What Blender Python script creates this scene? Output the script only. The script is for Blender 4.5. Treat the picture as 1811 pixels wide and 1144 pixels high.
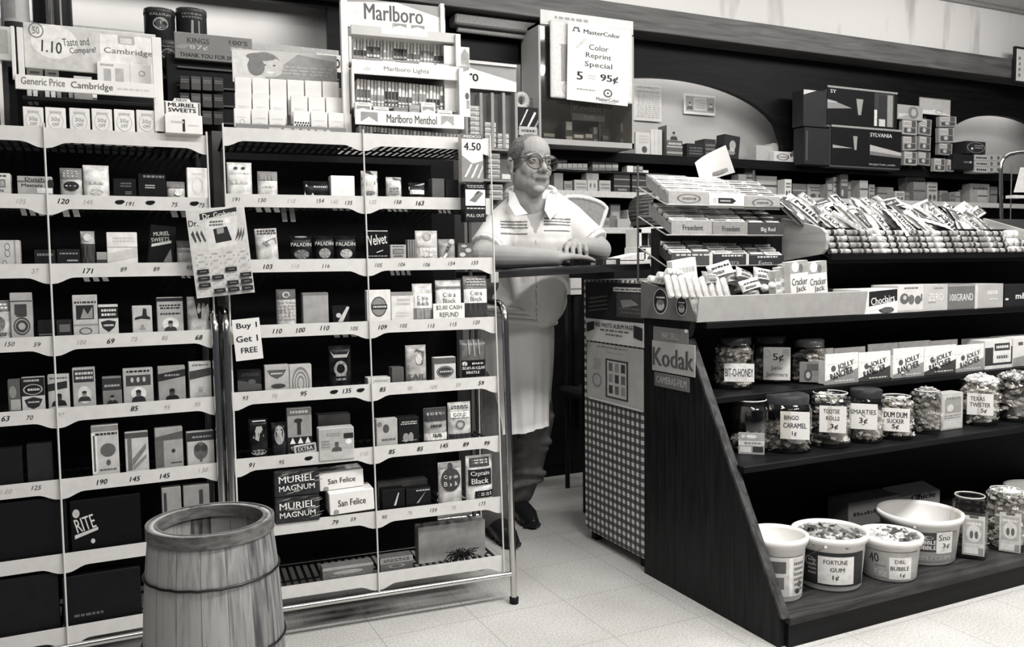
import bpy, math, random
from math import sin, cos, pi, radians, sqrt, hypot
from mathutils import Vector, Matrix
for o in list(bpy.data.objects): bpy.data.objects.remove(o)
S = bpy.context.scene
COL = S.collection
# ------------------------------------------------------------------ camera
FPX, YAW, PITCH, ROLL, EYE = 1500.0, radians(25.5), radians(3.9), 0.013, 1.08
cF = Vector((sin(YAW)*cos(PITCH), cos(YAW)*cos(PITCH), -sin(PITCH)))
_r = Vector((cos(YAW), -sin(YAW), 0)); _u = _r.cross(cF)
cR = cos(ROLL)*_r - sin(ROLL)*_u; cU = cos(ROLL)*_u + sin(ROLL)*_r
cC = Vector((0, 0, EYE))
cam = bpy.data.cameras.new('camera'); camo = bpy.data.objects.new('camera', cam); COL.objects.link(camo)
cam.sensor_fit = 'HORIZONTAL'; cam.sensor_width = 36; cam.lens = FPX/1811*36; cam.clip_start = .05
camo.matrix_world = Matrix(((cR.x, cU.x, -cF.x, cC.x), (cR.y, cU.y, -cF.y, cC.y), (cR.z, cU.z, -cF.z, cC.z), (0, 0, 0, 1)))
S.camera = camo
# ------------------------------------------------------------------ world, lamps, exposure
S.view_settings.view_transform = 'Standard'; S.view_settings.look = 'None'
S.view_settings.gamma = 1; S.view_settings.use_curve_mapping = False
S.view_settings.exposure = 0.55
W = bpy.data.worlds.new('world'); S.world = W; W.use_nodes = True
W.node_tree.nodes['Background'].inputs[0].default_value = (.80, .86, 1, 1)
W.node_tree.nodes['Background'].inputs[1].default_value = .05
def area(name, loc, sx, sy, power, rot=(0, 0, 0), col=(1, .98, .965)):
    l = bpy.data.lights.new(name, 'AREA'); l.shape = 'RECTANGLE'; l.size = sx; l.size_y = sy; l.energy = power; l.color = col
    o = bpy.data.objects.new(name, l); COL.objects.link(o); o.location = loc; o.rotation_euler = rot
# fluorescent troffers of the shop ceiling, and two unseen lamps tilted at the bulkhead
area('ceiling_lamp', (0.2, 1.05, 2.9), 1.2, .3, 15)
area('ceiling_lamp', (1.6, 1.05, 2.9), 1.2, .3, 46)
area('ceiling_lamp', (3.2, 1.05, 2.9), 1.2, .3, 40)
area('ceiling_lamp', (0.9, -0.7, 2.9), 1.2, .3, 17)
area('ceiling_lamp', (2.6, -0.7, 2.9), 1.2, .3, 34)
area('ceiling_lamp', (2.6, 2.7, 2.86), 1.8, .3, 17, (radians(50), 0, 0))  # unseen lamp, tilted at the back wall to brighten the bulkhead
area('ceiling_lamp', (5.0, 2.7, 2.86), 1.8, .3, 17, (radians(50), 0, 0))  # its twin further right, tilted the same way for the bulkhead
area('ceiling_lamp', (0.5, 3.6, 2.9), 1.2, .3, 12)
# strip lamps tucked behind the arched board
area('strip_lamp', (3.2, 4.52, 2.4), 1.7, .06, 3)
area('strip_lamp', (6.3, 4.52, 2.4), 1.1, .06, 2.2)
area('strip_lamp', (-.2, 4.5, 2.42), 2.2, .06, 4.5)
area('strip_lamp', (1.7, 4.52, 2.4), .9, .06, 1.5)
# ------------------------------------------------------------------ picture -> place helpers (a ray met with a real plane)
def ray(u, v): return cF + cR*((u-905.5)/FPX) - cU*((v-572)/FPX)
def onz(u, v, z): d = ray(u, v); return cC + d*((z-EYE)/d.z)
def ony(u, v, y): d = ray(u, v); return cC + d*(y/d.y)
def onx(u, v, x): d = ray(u, v); return cC + d*(x/d.x)
def onpl(u, v, p, n): d = ray(u, v); return cC + d*((p-cC).dot(n)/d.dot(n))
def depth(p): return (p-cC).dot(cF)
# ------------------------------------------------------------------ materials: greys of an old black and white print
_mc = {}
def nt(name):
    m = bpy.data.materials.new(name); m.use_nodes = True
    return m, m.node_tree.nodes, m.node_tree.links, m.node_tree.nodes['Principled BSDF']
def tint(g): return (g*1.0, g*.985, g*.95, 1) if g > .05 else (g, g, g*1.08, 1)
def G(g, rough=.55, var=.12, scale=60, metal=0, coat=0):
    k = (round(g, 3), rough, var, scale, metal, coat)
    if k in _mc: return _mc[k]
    m, N, L, P = nt('grey_%03d' % int(g*1000))
    P.inputs['Roughness'].default_value = rough; P.inputs['Metallic'].default_value = metal
    P.inputs['Coat Weight'].default_value = coat; P.inputs['Specular IOR Level'].default_value = .3 if g > .06 else .12
    tc = N.new('ShaderNodeTexCoord'); no = N.new('ShaderNodeTexNoise'); no.inputs['Scale'].default_value = scale; no.inputs['Detail'].default_value = 3
    cr = N.new('ShaderNodeValToRGB'); a = max(0, g*(1-var)); b = min(1, g*(1+var))
    cr.color_ramp.elements[0].position = .3; cr.color_ramp.elements[1].position = .7
    cr.color_ramp.elements[0].color = tint(a); cr.color_ramp.elements[1].color = tint(b)
    L.new(tc.outputs['Object'], no.inputs['Vector']); L.new(no.outputs['Fac'], cr.inputs[0]); L.new(cr.outputs[0], P.inputs['Base Color'])
    _mc[k] = m; return m
def wood(name, a, b, stretch=(1, 1, 12), scale=8, rough=.5, planks=None):
    m, N, L, P = nt(name); P.inputs['Roughness'].default_value = rough; P.inputs['Specular IOR Level'].default_value = .15 if b < .1 else .3
    tc = N.new('ShaderNodeTexCoord'); mp = N.new('ShaderNodeMapping'); mp.inputs['Scale'].default_value = stretch
    no = N.new('ShaderNodeTexNoise'); no.inputs['Scale'].default_value = scale; no.inputs['Detail'].default_value = 6; no.inputs['Distortion'].default_value = .6
    cr = N.new('ShaderNodeValToRGB'); cr.color_ramp.elements[0].position = .3; cr.color_ramp.elements[1].position = .72
    cr.color_ramp.elements[0].color = tint(a); cr.color_ramp.elements[1].color = tint(b)
    L.new(tc.outputs['Object'], mp.inputs[0]); L.new(mp.outputs[0], no.inputs['Vector']); L.new(no.outputs['Fac'], cr.inputs[0]); L.new(cr.outputs[0], P.inputs['Base Color'])
    return m
def glass(name, tr=.86, g=.9):
    m, N, L, P = nt(name); out = N['Material Output']
    t = N.new('ShaderNodeBsdfTransparent'); t.inputs[0].default_value = tint(g)
    gl = N.new('ShaderNodeBsdfGlossy'); gl.inputs['Roughness'].default_value = .06
    lw = N.new('ShaderNodeLayerWeight'); lw.inputs[0].default_value = .35
    no = N.new('ShaderNodeTexNoise'); no.inputs['Scale'].default_value = 14
    mu = N.new('ShaderNodeMath'); mu.operation = 'MULTIPLY_ADD'; mu.inputs[1].default_value = .55; mu.inputs[2].default_value = 1-tr-.06
    ad = N.new('ShaderNodeMath'); ad.operation = 'MULTIPLY_ADD'; ad.inputs[1].default_value = .06
    L.new(lw.outputs['Facing'], mu.inputs[0]); L.new(no.outputs['Fac'], ad.inputs[0]); L.new(mu.outputs[0], ad.inputs[2])
    mx = N.new('ShaderNodeMixShader'); L.new(ad.outputs[0], mx.inputs[0]); L.new(t.outputs[0], mx.inputs[1]); L.new(gl.outputs[0], mx.inputs[2]); L.new(mx.outputs[0], out.inputs[0])
    return m
CHROME = G(.62, .16, .05, 8, 1); STEEL = G(.5, .3, .08, 20, 1)
BLK, DRK, MID, LGT, WHT = G(.012), G(.05), G(.22), G(.5), G(.82)
GLASS = glass('clear_glass'); PLASTIC = glass('clear_plastic', .9, .97)
# ------------------------------------------------------------------ mesh builder
_tc = {}
def textmesh(s, bold=0, res=2):
    k = (s, bold, res)
    if k not in _tc:
        c = bpy.data.curves.new('t', 'FONT'); c.body = s; c.align_x = 'CENTER'; c.align_y = 'CENTER'; c.resolution_u = res; c.offset = bold; c.space_line = .9
        o = bpy.data.objects.new('t', c); COL.objects.link(o)
        dg = bpy.context.evaluated_depsgraph_get(); dg.update()
        me = bpy.data.meshes.new_from_object(o.evaluated_get(dg))
        vs = [(p.co.x, p.co.y) for p in me.vertices]; fs = [tuple(p.vertices) for p in me.polygons]
        bpy.data.objects.remove(o); bpy.data.curves.remove(c); bpy.data.meshes.remove(me)
        xs = [p[0] for p in vs] or [0]; ys = [p[1] for p in vs] or [0]
        cx, cy = (min(xs)+max(xs))/2, (min(ys)+max(ys))/2
        _tc[k] = ([(x-cx, y-cy) for x, y in vs], fs, max(xs)-min(xs) or 1, max(ys)-min(ys) or 1)
    return _tc[k]
class MB:
    def __init__(s, surf=None):
        s.v = []; s.f = []; s.mi = []; s.mats = []; s.X = Matrix(); s.surf = surf or (lambda x, z, o: (x, -o, z)); s.sm = False; s.smf = []; s.lay = 0
    def add(s, vs, fs, m, smooth=False):
        if m not in s.mats: s.mats.append(m)
        k = s.mats.index(m); b = len(s.v)
        s.v += [tuple(s.X @ Vector(p)) for p in vs]
        s.f += [tuple(i+b for i in f) for f in fs]; s.mi += [k]*len(fs); s.smf += [smooth]*len(fs)
        return s
    def box(s, x0, y0, z0, x1, y1, z1, m, c=0):
        c = min(c, (x1-x0)*.4, (y1-y0)*.4, (z1-z0)*.4)
        if c <= 0:
            v = [(x, y, z) for z in (z0, z1) for y in (y0, y1) for x in (x0, x1)]
            return s.add(v, [(0, 2, 3, 1), (4, 5, 7, 6), (0, 1, 5, 4), (2, 6, 7, 3), (0, 4, 6, 2), (1, 3, 7, 5)], m)
        v = []; I = {}
        for ix in (0, 1):
            for iy in (0, 1):
                for iz in (0, 1):
                    p = ((x0, x1)[ix], (y0, y1)[iy], (z0, z1)[iz]); q = ((x0+c, x1-c)[ix], (y0+c, y1-c)[iy], (z0+c, z1-c)[iz])
                    for a in range(3):
                        I[ix, iy, iz, a] = len(v); v.append(tuple(p[i] if i == a else q[i] for i in range(3)))
        f = []
        for a in range(3):
            b, d = (a+1) % 3, (a+2) % 3
            for e in (0, 1):
                r = []
                for (i, j) in ((0, 0), (1, 0), (1, 1), (0, 1)):
                    k = [0, 0, 0]; k[a] = e; k[b] = i; k[d] = j; r.append(I[k[0], k[1], k[2], a])
                f.append(tuple(r if e else r[::-1]))
            for i in (0, 1):
                for j in (0, 1):
                    k = [0, 0, 0]; k[b] = i; k[d] = j; k2 = list(k); k2[a] = 1
                    f.append((I[*k, b], I[*k2, b], I[*k2, d], I[*k, d]) if i != j else (I[*k, d], I[*k2, d], I[*k2, b], I[*k, b]))
        for ix in (0, 1):
            for iy in (0, 1):
                for iz in (0, 1):
                    t = (I[ix, iy, iz, 0], I[ix, iy, iz, 1], I[ix, iy, iz, 2]); f.append(t if (ix+iy+iz) % 2 else t[::-1])
        return s.add(v, f, m)
    def prism(s, pts, a, b, m, axis='x'):          # polygon extruded along an axis; pts are the other two coords in order
        n = len(pts)
        mk = {'x': lambda p, t: (t, p[0], p[1]), 'y': lambda p, t: (p[0], t, p[1]), 'z': lambda p, t: (p[0], p[1], t)}[axis]
        v = [mk(p, a) for p in pts] + [mk(p, b) for p in pts]
        return s.add(v, [tuple(range(n))[::-1], tuple(range(n, 2*n))] + [(i, (i+1) % n, n+(i+1) % n, n+i) for i in range(n)], m)
    def tube(s, pts, r, m, n=10, cap=True):
        P = [Vector(p) for p in pts]; R = r if isinstance(r, (list, tuple)) else [r]*len(P)
        v = []; f = []; t0 = (P[1]-P[0]).normalized(); a = t0.orthogonal().normalized()
        for i, p in enumerate(P):
            t = (P[min(i+1, len(P)-1)]-P[max(i-1, 0)]).normalized(); a = (a-t*a.dot(t)).normalized(); b = t.cross(a)
            v += [tuple(p+(a*cos(2*pi*k/n)+b*sin(2*pi*k/n))*R[i]) for k in range(n)]
        for i in range(len(P)-1):
            for k in range(n): f.append((i*n+k, i*n+(k+1) % n, (i+1)*n+(k+1) % n, (i+1)*n+k))
        s.add(v, f, m, True)
        if cap: s.add(v[:n], [tuple(range(n))[::-1]], m); s.add(v[-n:], [tuple(range(n))], m)
        return s
    def lathe(s, prof, m, n=32, cx=0, cy=0, smooth=True, sq=0):      # prof: (radius, z); sq>0 squares the section
        v = []; f = []
        for r, z in prof:
            for k in range(n):
                a = 2*pi*k/n; q = 1
                if sq: q = 1/((abs(cos(a))**sq+abs(sin(a))**sq)**(1/sq))
                v.append((cx+r*q*cos(a), cy+r*q*sin(a), z))
        for i in range(len(prof)-1):
            for k in range(n): f.append((i*n+k, i*n+(k+1) % n, (i+1)*n+(k+1) % n, (i+1)*n+k))
        return s.add(v, f, m, smooth)
    def ball(s, c, r, m, n=14, k=9, M=None):
        r = r if isinstance(r, (list, tuple)) else (r, r, r); v = [(0, 0, 1)]; f = []
        for i in range(1, k):
            for j in range(n): v.append((sin(pi*i/k)*cos(2*pi*j/n), sin(pi*i/k)*sin(2*pi*j/n), cos(pi*i/k)))
        v.append((0, 0, -1)); L = len(v)-1
        for j in range(n):
            f.append((0, 1+j, 1+(j+1) % n)); f.append((L, L-n+(j+1) % n, L-n+j))
            for i in range(k-2): f.append((1+i*n+j, 1+(i+1)*n+j, 1+(i+1)*n+(j+1) % n, 1+i*n+(j+1) % n))
        M = M or Matrix()
        return s.add([tuple(Vector(c)+M @ Vector((p[0]*r[0], p[1]*r[1], p[2]*r[2]))) for p in v], f, m, True)
    # prints on the front face: every later print lies a hair further out
    def _o(s): s.lay += 1; return .0004+.00008*s.lay
    def rect(s, x0, z0, x1, z1, m, nx=1, nz=1, sk=0):
        o = s._o(); v = []; f = []
        if s.surf.__code__.co_name != '<lambda>': nx = max(nx, 8, int(abs(x1-x0)/.005)); nz = max(nz, 6)
        for j in range(nz+1):
            for i in range(nx+1): v.append(s.surf(x0+(x1-x0)*i/nx+sk*j/nz, z0+(z1-z0)*j/nz, o))
        for j in range(nz):
            for i in range(nx): a = j*(nx+1)+i; f.append((a, a+1, a+nx+2, a+nx+1))
        return s.add(v, f, m)
    def poly(s, pts, m):
        o = s._o(); return s.add([s.surf(x, z, o) for x, z in pts], [tuple(range(len(pts)))], m)
    def ell(s, cx, cz, rx, rz, m, n=20, hole=0):
        o = s._o(); c = [(cos(2*pi*k/n), sin(2*pi*k/n)) for k in range(n)]
        if hole:
            v = [s.surf(cx+rx*a, cz+rz*b, o) for a, b in c]+[s.surf(cx+rx*a*hole, cz+rz*b*hole, o) for a, b in c]
            return s.add(v, [(k, (k+1) % n, n+(k+1) % n, n+k) for k in range(n)], m)
        v = [s.surf(cx, cz, o)]+[s.surf(cx+rx*a, cz+rz*b, o) for a, b in c]
        return s.add(v, [(0, 1+k, 1+(k+1) % n) for k in range(n)], m)
    def text(s, t, cx, cz, h, m, w=None, rot=0, bold=0, shear=0):
        vs, fs, W0, H0 = textmesh(t); o = s._o()+.0002; W0 += 2*bold
        ky = h/H0; kx = (w/W0) if w else ky; c, q = cos(rot), sin(rot); v = []
        for b in ((-bold, 0, bold) if bold else (0,)):
            n0 = len(v)
            for x, y in vs:
                X = (x+b)*kx+shear*y*ky; Y = y*ky; v.append(s.surf(cx+X*c-Y*q, cz+X*q+Y*c, o+.00002*(b > 0)))
            if n0: F += [tuple(i+n0 for i in f) for f in fs]
            else: F = list(fs)
        return s.add(v, F, m)
    def lines(s, x0, z0, x1, z1, n, m, rng, fill=.55):   # lines of print too small to read
        dz = (z1-z0)/n
        for i in range(n):
            x = x0+rng.random()*.08*(x1-x0); zz = z0+dz*(i+.2)
            while x < x1:
                w = min((.06+.12*rng.random())*(x1-x0), x1-x)
                s.rect(x, zz, x+w, zz+dz*fill, m); s.lay -= 1; x += w+.04*(x1-x0)
        s.lay += 1; return s
    def build(s, name, parent=None, sub=0):
        me = bpy.data.meshes.new(name); me.from_pydata(s.v, [], s.f)
        for m in s.mats: me.materials.append(m)
        me.polygons.foreach_set('material_index', s.mi); me.polygons.foreach_set('use_smooth', s.smf); me.update()
        o = bpy.data.objects.new(name, me); COL.objects.link(o)
        if parent: o.parent = parent
        return o
def tag(o, label=None, cat=None, group=None, kind=None):
    if label: o['label'] = label
    if cat: o['category'] = cat
    if group: o['group'] = group
    if kind: o['kind'] = kind
    return o
def empty(name, loc=(0, 0, 0), rz=0):
    o = bpy.data.objects.new(name, None); COL.objects.link(o); o.location = loc; o.rotation_euler = (0, 0, rz); o.empty_display_size = .05; return o
def copy_tree(o, parent=None):
    c = o.copy(); COL.objects.link(c)
    if parent: c.parent = parent
    for ch in o.children: copy_tree(ch, c)
    return c
def struct(mb, name): return tag(mb.build(name), kind='structure')
ORD = ['first', 'second', 'third', 'fourth', 'fifth', 'sixth', 'seventh', 'eighth', 'ninth', 'tenth', 'eleventh', 'twelfth', 'thirteenth', 'fourteenth', 'fifteenth', 'sixteenth', 'seventeenth', 'eighteenth', 'nineteenth', 'twentieth', 'twenty-first', 'twenty-second', 'twenty-third', 'twenty-fourth', 'twenty-fifth', 'twenty-sixth', 'twenty-seventh', 'twenty-eighth', 'twenty-ninth', 'thirtieth']
# ================================================================== SETTING
rng = random.Random(7)
def floor_mat():
    m, N, L, P = nt('vinyl_tile'); P.inputs['Roughness'].default_value = .32; P.inputs['Specular IOR Level'].default_value = .35
    tc = N.new('ShaderNodeTexCoord'); mp = N.new('ShaderNodeMapping'); mp.inputs['Location'].default_value = (-.68/.305, -2.345/.305, 0); mp.inputs['Scale'].default_value = (1/.305,)*3
    br = N.new('ShaderNodeTexBrick'); br.offset = 0; br.inputs['Scale'].default_value = 1; br.inputs['Mortar Size'].default_value = .0045; br.inputs['Mortar Smooth'].default_value = .3
    br.inputs['Brick Width'].default_value = 1; br.inputs['Row Height'].default_value = 1; br.inputs['Bias'].default_value = 0
    n1 = N.new('ShaderNodeTexNoise'); n1.inputs['Scale'].default_value = 160; n1.inputs['Detail'].default_value = 4
    n2 = N.new('ShaderNodeTexNoise'); n2.inputs['Scale'].default_value = 3.2; n2.inputs['Detail'].default_value = 5
    c1 = N.new('ShaderNodeValToRGB'); e = c1.color_ramp.elements; e[0].position = .3; e[1].position = .62; e[0].color = tint(.44); e[1].color = tint(.70)
    c2 = N.new('ShaderNodeValToRGB'); e = c2.color_ramp.elements; e[0].position = .3; e[1].position = .7; e[0].color = (.82, .82, .8, 1); e[1].color = (1, 1, 1, 1)
    m1 = N.new('ShaderNodeMix'); m1.data_type = 'RGBA'; m1.blend_type = 'MULTIPLY'; m1.inputs[0].default_value = 1
    m2 = N.new('ShaderNodeMix'); m2.data_type = 'RGBA'; m2.inputs[7].default_value = tint(.3)
    L.new(tc.outputs['Object'], mp.inputs[0]); L.new(mp.outputs[0], br.inputs['Vector']); L.new(tc.outputs['Object'], n1.inputs['Vector']); L.new(tc.outputs['Object'], n2.inputs['Vector'])
    L.new(n1.outputs['Fac'], c1.inputs[0]); L.new(n2.outputs['Fac'], c2.inputs[0]); L.new(c1.outputs[0], m1.inputs[6]); L.new(c2.outputs[0], m1.inputs[7])
    L.new(br.outputs['Fac'], m2.inputs[0]); L.new(m1.outputs[2], m2.inputs[6]); L.new(m2.outputs[2], P.inputs['Base Color'])
    return m
def plaster():
    m, N, L, P = nt('stained_plaster'); P.inputs['Roughness'].default_value = .8
    tc = N.new('ShaderNodeTexCoord'); mp = N.new('ShaderNodeMapping'); mp.inputs['Scale'].default_value = (2.4, 1, .5)
    a = N.new('ShaderNodeTexNoise'); a.inputs['Scale'].default_value = 2.2; a.inputs['Detail'].default_value = 5
    c = N.new('ShaderNodeValToRGB'); e = c.color_ramp.elements; e[0].position = .28; e[0].color = tint(.52); e[1].position = .42; e[1].color = tint(.8)
    L.new(tc.outputs['Object'], mp.inputs[0]); L.new(mp.outputs[0], a.inputs['Vector']); L.new(a.outputs['Fac'], c.inputs[0]); L.new(c.outputs[0], P.inputs['Base Color'])
    return m
WALLM = G(.5, .7, .07, 3)
BEAM = wood('beam_wood', .07, .16, (.6, 8, 8), 5); DWOOD = wood('dark_shelf_wood', .002, .008, (.6, 8, 8), 6)
struct(MB().box(-3, -3, -.05, 8, 6, 0, floor_mat()), 'floor')
struct(MB().box(-3, 4.62, 0, 8, 4.7, 3, WALLM), 'wall_back')
struct(MB().box(-3, -3, 2.97, 8, 6, 3.02, G(.6, .8)), 'ceiling')
struct(MB().box(-3, 4.3, 2.57, 8, 4.42, 2.97, plaster()), 'wall_bulkhead')
struct(MB().box(-3, 4.2, 2.43, 8, 4.42, 2.57, BEAM, .004), 'trim_1')
struct(MB().box(-3, 4.27, 2.945, 8, 4.3, 2.968, G(.3)), 'trim_2')
# board with arched openings behind the beam
def arch_pts(cx, rx, z0, rz, n=20): return [(cx-rx*cos(pi*i/n), z0+rz*sin(pi*i/n)) for i in range(n+1)]
mb = MB()
Zt, Zb = 2.43, 1.70
def board(x0, x1, spans):
    x = x0
    for (a, b, top) in spans:                       # top: function x -> height of the opening
        mb.box(x, 4.37, Zb, a, 4.41, Zt, DWOOD)
        n = 28
        for i in range(n):
            p, q = a+(b-a)*i/n, a+(b-a)*(i+1)/n; zp, zq = top(p), top(q)
            mb.prism([(p, zp), (q, zq), (q, Zt), (p, Zt)], 4.37, 4.41, DWOOD, 'y')
        x = b
    mb.box(x, 4.37, Zb, x1, 4.41, Zt, DWOOD)
def ell_top(cx, rx, z0, rz): return lambda x: z0+rz*sqrt(max(0, 1-((x-cx)/rx)**2))
board(-3, 8, [(-1.6, 1.07, lambda x: 2.40), (1.16, 2.2, lambda x: 2.22), (2.3, 4.1, ell_top(3.2, .9, 1.86, .36)), (5.68, 6.9, ell_top(6.3, .62, 1.95, .24))])
struct(mb, 'trim_3')
# wall shelves
def wshelf(x0, x1, z, t, y0, m, edge, label):
    e = empty('wall_shelf', (x0, y0, z-t)); tag(e, label, 'shelf')
    MB().box(0, .012, 0, x1-x0, 4.615-y0, t, m, .002).build('board', e)
    MB().box(0, 0, -.004, x1-x0, .0115, t+.002, edge, .002).build('edge_strip', e)
wshelf(2.0, 7.4, 1.735, .05, 4.29, DWOOD, DWOOD, 'dark wooden wall shelf under the arch holding projector lamp boxes')
wshelf(2.1, 7.4, 1.505, .03, 4.28, DWOOD, G(.62), 'dark wall shelf with pale front edge below the arch shelf')
wshelf(2.1, 3.6, 1.295, .03, 4.28, DWOOD, G(.6), 'short dark wall shelf with pale edge behind the chair')
wshelf(-1.5, 1.1, 2.165, .03, 4.28, DWOOD, G(.42), 'high dark shelf with pale edge at the upper left')
struct(MB().box(-3, 4.5, 0, 8, 4.55, 1.0, BLK), 'wall_dado')
# dark cupboard carcass below the back shelves
struct(MB().box(-3, 4.597, 1.0, 8, 4.618, 1.69, BLK).box(-3, 4.597, 1.69, 1.0, 4.618, 2.13, BLK), 'wall_panelling')
# lamp fitting under the beam, unlit
e = empty('strip_light', (1.72, 4.3, 2.33)); tag(e, 'grey unlit strip light hanging under the dark beam', 'light')
MB().box(0, -.05, .03, .62, .05, .085, G(.25), .008).build('housing', e)
MB().tube([(.03, 0, .014), (.59, 0, .014)], .014, G(.32)).build('tube', e)
MB().box(.05, -.02, .085, .08, .02, .1, DRK).box(.54, -.02, .085, .57, .02, .1, DRK).build('bracket', e)

# ================================================================== TOBACCO RACKS
LEAN = .052
RM = G(.66, .5, .05, 40); ROD = G(.62, .3, .05, 30); PEN = G(.01); FAINT = G(.42)
DECK = G(.02, .6); BACKM = G(.010, .8)  # near-black: the shade inside the shelves is put into these colours
DECK_BARS = {'left': {0: [(38, 75, 242, 250, 3, .7), (112, 272, 243, 252, 9, .7)], 1: [(36, 92, 366, 381, 4, .72), (110, 140, 366, 383, 2, .7), (302, 331, 364, 384, 2, .72)], 2: [(147, 191, 487, 498, 3, .8), (320, 336, 482, 492, 2, .75)]},
 'right': {1: [(452, 494, 366, 375, 3, .75), (497, 521, 366, 392, 2, .16), (588, 618, 366, 372, 3, .4), (685, 720, 368, 374, 4, .7), (775, 796, 370, 377, 3, .7)], 2: [(690, 725, 479, 487, 4, .45)], 3: [(590, 630, 586, 597, 3, .4)]}}  # pale bars under the shelf decks, built as hanging strips
class Rack:
    def __init__(s, side, o, ang, sl, sr, div, zs, prices, label):
        s.side = side; s.o = Vector(o); s.a = radians(ang); s.d = Vector((cos(s.a), sin(s.a), 0)); s.n = Vector((-sin(s.a), cos(s.a), 0)); s.zs = zs; s.sl, s.sr = sl, sr
        r = empty('display_rack', o, s.a); tag(r, label, 'rack'); s.root = r
        for k, z in enumerate(zs):
            y = LEAN*(z-.1)
            sh = MB()
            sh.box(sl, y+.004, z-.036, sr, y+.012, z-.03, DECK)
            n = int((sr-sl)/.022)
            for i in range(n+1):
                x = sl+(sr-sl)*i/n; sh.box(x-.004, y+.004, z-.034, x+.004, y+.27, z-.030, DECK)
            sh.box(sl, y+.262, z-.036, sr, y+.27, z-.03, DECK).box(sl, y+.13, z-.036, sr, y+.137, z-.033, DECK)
            sh = sh.build('shelf', r)
            mb = MB(); mb.X = Matrix.Translation((0, y, 0))
            N = 60; pts = []
            for i in range(N+1):
                x = sl+(sr-sl)*i/N; dip = 0
                for c in (sl, div, sr):
                    t = abs(x-c)/.062
                    if t < 1: dip = max(dip, .5+.5*cos(pi*min(1, max(0, t*1.25-.12))))
                pts.append((x, z-.037-.016*dip))
            for i in range(N):
                (xa, za), (xb, zb) = pts[i], pts[i+1]
                mb.prism([(xa, za), (xb, zb), (xb, z), (xa, z)], 0, .003, RM, 'y')
            mb.box(div-.0013, -.0012, z-.05, div+.0013, 0, z, G(.3))
            for (u, t, b) in prices[k]:
                v = s.px(u, z-.02, y)
                if t == '*':
                    mb.ell(v, z-.017, .011, .006, PEN, 9); mb.ell(v+.006, z-.015, .008, .0045, PEN, 8)
                else: mb.text(t, v, z-.018+.003*rng.uniform(-1, 1), .0135 if b > 0 else .0115, PEN if b > 0 else FAINT if b < 0 else G(.05), None, rng.uniform(-.08, .08), .016 if b > 0 else 0, .25)
            mb.build('price_rail', r)
            for (u0, u1, v0, v1, n, g) in DECK_BARS[side].get(k, ()):
                m = MB(); st = (u1-u0)/(n-.35)
                for i in range(n):
                    xa = s.px(u0+st*i, z-.06, y+.03); xb = s.px(u0+st*i+st*.62, z-.06, y+.03); za = s.loc(u0, v1, y+.03)[1]
                    m.prism([(xa, z-.036), (xb, z-.036), (xb+.004, za), (xa+.004, za)], y+.03, y+.033, G(g), 'y')
                m.build('deck_bar', sh)
        zt, zb = zs[0]+.01, zs[-1]-.06
        for x in (sl, div, sr):
            MB().tube([(x, LEAN*(zb-.1)-.004, zb), (x, LEAN*(zt-.1)-.004, zt)], .0026, ROD, 8).build('upright_wire', r)
        for x in (sl+.004, sr-.004):
            MB().box(x-.005, .27+LEAN*(zb-.1), .06, x+.005, .285+LEAN*(zb-.1), 1.44, G(.08)).build('rear_post', r)
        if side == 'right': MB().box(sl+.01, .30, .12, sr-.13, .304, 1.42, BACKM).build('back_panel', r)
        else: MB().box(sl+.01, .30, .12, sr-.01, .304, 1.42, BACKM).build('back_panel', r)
        for x in ([sl-.012, sr+.03] if side == 'right' else [sr]):
            pts = [(x, -.012, .012), (x, .035, .90)]+[(x, .035+.06*(1-cos(a)), .90+.06*sin(a)) for a in (.4, .8, 1.2, 1.57)]+[(x, .30, .96)]
            lg = MB().tube(pts, .0105, CHROME, 12).build('leg', r)
            MB().lathe([(0, 0), (.014, 0), (.015, .02), (.011, .022), (0, .022)], BLK, 14, x, -.012).build('rubber_foot', lg)
            rl = MB().tube([(x, .31, .0), (x, .31, .97)], .0105, CHROME, 10).build('leg', r)
        MB().tube([(sl-.02, -.006, .095), (sr+.03, -.006, .095)], .0085, CHROME, 12).build('base_rail', r)
        MB().tube([(sl-.02, .31, .2), (sr+.03, .31, .2)], .0085, CHROME, 8).build('rear_rail', r)
        s.M = Matrix.Translation(s.o) @ Matrix.Rotation(s.a, 4, 'Z'); s.cnt = {}
    def loc(s, u, v, y):                 # local point where the sight line meets the plane local y = const
        p = onpl(u, v, s.o+s.n*y, s.n); q = p-s.o; return q.dot(s.d), p.z
    def px(s, u, z, y):
        lo, hi = -300., 1500.
        for _ in range(40):
            v = (lo+hi)/2
            if s.loc(u, v, y)[1] > z: lo = v
            else: hi = v
        return s.loc(u, lo, y)[0]
P_A = [[], [(38, '105', -1), (113, '120', 1), (157, '145', -1), (211, '*', 1), (230, '191', 0), (265, '*', 1), (309, '75', 0), (343, '*', 1), (357, '75', 0)],
 [(63, '37', -1), (156, '171', 1), (219, '89', 0), (277, '89', 0), (335, '95', 0)], [(18, '150', 0), (66, '59', 0), (145, '100', -1), (196, '69', 1), (238, '75', -1), (292, '85', -1), (352, '68', 1)],
 [(10, '63', 1), (53, '70', 0), (108, '97', -1), (238, '85', 1), (296, '95', -1), (350, '95', -1)], [(12, '1.00', -1), (65, '125', 0), (181, '190', 1), (239, '145', 1), (292, '145', 1), (360, '1.50', -1)], [], []]
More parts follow.
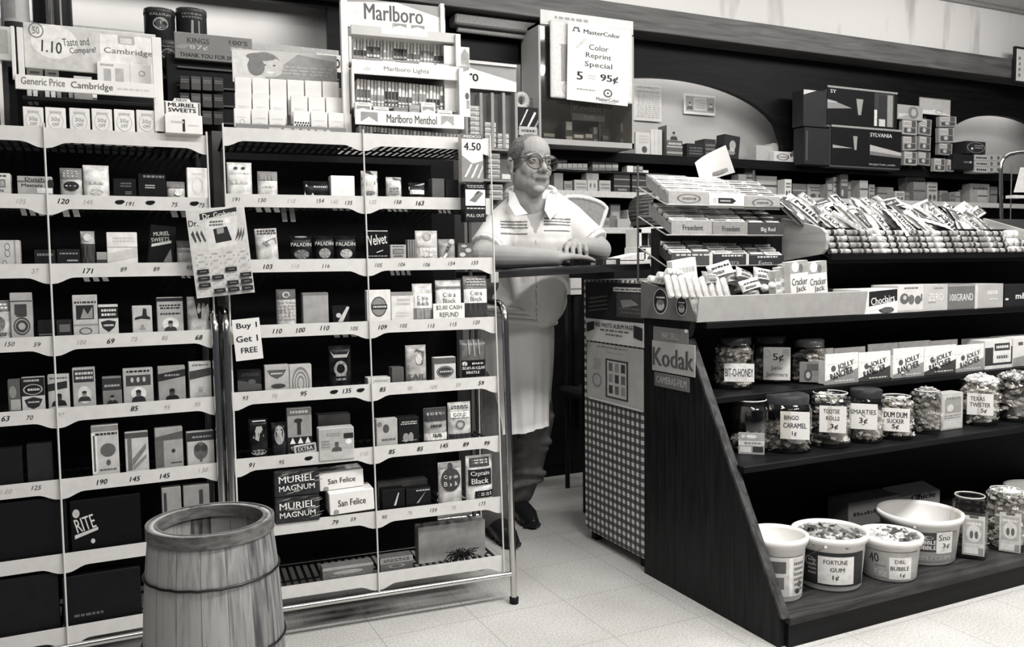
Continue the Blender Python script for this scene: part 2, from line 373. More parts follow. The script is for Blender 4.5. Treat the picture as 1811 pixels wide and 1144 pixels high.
P_B = [[], [(418, '191', 0), (464, '130', 0), (516, '110', -1), (567, '154', 0), (592, '145', -1), (617, '135', 0), (660, '135', -1), (704, '158', 0), (743, '163', 1)],
 [(474, '103', 1), (523, '110', -1), (577, '116', 0), (670, '105', 0), (711, '106', 0), (755, '106', 0), (799, '154', 0), (840, '153', 0)],
 [(491, '110', 1), (532, '100', 1), (575, '110', 1), (627, '105', 0), (677, '109', 1), (714, '105', 0), (763, '115', 0), (802, '115', 0), (843, '120', 0)],
 [(434, '93', 0), (486, '95', -1), (537, '95', 1), (590, '*', 1), (614, '135', 1), (637, '*', 1), (677, '85', 1), (725, '90', -1), (767, '109', -1), (811, '59', -1), (851, '59', 1)],
 [(445, '91', 1), (498, '95', 0), (545, '*', 1), (597, '110', 0), (645, '110', -1), (693, '85', 1), (743, '85', 1), (786, '145', 1), (824, '89', 1), (861, '99', 1)],
 [(593, '79', 1), (625, '59', 0), (680, '90', 0), (725, '75', -1), (767, '159', 0), (803, '75', -1), (853, '173', 0)], []]
RA = Rack('left', (.27, 2.47, 0), 0, -.64, 0, -.40, [1.455, 1.281, 1.101, .912, .723, .536, .34, .146], P_A, 'left metal display rack with white price rails, full of tobacco packets')
RB = Rack('right', (1.139, 2.409, 0), -4.3, -.832, -.03, -.434, [1.482, 1.294, 1.107, .919, .730, .54, .345, .157], P_B, 'right chrome legged display rack with white price rails beside the shopkeeper')

# ------------------------------------------------------------------ packets on the rack shelves
def ops_on(mb, ops, w, h, z0, rg):
    X = lambda x: (x-.5)*w
    Z = lambda z: z0+z*h
    for q in ops:
        k = q[0]
        if k == 'r': mb.rect(X(q[1]), Z(q[2]), X(q[3]), Z(q[4]), G(q[5]), sk=(q[6]*w if len(q) > 6 else 0))
        elif k == 'e': mb.ell(X(q[1]), Z(q[2]), q[3]*w, q[4]*h, G(q[5]))
        elif k == 'o': mb.ell(X(q[1]), Z(q[2]), q[3]*w, q[4]*h, G(q[5]), 24, q[6] if len(q) > 6 else .8)
        elif k == 't': mb.text(q[1], X(q[2]), Z(q[3]), q[5]*h, G(q[6]), q[4]*w if q[4] else None, radians(q[8]) if len(q) > 8 else 0, q[7] if len(q) > 7 else .01)
        elif k == 'l': mb.lines(X(q[1]), Z(q[2]), X(q[3]), Z(q[4]), q[5], G(q[6]), rg)
        elif k == 'p': mb.poly([(X(a), Z(b)) for a, b in q[1]], G(q[2]))
        elif k == 'f':                   # small head-and-shoulders portrait print
            cx, cz, r = q[1], q[2], q[3]; a = r*h/w if w else r
            mb.poly([(X(cx-1.5*r), Z(cz-1.9*r*w/h)), (X(cx+1.5*r), Z(cz-1.9*r*w/h)), (X(cx+1.2*r), Z(cz-.9*r*w/h)), (X(cx+.3*r), Z(cz-.5*r*w/h)), (X(cx-.3*r), Z(cz-.5*r*w/h)), (X(cx-1.2*r), Z(cz-.9*r*w/h))], G(q[4]))
            mb.ell(X(cx), Z(cz), r*.55*w, r*.8*w, G(q[5])); mb.ell(X(cx), Z(cz+.45*r*w/h), r*.58*w, r*.4*w, G(q[4]))
def pouch_mesh(mb, w, h, t, g, rg, z0=0, crimp=True):
    m = G(g, .3, .38 if g > .06 else .8, 42); sd = rg.random()*9
    def prof(x, z):
        a = max(0, 1-(2*x/w)**4); Zn = (z-z0)/h; b = min(1, 3.2*(1-Zn))**.7 if Zn < 1 else 0
        return t/2*(.25+.75*a)*(.12+.88*max(0, b))*(1+.16*sin(31*x/w+sd)*sin(9*Zn+sd))
    def surf(x, z, o): return (x, t/2-prof(x, z)-o*1.5-.0016, z)
    NX, NZ = 10, 10; v = []; f = []
    for sgn in (-1, 1):
        for j in range(NZ+1):
            for i in range(NX+1):
                x = -w/2+w*i/NX; z = z0+h*j/NZ; v.append((x, t/2+sgn*prof(x, z), z))
    M = (NX+1)*(NZ+1)
    for j in range(NZ):
        for i in range(NX):
            a = j*(NX+1)+i; f.append((a, a+1, a+NX+2, a+NX+1)); f.append((M+a, M+a+NX+1, M+a+NX+2, M+a+1))
    for j in range(NZ):
        for i in (0, NX): a = j*(NX+1)+i; f.append((a, a+NX+1, M+a+NX+1, M+a))
    for i in range(NX): f.append((i, i+1, M+i+1, M+i)); a = NZ*(NX+1)+i; f.append((a, a+1, M+a+1, M+a))
    mb.add(v, f, m, True); mb.surf = surf
    if crimp: mb.box(-w/2, t/2-.001, z0+h, w/2, t/2+.001, z0+h+.006, m)
def auto_ops(g, rg):
    d = .03 if g > .25 else g*2+.06
    m = .35*g if g > .25 else g*2+.04
    o = []
    k = rg.randrange(4)
    if k == 0: o = [('r', 0, .72, 1, .98, m), ('l', .1, .76, .9, .94, 2, d if m > .2 else .7), ('e', .5, .38, .3, .2, m), ('l', .15, .04, .85, .14, 2, d)]
    if k == 1: o = [('l', .12, .8, .88, .93, 1, d), ('r', .15, .3, .85, .7, m), ('l', .22, .38, .8, .62, 3, g), ('l', .2, .08, .8, .22, 2, d)]
    if k == 2: o = [('r', 0, .5, 1, 1, m), ('l', .1, .62, .9, .9, 2, .75 if m < .2 else .03), ('o', .5, .24, .25, .17, d, .7)]
    if k == 3: o = [('p', [(0, 0), (1, 0), (1, .3), (0, .55)], m), ('l', .12, .72, .9, .9, 2, d), ('e', .6, .45, .16, .12, d)]
    return o
KD = {'box': .045, 'pack': .03, 'pouch': .026, 'card': .012}
KN = {'box': ('carton', 'box'), 'pack': ('tobacco_packet', 'packet'), 'pouch': ('tobacco_pouch', 'pouch'), 'card': ('sign_card', 'sign')}
def item(R, k, kind, u0, v0, u1, g, look, ops=None, inset=.016, rot=0, dep=None, name=None, cat=None, lift=0, place=None):
    z = R.zs[k]; y = LEAN*(z-.1)+inset; um = (u0+u1)/2
    s0 = R.px(u0, z+.04, y); s1 = R.px(u1, z+.04, y); zt = R.loc(um, v0, y)[1]
    w = s1-s0; zb = z-.0285; mb = MB(); d = dep or KD[kind]; H = zt-zb; h = zt-z-lift; z0 = z-zb+lift
    rg = random.Random(int(u0*7+v0))
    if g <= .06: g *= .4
    if kind == 'pouch': pouch_mesh(mb, w, H-.006, d, g, rg)
    else: mb.box(-w/2, 0, lift, w/2, d, H, G(g, .45, .14, 35), .0012)
    ops_on(mb, ops if ops is not None else auto_ops(g, rg), w, h, z0, rg)
    nm = name or KN[kind][0]
    o = mb.build(nm); p = R.o+R.d*((s0+s1)/2)+R.n*y; o.location = (p.x, p.y, zb+.0006); o.rotation_euler = (0, radians(rot), R.a)
    c = R.cnt[k] = R.cnt.get(k, 0)+1
    tag(o, look+', '+(place or '%s from left, %s shelf of %s rack' % (ORD[c-1], ORD[k], R.side)), cat or KN[kind][1], None)
    return o
# shelf index, kind, left, top, right (photo px), tone, look, prints
def T(s, cx, cz, w, h, g, b=.01, rot=0): return ('t', s, cx, cz, w, h, g, b, rot)
por = lambda bg, fg: [('r', .06, .62, .94, .95, .04), ('l', .12, .68, .9, .92, 2, .6), ('e', .5, .28, .3, .24, bg), ('f', .5, .3, .19, .04, .25)]
A_ITEMS = [
 (1, 'box', -40, 306, 18, .62, 'pale carton at the frame edge', None), (1, 'box', 30, 312, 92, .42, 'grey carton with serif name', [('r', 0, .66, 1, .74, .12), T('Dutch', .5, .84, .55, .16, .04), T('Masters', .42, .5, .6, .17, .04), ('r', .55, .06, 1, .36, .8), ('e', .95, .6, .1, .24, .03)]),
 (1, 'pouch', 106, 297, 145, .55, 'grey pouch with dark oval', [('r', 0, .6, 1, 1, .2), ('l', .15, .65, .85, .95, 3, .6), ('e', .5, .33, .36, .17, .03), ('l', .2, .3, .8, .38, 1, .6)]),
 (1, 'pouch', 147, 292, 193, .82, 'bright white paper pouch', [('l', .2, .35, .8, .48, 1, .55), ('o', .5, .12, .25, .1, .6)]),
 (1, 'box', 200, 316, 240, .03, 'black carton with faint print', [('l', .3, .5, .8, .8, 2, .14), ('l', .5, .1, .8, .3, 2, .2)]), (1, 'box', 244, 308, 293, .028, 'black carton with tiny slogan', [('l', .15, .8, .95, .98, 1, .2), ('l', .25, .35, .6, .55, 2, .5)]),
 (1, 'pouch', 295, 321, 327, .5, 'small dull pouch', [('r', 0, .6, 1, 1, .2), ('e', .6, .3, .2, .2, .8)]), (1, 'pack', 331, 297, 367, .86, 'plain white packet', [('o', .5, .4, .28, .3, .72), ('l', .25, .75, .75, .85, 1, .7)]),
 (2, 'box', -35, 425, 35, .55, 'pale carton with ring marks', [('o', .68, .72, .07, .16, .2), ('o', .68, .45, .07, .16, .2), ('r', .86, 0, .89, 1, .3), ('o', .6, .05, .06, .1, .2)]), (2, 'box', 60, 442, 97, .05, 'low dark carton', [('l', .1, .5, .9, .8, 1, .25)]), (2, 'box', 100, 441, 141, .045, 'low dark carton with white flecks', [('l', .1, .6, .9, .8, 1, .25), ('l', .4, .1, .9, .3, 1, .5)]),
 (2, 'pouch', 143, 409, 168, .4, 'narrow grey pouch', [('r', 0, 0, 1, .6, .06), ('e', .5, .8, .3, .12, .6)]), (2, 'pack', 170, 446, 188, .35, 'small slanted grey packet', [('r', 0, 0, 1, .3, .05)]),
 (2, 'box', 189, 411, 243, .78, 'white banded carton', [('l', .2, .66, .9, .86, 2, .6), ('r', 0, .5, 1, .53, .5), ('p', [(0, 0), (1, .2), (1, .5), (0, .3)], .6)]),
 (2, 'box', 258, 399, 304, .025, 'black carton with slanted white lettering', [T('MURIEL', .45, .78, .62, .11, .6, .01, 10), T('SWEETS', .42, .62, .7, .11, .6, .01, 10), ('p', [(.1, .4), (.85, .55), (.85, .62), (.1, .48)], .6), ('p', [(.6, .02), (.95, .02), (.85, .4)], .2)], .016, 6),
 (2, 'pouch', 313, 426, 343, .55, 'small crinkled pouch by the pipe card', [('r', 0, .7, 1, 1, .12), ('l', .1, .45, .9, .6, 1, .3)]),
 (3, 'pouch', -25, 532, 18, .5, 'pouch cut by the frame edge', None), (3, 'pack', 19, 518, 58, .42, 'tall packet with ring seal', [('r', 0, .8, 1, .82, .03), ('r', .2, .5, .75, .74, .06), ('o', .5, .24, .38, .2, .06, .85), ('o', .5, .24, .28, .14, .06, .6), ('e', .5, .48, .25, .03, .06)]),
 (3, 'box', 66, 567, 97, .04, 'low dark tin', [('r', .05, .05, .95, .12, .2)]), (3, 'box', 99, 566, 126, .06, 'low dark tin with grey front', [('r', .2, .2, .9, .7, .14)]),
 (3, 'pack', 129, 522, 173, .5, 'packet with dark picture', [('l', .05, .77, .95, .86, 1, .05), ('r', .14, .38, .85, .74, .03), ('p', [(.3, .4), (.45, .66), (.6, .5), (.8, .7), (.8, .4)], .3), ('r', 0, .22, 1, .26, .3), ('o', .5, .08, .26, .09, .1)]),
 (3, 'pack', 174, 539, 209, .62, 'packet with badge and dark top', [('r', 0, .52, 1, .92, .02), ('l', .1, .58, .9, .88, 2, .7), ('p', [(.12, .4), (.5, .46), (.88, .4), (.8, .2), (.5, .04), (.2, .2)], .03), ('l', .25, .22, .75, .34, 1, .7)]),
 (3, 'pack', 234, 541, 269, .55, 'packet showing a small boot', [('r', .03, .42, .97, .95, .5), ('p', [(.55, .9), (.72, .88), (.74, .62), (.9, .55), (.9, .46), (.45, .5), (.1, .46), (.15, .56), (.5, .62)], .03), ('f', .5, .22, .1, .3, .25)]),
 (3, 'pack', 278, 526, 324, .45, 'portrait packet with arched words', [('r', 0, .88, 1, .98, .03), ('l', .1, .64, .9, .8, 2, .03), ('l', .12, .46, .9, .56, 1, .06), ('e', .5, .2, .32, .2, .75), ('f', .5, .2, .17, .05, .25)]), (3, 'pouch', 332, 525, 372, .6, 'shiny half dark pouch', [('p', [(.45, .35), (1, .25), (1, 1), (.3, 1)], .03)]),
 (4, 'pack', 14, 672, 36, .1, 'dark narrow packet', [('r', .2, 0, 1, .35, .4), ('e', .4, .6, .3, .2, .25)]), (4, 'pack', 38, 668, 79, .55, 'packet with shield and black top', [('r', 0, .42, 1, 1, .02), ('l', .1, .85, .8, .97, 1, .5), ('o', .5, .62, .42, .17, .5, .88), ('l', .25, .56, .8, .68, 1, .6), ('p', [(.12, .3), (.5, .38), (.9, .3), (.75, .08), (.5, .0), (.25, .08)], .03), ('l', .25, .18, .75, .26, 1, .6)]),
 (4, 'pack', 85, 663, 123, .5, 'portrait packet with slanted title', [('p', [(0, .5), (.9, .58), (.9, .8), (0, .72)], .03), ('l', .1, .86, .9, .94, 1, .1), ('f', .5, .3, .24, .02, .04)]), (4, 'pack', 129, 651, 169, .4, 'portrait packet with row of figures', por(.65, .04)),
 (4, 'pack', 181, 667, 215, .2, 'darker portrait packet', [('r', 0, .5, 1, .95, .04), ('l', .1, .6, .9, .75, 1, .4), ('f', .5, .2, .2, .03, .25)]), (4, 'pack', 218, 652, 271, .42, 'wide portrait packet with figures', [('l', .08, .87, .92, .97, 1, .02), ('r', .1, .48, .92, .8, .06), ('e', .3, .66, .05, .08, .5), ('e', .5, .66, .05, .08, .5), ('e', .7, .66, .05, .08, .5), ('e', .5, .24, .26, .2, .75), ('f', .5, .24, .16, .03, .1)]),
 (4, 'pack', 280, 648, 328, .32, 'portrait packet with slanted dark band', [('p', [(0, .55), (1, .68), (1, .9), (0, .78)], .03), ('l', .2, .68, .8, .78, 1, .3), ('f', .5, .2, .18, .02, .06)]), (4, 'pack', 335, 640, 374, .55, 'pale packet by the rack end', [('l', .1, .87, .9, .95, 1, .15), ('p', [(.02, .5), (.98, .6), (.98, .82), (.02, .74)], .06), ('f', .5, .2, .18, .4, .3)]),
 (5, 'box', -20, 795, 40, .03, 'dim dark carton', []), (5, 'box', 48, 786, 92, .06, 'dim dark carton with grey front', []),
 (5, 'pack', 163, 752, 211, .55, 'tall packet with oval picture', [('r', .0, .0, .2, .85, .8), ('r', .06, .05, .13, .8, .1), ('r', 0, .88, 1, .99, .25), ('l', .1, .78, .95, .86, 1, .03), ('e', .6, .48, .28, .14, .12), ('e', .6, .22, .08, .06, .1), ('l', .25, .05, .9, .1, 1, .1)]),
 (5, 'pack', 222, 765, 263, .55, 'packet with brushed diagonal print', [('r', .1, 0, .28, .85, .15), ('r', 0, .86, 1, 1, .08), ('p', [(.3, .1), (.9, .55), (.9, .7), (.3, .3)], .2), ('p', [(.35, 0), (.9, .3), (.9, .4), (.3, .08)], .25)]), (5, 'pack', 275, 757, 324, .35, 'grey packet with dark spine', [('r', .0, .0, .3, .75, .12), ('p', [(0, .78), (1, .9), (1, .7), (0, .68)], .1), ('e', .65, .4, .07, .05, .05), ('l', .55, .06, .95, .12, 1, .05)]),
 (5, 'pack', 331, 764, 379, .5, 'packet with leafy picture', [('r', 0, .72, 1, 1, .04), ('l', .2, .8, .9, .9, 1, .3), ('e', .5, .4, .26, .28, .12), ('e', .38, .5, .12, .12, .06), ('e', .62, .48, .13, .12, .06), ('r', .46, .05, .54, .3, .1)]),
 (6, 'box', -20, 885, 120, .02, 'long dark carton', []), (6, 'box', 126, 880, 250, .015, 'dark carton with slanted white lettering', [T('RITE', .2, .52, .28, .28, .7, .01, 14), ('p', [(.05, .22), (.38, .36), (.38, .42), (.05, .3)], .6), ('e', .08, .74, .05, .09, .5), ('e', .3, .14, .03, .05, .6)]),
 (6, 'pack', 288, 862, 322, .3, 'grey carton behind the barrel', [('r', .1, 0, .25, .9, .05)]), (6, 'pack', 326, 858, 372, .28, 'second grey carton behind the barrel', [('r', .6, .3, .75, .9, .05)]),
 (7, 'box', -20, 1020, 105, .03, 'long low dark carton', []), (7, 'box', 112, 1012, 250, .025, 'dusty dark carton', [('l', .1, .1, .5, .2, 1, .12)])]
CB = lambda bg: [('r', .08, .1, .92, .55, bg), T('China', .5, .44, .5, .12, .1, .01), T('Black', .5, .25, .5, .12, .1, .01)]
B_ITEMS = [
 (1, 'pouch', 402, 287, 446, .84, 'fat white pouch with tied top', [('e', .35, .82, .08, .04, .05), ('e', .65, .82, .08, .04, .05), ('l', .1, .64, .9, .68, 1, .5), ('l', .15, .3, .85, .45, 1, .7)]), (1, 'pouch', 456, 303, 491, .74, 'white pouch with grey top', [('r', 0, .62, 1, 1, .25), ('l', .2, .3, .8, .4, 1, .6)]),
 (1, 'pouch', 537, 320, 583, .04, 'dark pouch with pale flap', [('l', .35, .5, .9, .7, 1, .5), ('p', [(.02, 0), (.4, 0), (.1, .8)], .7)]), (1, 'box', 585, 311, 627, .9, 'plain bright white carton', []),
 (1, 'pouch', 640, 302, 669, .6, 'striped white pouch', [('p', [(.1, 1), (.5, 1), (1, .55), (1, .7)], .05), ('p', [(0, .62), (.8, .45), (.8, .55), (0, .75)], .12), ('e', .5, .15, .3, .06, .2)]), (1, 'pouch', 684, 313, 711, .55, 'crumpled mottled pouch', [('p', [(.4, 1), (1, .9), (1, .3)], .15), ('l', .1, .1, .8, .5, 3, .25)]), (1, 'pouch', 724, 323, 752, .06, 'small dark pouch with white band', [('r', .05, .2, .95, .5, .8), ('p', [(0, .5), (1, .9), (1, 1), (0, .7)], .5)]), (1, 'box', 764, 316, 786, .12, 'grey upright carton', []), (1, 'box', 788, 318, 811, .05, 'black upright carton', []),
 (2, 'pouch', 455, 404, 494, .6, 'silvery crumpled pouch', [('l', .05, .8, .95, .97, 2, .05), ('p', [(.3, .55), (.9, .7), (.95, .5), (.5, .42)], .2)], .016, -3), (2, 'pouch', 514, 417, 552, .03, 'black pouch with white block letters', [T('PALADIN', .5, .62, .95, .16, .55), ('e', .5, .2, .35, .2, .16), ('e', .5, .95, .3, .04, .25)]), (2, 'pouch', 557, 417, 591, .03, 'black pouch with white block letters', [T('PALADIN', .5, .66, .95, .16, .6), ('e', .5, .24, .3, .22, .3)]), (2, 'pouch', 594, 417, 630, .03, 'black pouch with white block letters', [T('PALADIN', .5, .64, .95, .16, .6), ('e', .5, .22, .3, .2, .4), ('l', .3, .1, .7, .3, 2, .8)]),
 (2, 'pack', 648, 407, 687, .02, 'black packet with white script', [T('Velvet', .5, .66, .85, .36, .8, .01, 8), ('p', [(.45, .22), (.75, .3), (.75, .27), (.45, .19)], .7), ('r', .05, .95, .97, .98, .6), ('l', .05, .06, .95, .1, 1, .6)]), (2, 'pack', 690, 433, 718, .4, 'short mottled grey packet', None), (2, 'pack', 721, 424, 735, .25, 'thin stacked packets seen edge on', [('r', .2, 0, .3, 1, .05), ('r', .5, 0, .6, 1, .05), ('r', .8, 0, .86, 1, .05)]),
 (2, 'pouch', 736, 408, 775, .62, 'pale pouch with two lines of lettering', [('e', .5, .78, .13, .12, .4), ('o', .5, .78, .2, .15, .35), T('Prince', .55, .3, .75, .16, .85, .02), T('Albert', .55, .12, .8, .16, .85, .02), ('r', .0, .42, 1, .44, .4)]), (2, 'pouch', 777, 423, 806, .3, 'grey pouch behind a slanted white strip', [('p', [(.05, .0), (.35, .0), (.98, .85), (.9, 1), (.7, 1)], .85), T('HALF', .55, .55, .6, .2, .05, .015, 62)]), (2, 'box', 810, 430, 836, .12, 'dark speckled carton', [('e', .3, .2, .2, .15, .6), ('e', .7, .5, .2, .15, .5), ('e', .4, .8, .2, .1, .5)]),
 (3, 'pouch', 490, 512, 524, .62, 'pale ribbed pouch', [('r', 0, .72, 1, 1, .1), T('O', .5, .84, .4, .18, .6), ('l', 0, .1, 1, .68, 6, .42)]), (3, 'box', 536, 518, 581, .36, 'plain grey carton', [('r', 0, .92, 1, 1, .2)]), (3, 'box', 588, 541, 618, .03, 'black packet with slanted tag', [('p', [(.3, 0), (.6, 0), (1, .9), (.85, .95)], .6), ('e', .35, .4, .15, .15, .6)]),
 (3, 'pack', 649, 513, 691, .78, 'white packet with dark oval', [('e', .5, .45, .33, .33, .25), ('o', .5, .45, .33, .33, .04, .9), ('r', .2, .36, .85, .52, .04), ('l', .24, .4, .8, .5, 1, .7)]), (3, 'pack', 692, 517, 731, .72, 'white packet with pale lettering', [('r', 0, .88, 1, 1, .3), ('l', .25, .5, .85, .8, 2, .5), ('l', .2, .1, .8, .3, 2, .6)]),
 (3, 'pouch', 731, 502, 766, .62, 'pouch with pale label and dark top', [('r', .02, .3, .98, .72, .8), T('China', .5, .6, .6, .12, .1), T('Black', .5, .44, .6, .12, .1), ('r', 0, .0, 1, .26, .3)], .016), (3, 'pouch', 772, 496, 817, .5, 'pouch with pale label and grey top', [('r', .02, .3, .98, .74, .8), T('China', .5, .62, .5, .12, .1), T('Black', .5, .46, .5, .12, .1), ('r', 0, .8, 1, .84, .2)]), (3, 'pouch', 821, 488, 863, .22, 'grey pouch with white label at rack end', [('r', .02, .34, .98, .68, .85), T('China', .5, .58, .5, .11, .08), T('Black', .5, .44, .5, .11, .08), ('r', 0, 0, 1, .32, .05), ('l', .1, .75, .9, .95, 3, .4)]),
 (4, 'box', 420, 656, 462, .05, 'dim dark carton', None), (4, 'pack', 468, 646, 511, .45, 'packet with winged badge', [('p', [(.1, .8), (.9, .8), (.75, .55), (.5, .42), (.25, .55)], .1), ('l', .25, .6, .75, .7, 1, .7), ('e', .55, .12, .3, .1, .06)]), (4, 'pack', 512, 645, 551, .5, 'packet with concentric arches', [('o', .5, .2, .4, .7, .2, .85), ('o', .5, .2, .28, .5, .2, .85), ('o', .5, .2, .16, .32, .2, .75)]),
 (4, 'pouch', 583, 612, 622, .03, 'black pouch with round emblem', [('p', [(.05, .88), (.2, .7), (.8, .7), (.95, .88), (.8, .78), (.2, .78)], .4), ('o', .5, .42, .3, .2, .3, .6), ('l', .25, .1, .75, .3, 2, .3)]), (4, 'box', 650, 668, 690, .65, 'low white card box', [('l', .3, .2, .9, .5, 1, .2)]), (4, 'box', 693, 650, 714, .1, 'dim grey carton', []), (4, 'pouch', 719, 611, 755, .4, 'tall crinkled pouch with dark letters', [('p', [(.1, .4), (.5, .9), (.9, .8), (.8, .45)], .12), T('SAIL', .5, .1, .9, .16, .1, .02), ('e', .6, .6, .15, .15, .6)]),
 (4, 'pack', 768, 632, 806, .6, 'packet with dark oval and band', [('r', 0, .7, 1, .98, .1), ('e', .5, .32, .4, .27, .05), ('o', .5, .32, .36, .23, .5, .94), ('l', .2, .26, .8, .4, 1, .5)]), (4, 'pouch', 815, 601, 861, .12, 'dark blister pouch of pipe cleaners', [('r', .05, .02, .95, .45, .01), T('BEAM-N-KLEAN', .5, .24, .85, .08, .8), T('BRISTLE', .45, .12, .5, .07, .8), ('e', .15, .36, .09, .06, .7), ('l', .4, .32, .85, .4, 1, .7), ('r', .3, .6, .35, 1, .3), ('r', .5, .55, .54, 1, .35), ('r', .7, .6, .73, 1, .4)]),
 (5, 'pouch', 441, 742, 474, .03, 'black pouch with pale crest', [('p', [(.2, .5), (.4, .8), (.7, .8), (.8, .5), (.6, .65), (.5, .4)], .4), ('r', .2, .93, .9, .96, .6), ('e', .5, .1, .4, .08, .25)]), (5, 'pouch', 481, 748, 508, .05, 'black pouch with pale mask', [('e', .5, .6, .32, .3, .35), ('e', .35, .7, .1, .1, .03), ('e', .65, .7, .1, .1, .03)]), (5, 'pack', 509, 722, 552, .3, 'packet with standing figure over triangles', [('r', 0, .84, 1, 1, .12), ('l', .12, .87, .88, .97, 1, .45), ('e', .45, .72, .17, .05, .03), ('r', .4, .4, .55, .72, .03), ('r', 0, .0, 1, .35, .02), ('p', [(.08, .2), (.2, .34), (.32, .2)], .8), ('p', [(.4, .2), (.52, .34), (.64, .2)], .8), ('p', [(.7, .2), (.82, .34), (.94, .2)], .8), ('l', .1, .04, .9, .14, 2, .7)]),
 (5, 'card', 522, 786, 562, .5, 'small label card lying forward', [('r', .1, .15, .9, .85, .04), T('EXTRA', .5, .5, .65, .5, .7)], .006, -6), (5, 'box', 563, 733, 620, .1, 'dark rounded tin at the back', [('r', .0, .5, 1, .55, .2)], .09), (5, 'box', 564, 757, 626, .52, 'pale flat tin with dark stamp', [('r', .04, .05, .96, .95, .42), ('r', .7, .5, .98, .74, .03), ('e', .84, .36, .09, .11, .85), ('l', .2, .62, .6, .8, 2, .2), ('f', .5, .25, .1, .08, .1), ('l', .06, .12, .3, .5, 3, .25)], -.004), (5, 'pack', 666, 741, 703, .45, 'pale packet with round seal', [('e', .45, .62, .15, .17, .08), ('e', .15, .8, .12, .1, .2), ('l', .2, .12, .9, .26, 1, .12)]), (5, 'box', 705, 738, 741, .03, 'black carton with white script', [('l', .1, .7, .9, .86, 2, .55), ('e', .35, .2, .15, .18, .3), ('e', .6, .22, .12, .18, .3), ('l', .1, .05, .9, .12, 1, .4)]), (5, 'pouch', 751, 722, 791, .35, 'two tone packet with white foot', [('r', 0, .6, 1, 1, .05), ('l', .1, .75, .9, .9, 1, .3), ('r', 0, 0, 1, .22, .75), ('r', .35, .08, .75, .2, .1), ('l', .25, .38, .75, .52, 1, .05)]), (5, 'pouch', 794, 712, 834, .5, 'pale pouch with bold short word', [('l', .1, .82, .9, .93, 2, .1), ('r', .1, .58, .9, .74, .8), T('GOLD', .5, .66, .6, .1, .03, .02), ('o', .5, .38, .2, .13, .15, .7), ('r', 0, .0, 1, .12, .04)]),
 (6, 'box', 668, 851, 756, .14, 'grey box with torn front behind others', [('r', .2, .3, .3, .6, .03)], .12), (6, 'box', 676, 866, 716, .02, 'black packet with pale streak', [('p', [(.5, .1), (.6, .1), (.75, .8), (.7, .8)], .6)]), (6, 'box', 718, 864, 762, .025, 'black shiny packet', [('l', .4, .8, .95, .95, 1, .5), ('p', [(.4, .1), (.5, .1), (.8, .8)], .3)]), (6, 'pouch', 777, 818, 818, .5, 'pouch with dark oval label', [('r', .05, .86, .95, .98, .3), ('e', .5, .55, .42, .3, .05), T('Captain', .5, .62, .6, .12, .75), T('Black', .5, .45, .6, .12, .75), ('e', .5, .9, .12, .08, .05)]), (6, 'pouch', 826, 806, 872, .7, 'white pouch with black bordered label', [('r', .12, .74, .88, .95, .06), ('l', .2, .8, .8, .92, 2, .6), ('r', .06, .3, .94, .68, .02), T('Captain', .5, .57, .7, .13, .75), T('Black', .5, .4, .65, .13, .75), ('r', .3, .0, 1, .16, .02), ('l', .4, .03, .95, .12, 2, .7)]),
 (7, 'box', 740, 926, 858, .5, 'large blank pale carton', [], .1), (7, 'box', 570, 1000, 660, .16, 'low grey tray', None), (7, 'box', 672, 985, 730, .12, 'low dim box', None)]
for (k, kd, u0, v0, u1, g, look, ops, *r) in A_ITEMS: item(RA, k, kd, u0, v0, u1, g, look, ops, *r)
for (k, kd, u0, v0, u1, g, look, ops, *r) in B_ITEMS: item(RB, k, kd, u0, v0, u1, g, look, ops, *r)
# stacked cigar boxes on the sixth shelf of the right rack
for (v0, v1, wd) in ((877, 924, 'lower'), (831, 877, 'upper')):
    z = RB.zs[6]; y = LEAN*(z-.1)-.0045; s0, s1 = RB.px(486, z+.06, y), RB.px(565, z+.06, y); w = s1-s0; mb = MB(); zb = RB.loc(525, v1, y)[1]; HH = RB.loc(525, v0, y)[1]-zb-.001
    m = G(.03, .25, .3, 60); mb.box(-w/2, 0, 0, w/2, .07, HH, m, .003); rg = random.Random(v0)
    for i in range(16):
        a, b = rg.uniform(-.5, .4)*w, rg.uniform(.005, .07); mb.poly([(a, b), (a+.02, b+.002), (a+.03, b+.007), (a+.008, b+.004)], G(rg.choice([.1, .25, .4])))
    mb.text('MURIEL', 0, .052, .02, G(.85), .8*w, .02, .01).text('MAGNUM', 0, .026, .016, G(.85), .8*w, .02, .01)
    o = mb.build('cigar_box'); p = RB.o+RB.d*((s0+s1)/2)+RB.n*y; o.location = (p.x, p.y, zb); o.rotation_euler = (0, 0, RB.a)
    tag(o, '%s of two dark foil wrapped cigar boxes with white capitals, near the barrel' % wd, 'box', 'foil wrapped cigar boxes')
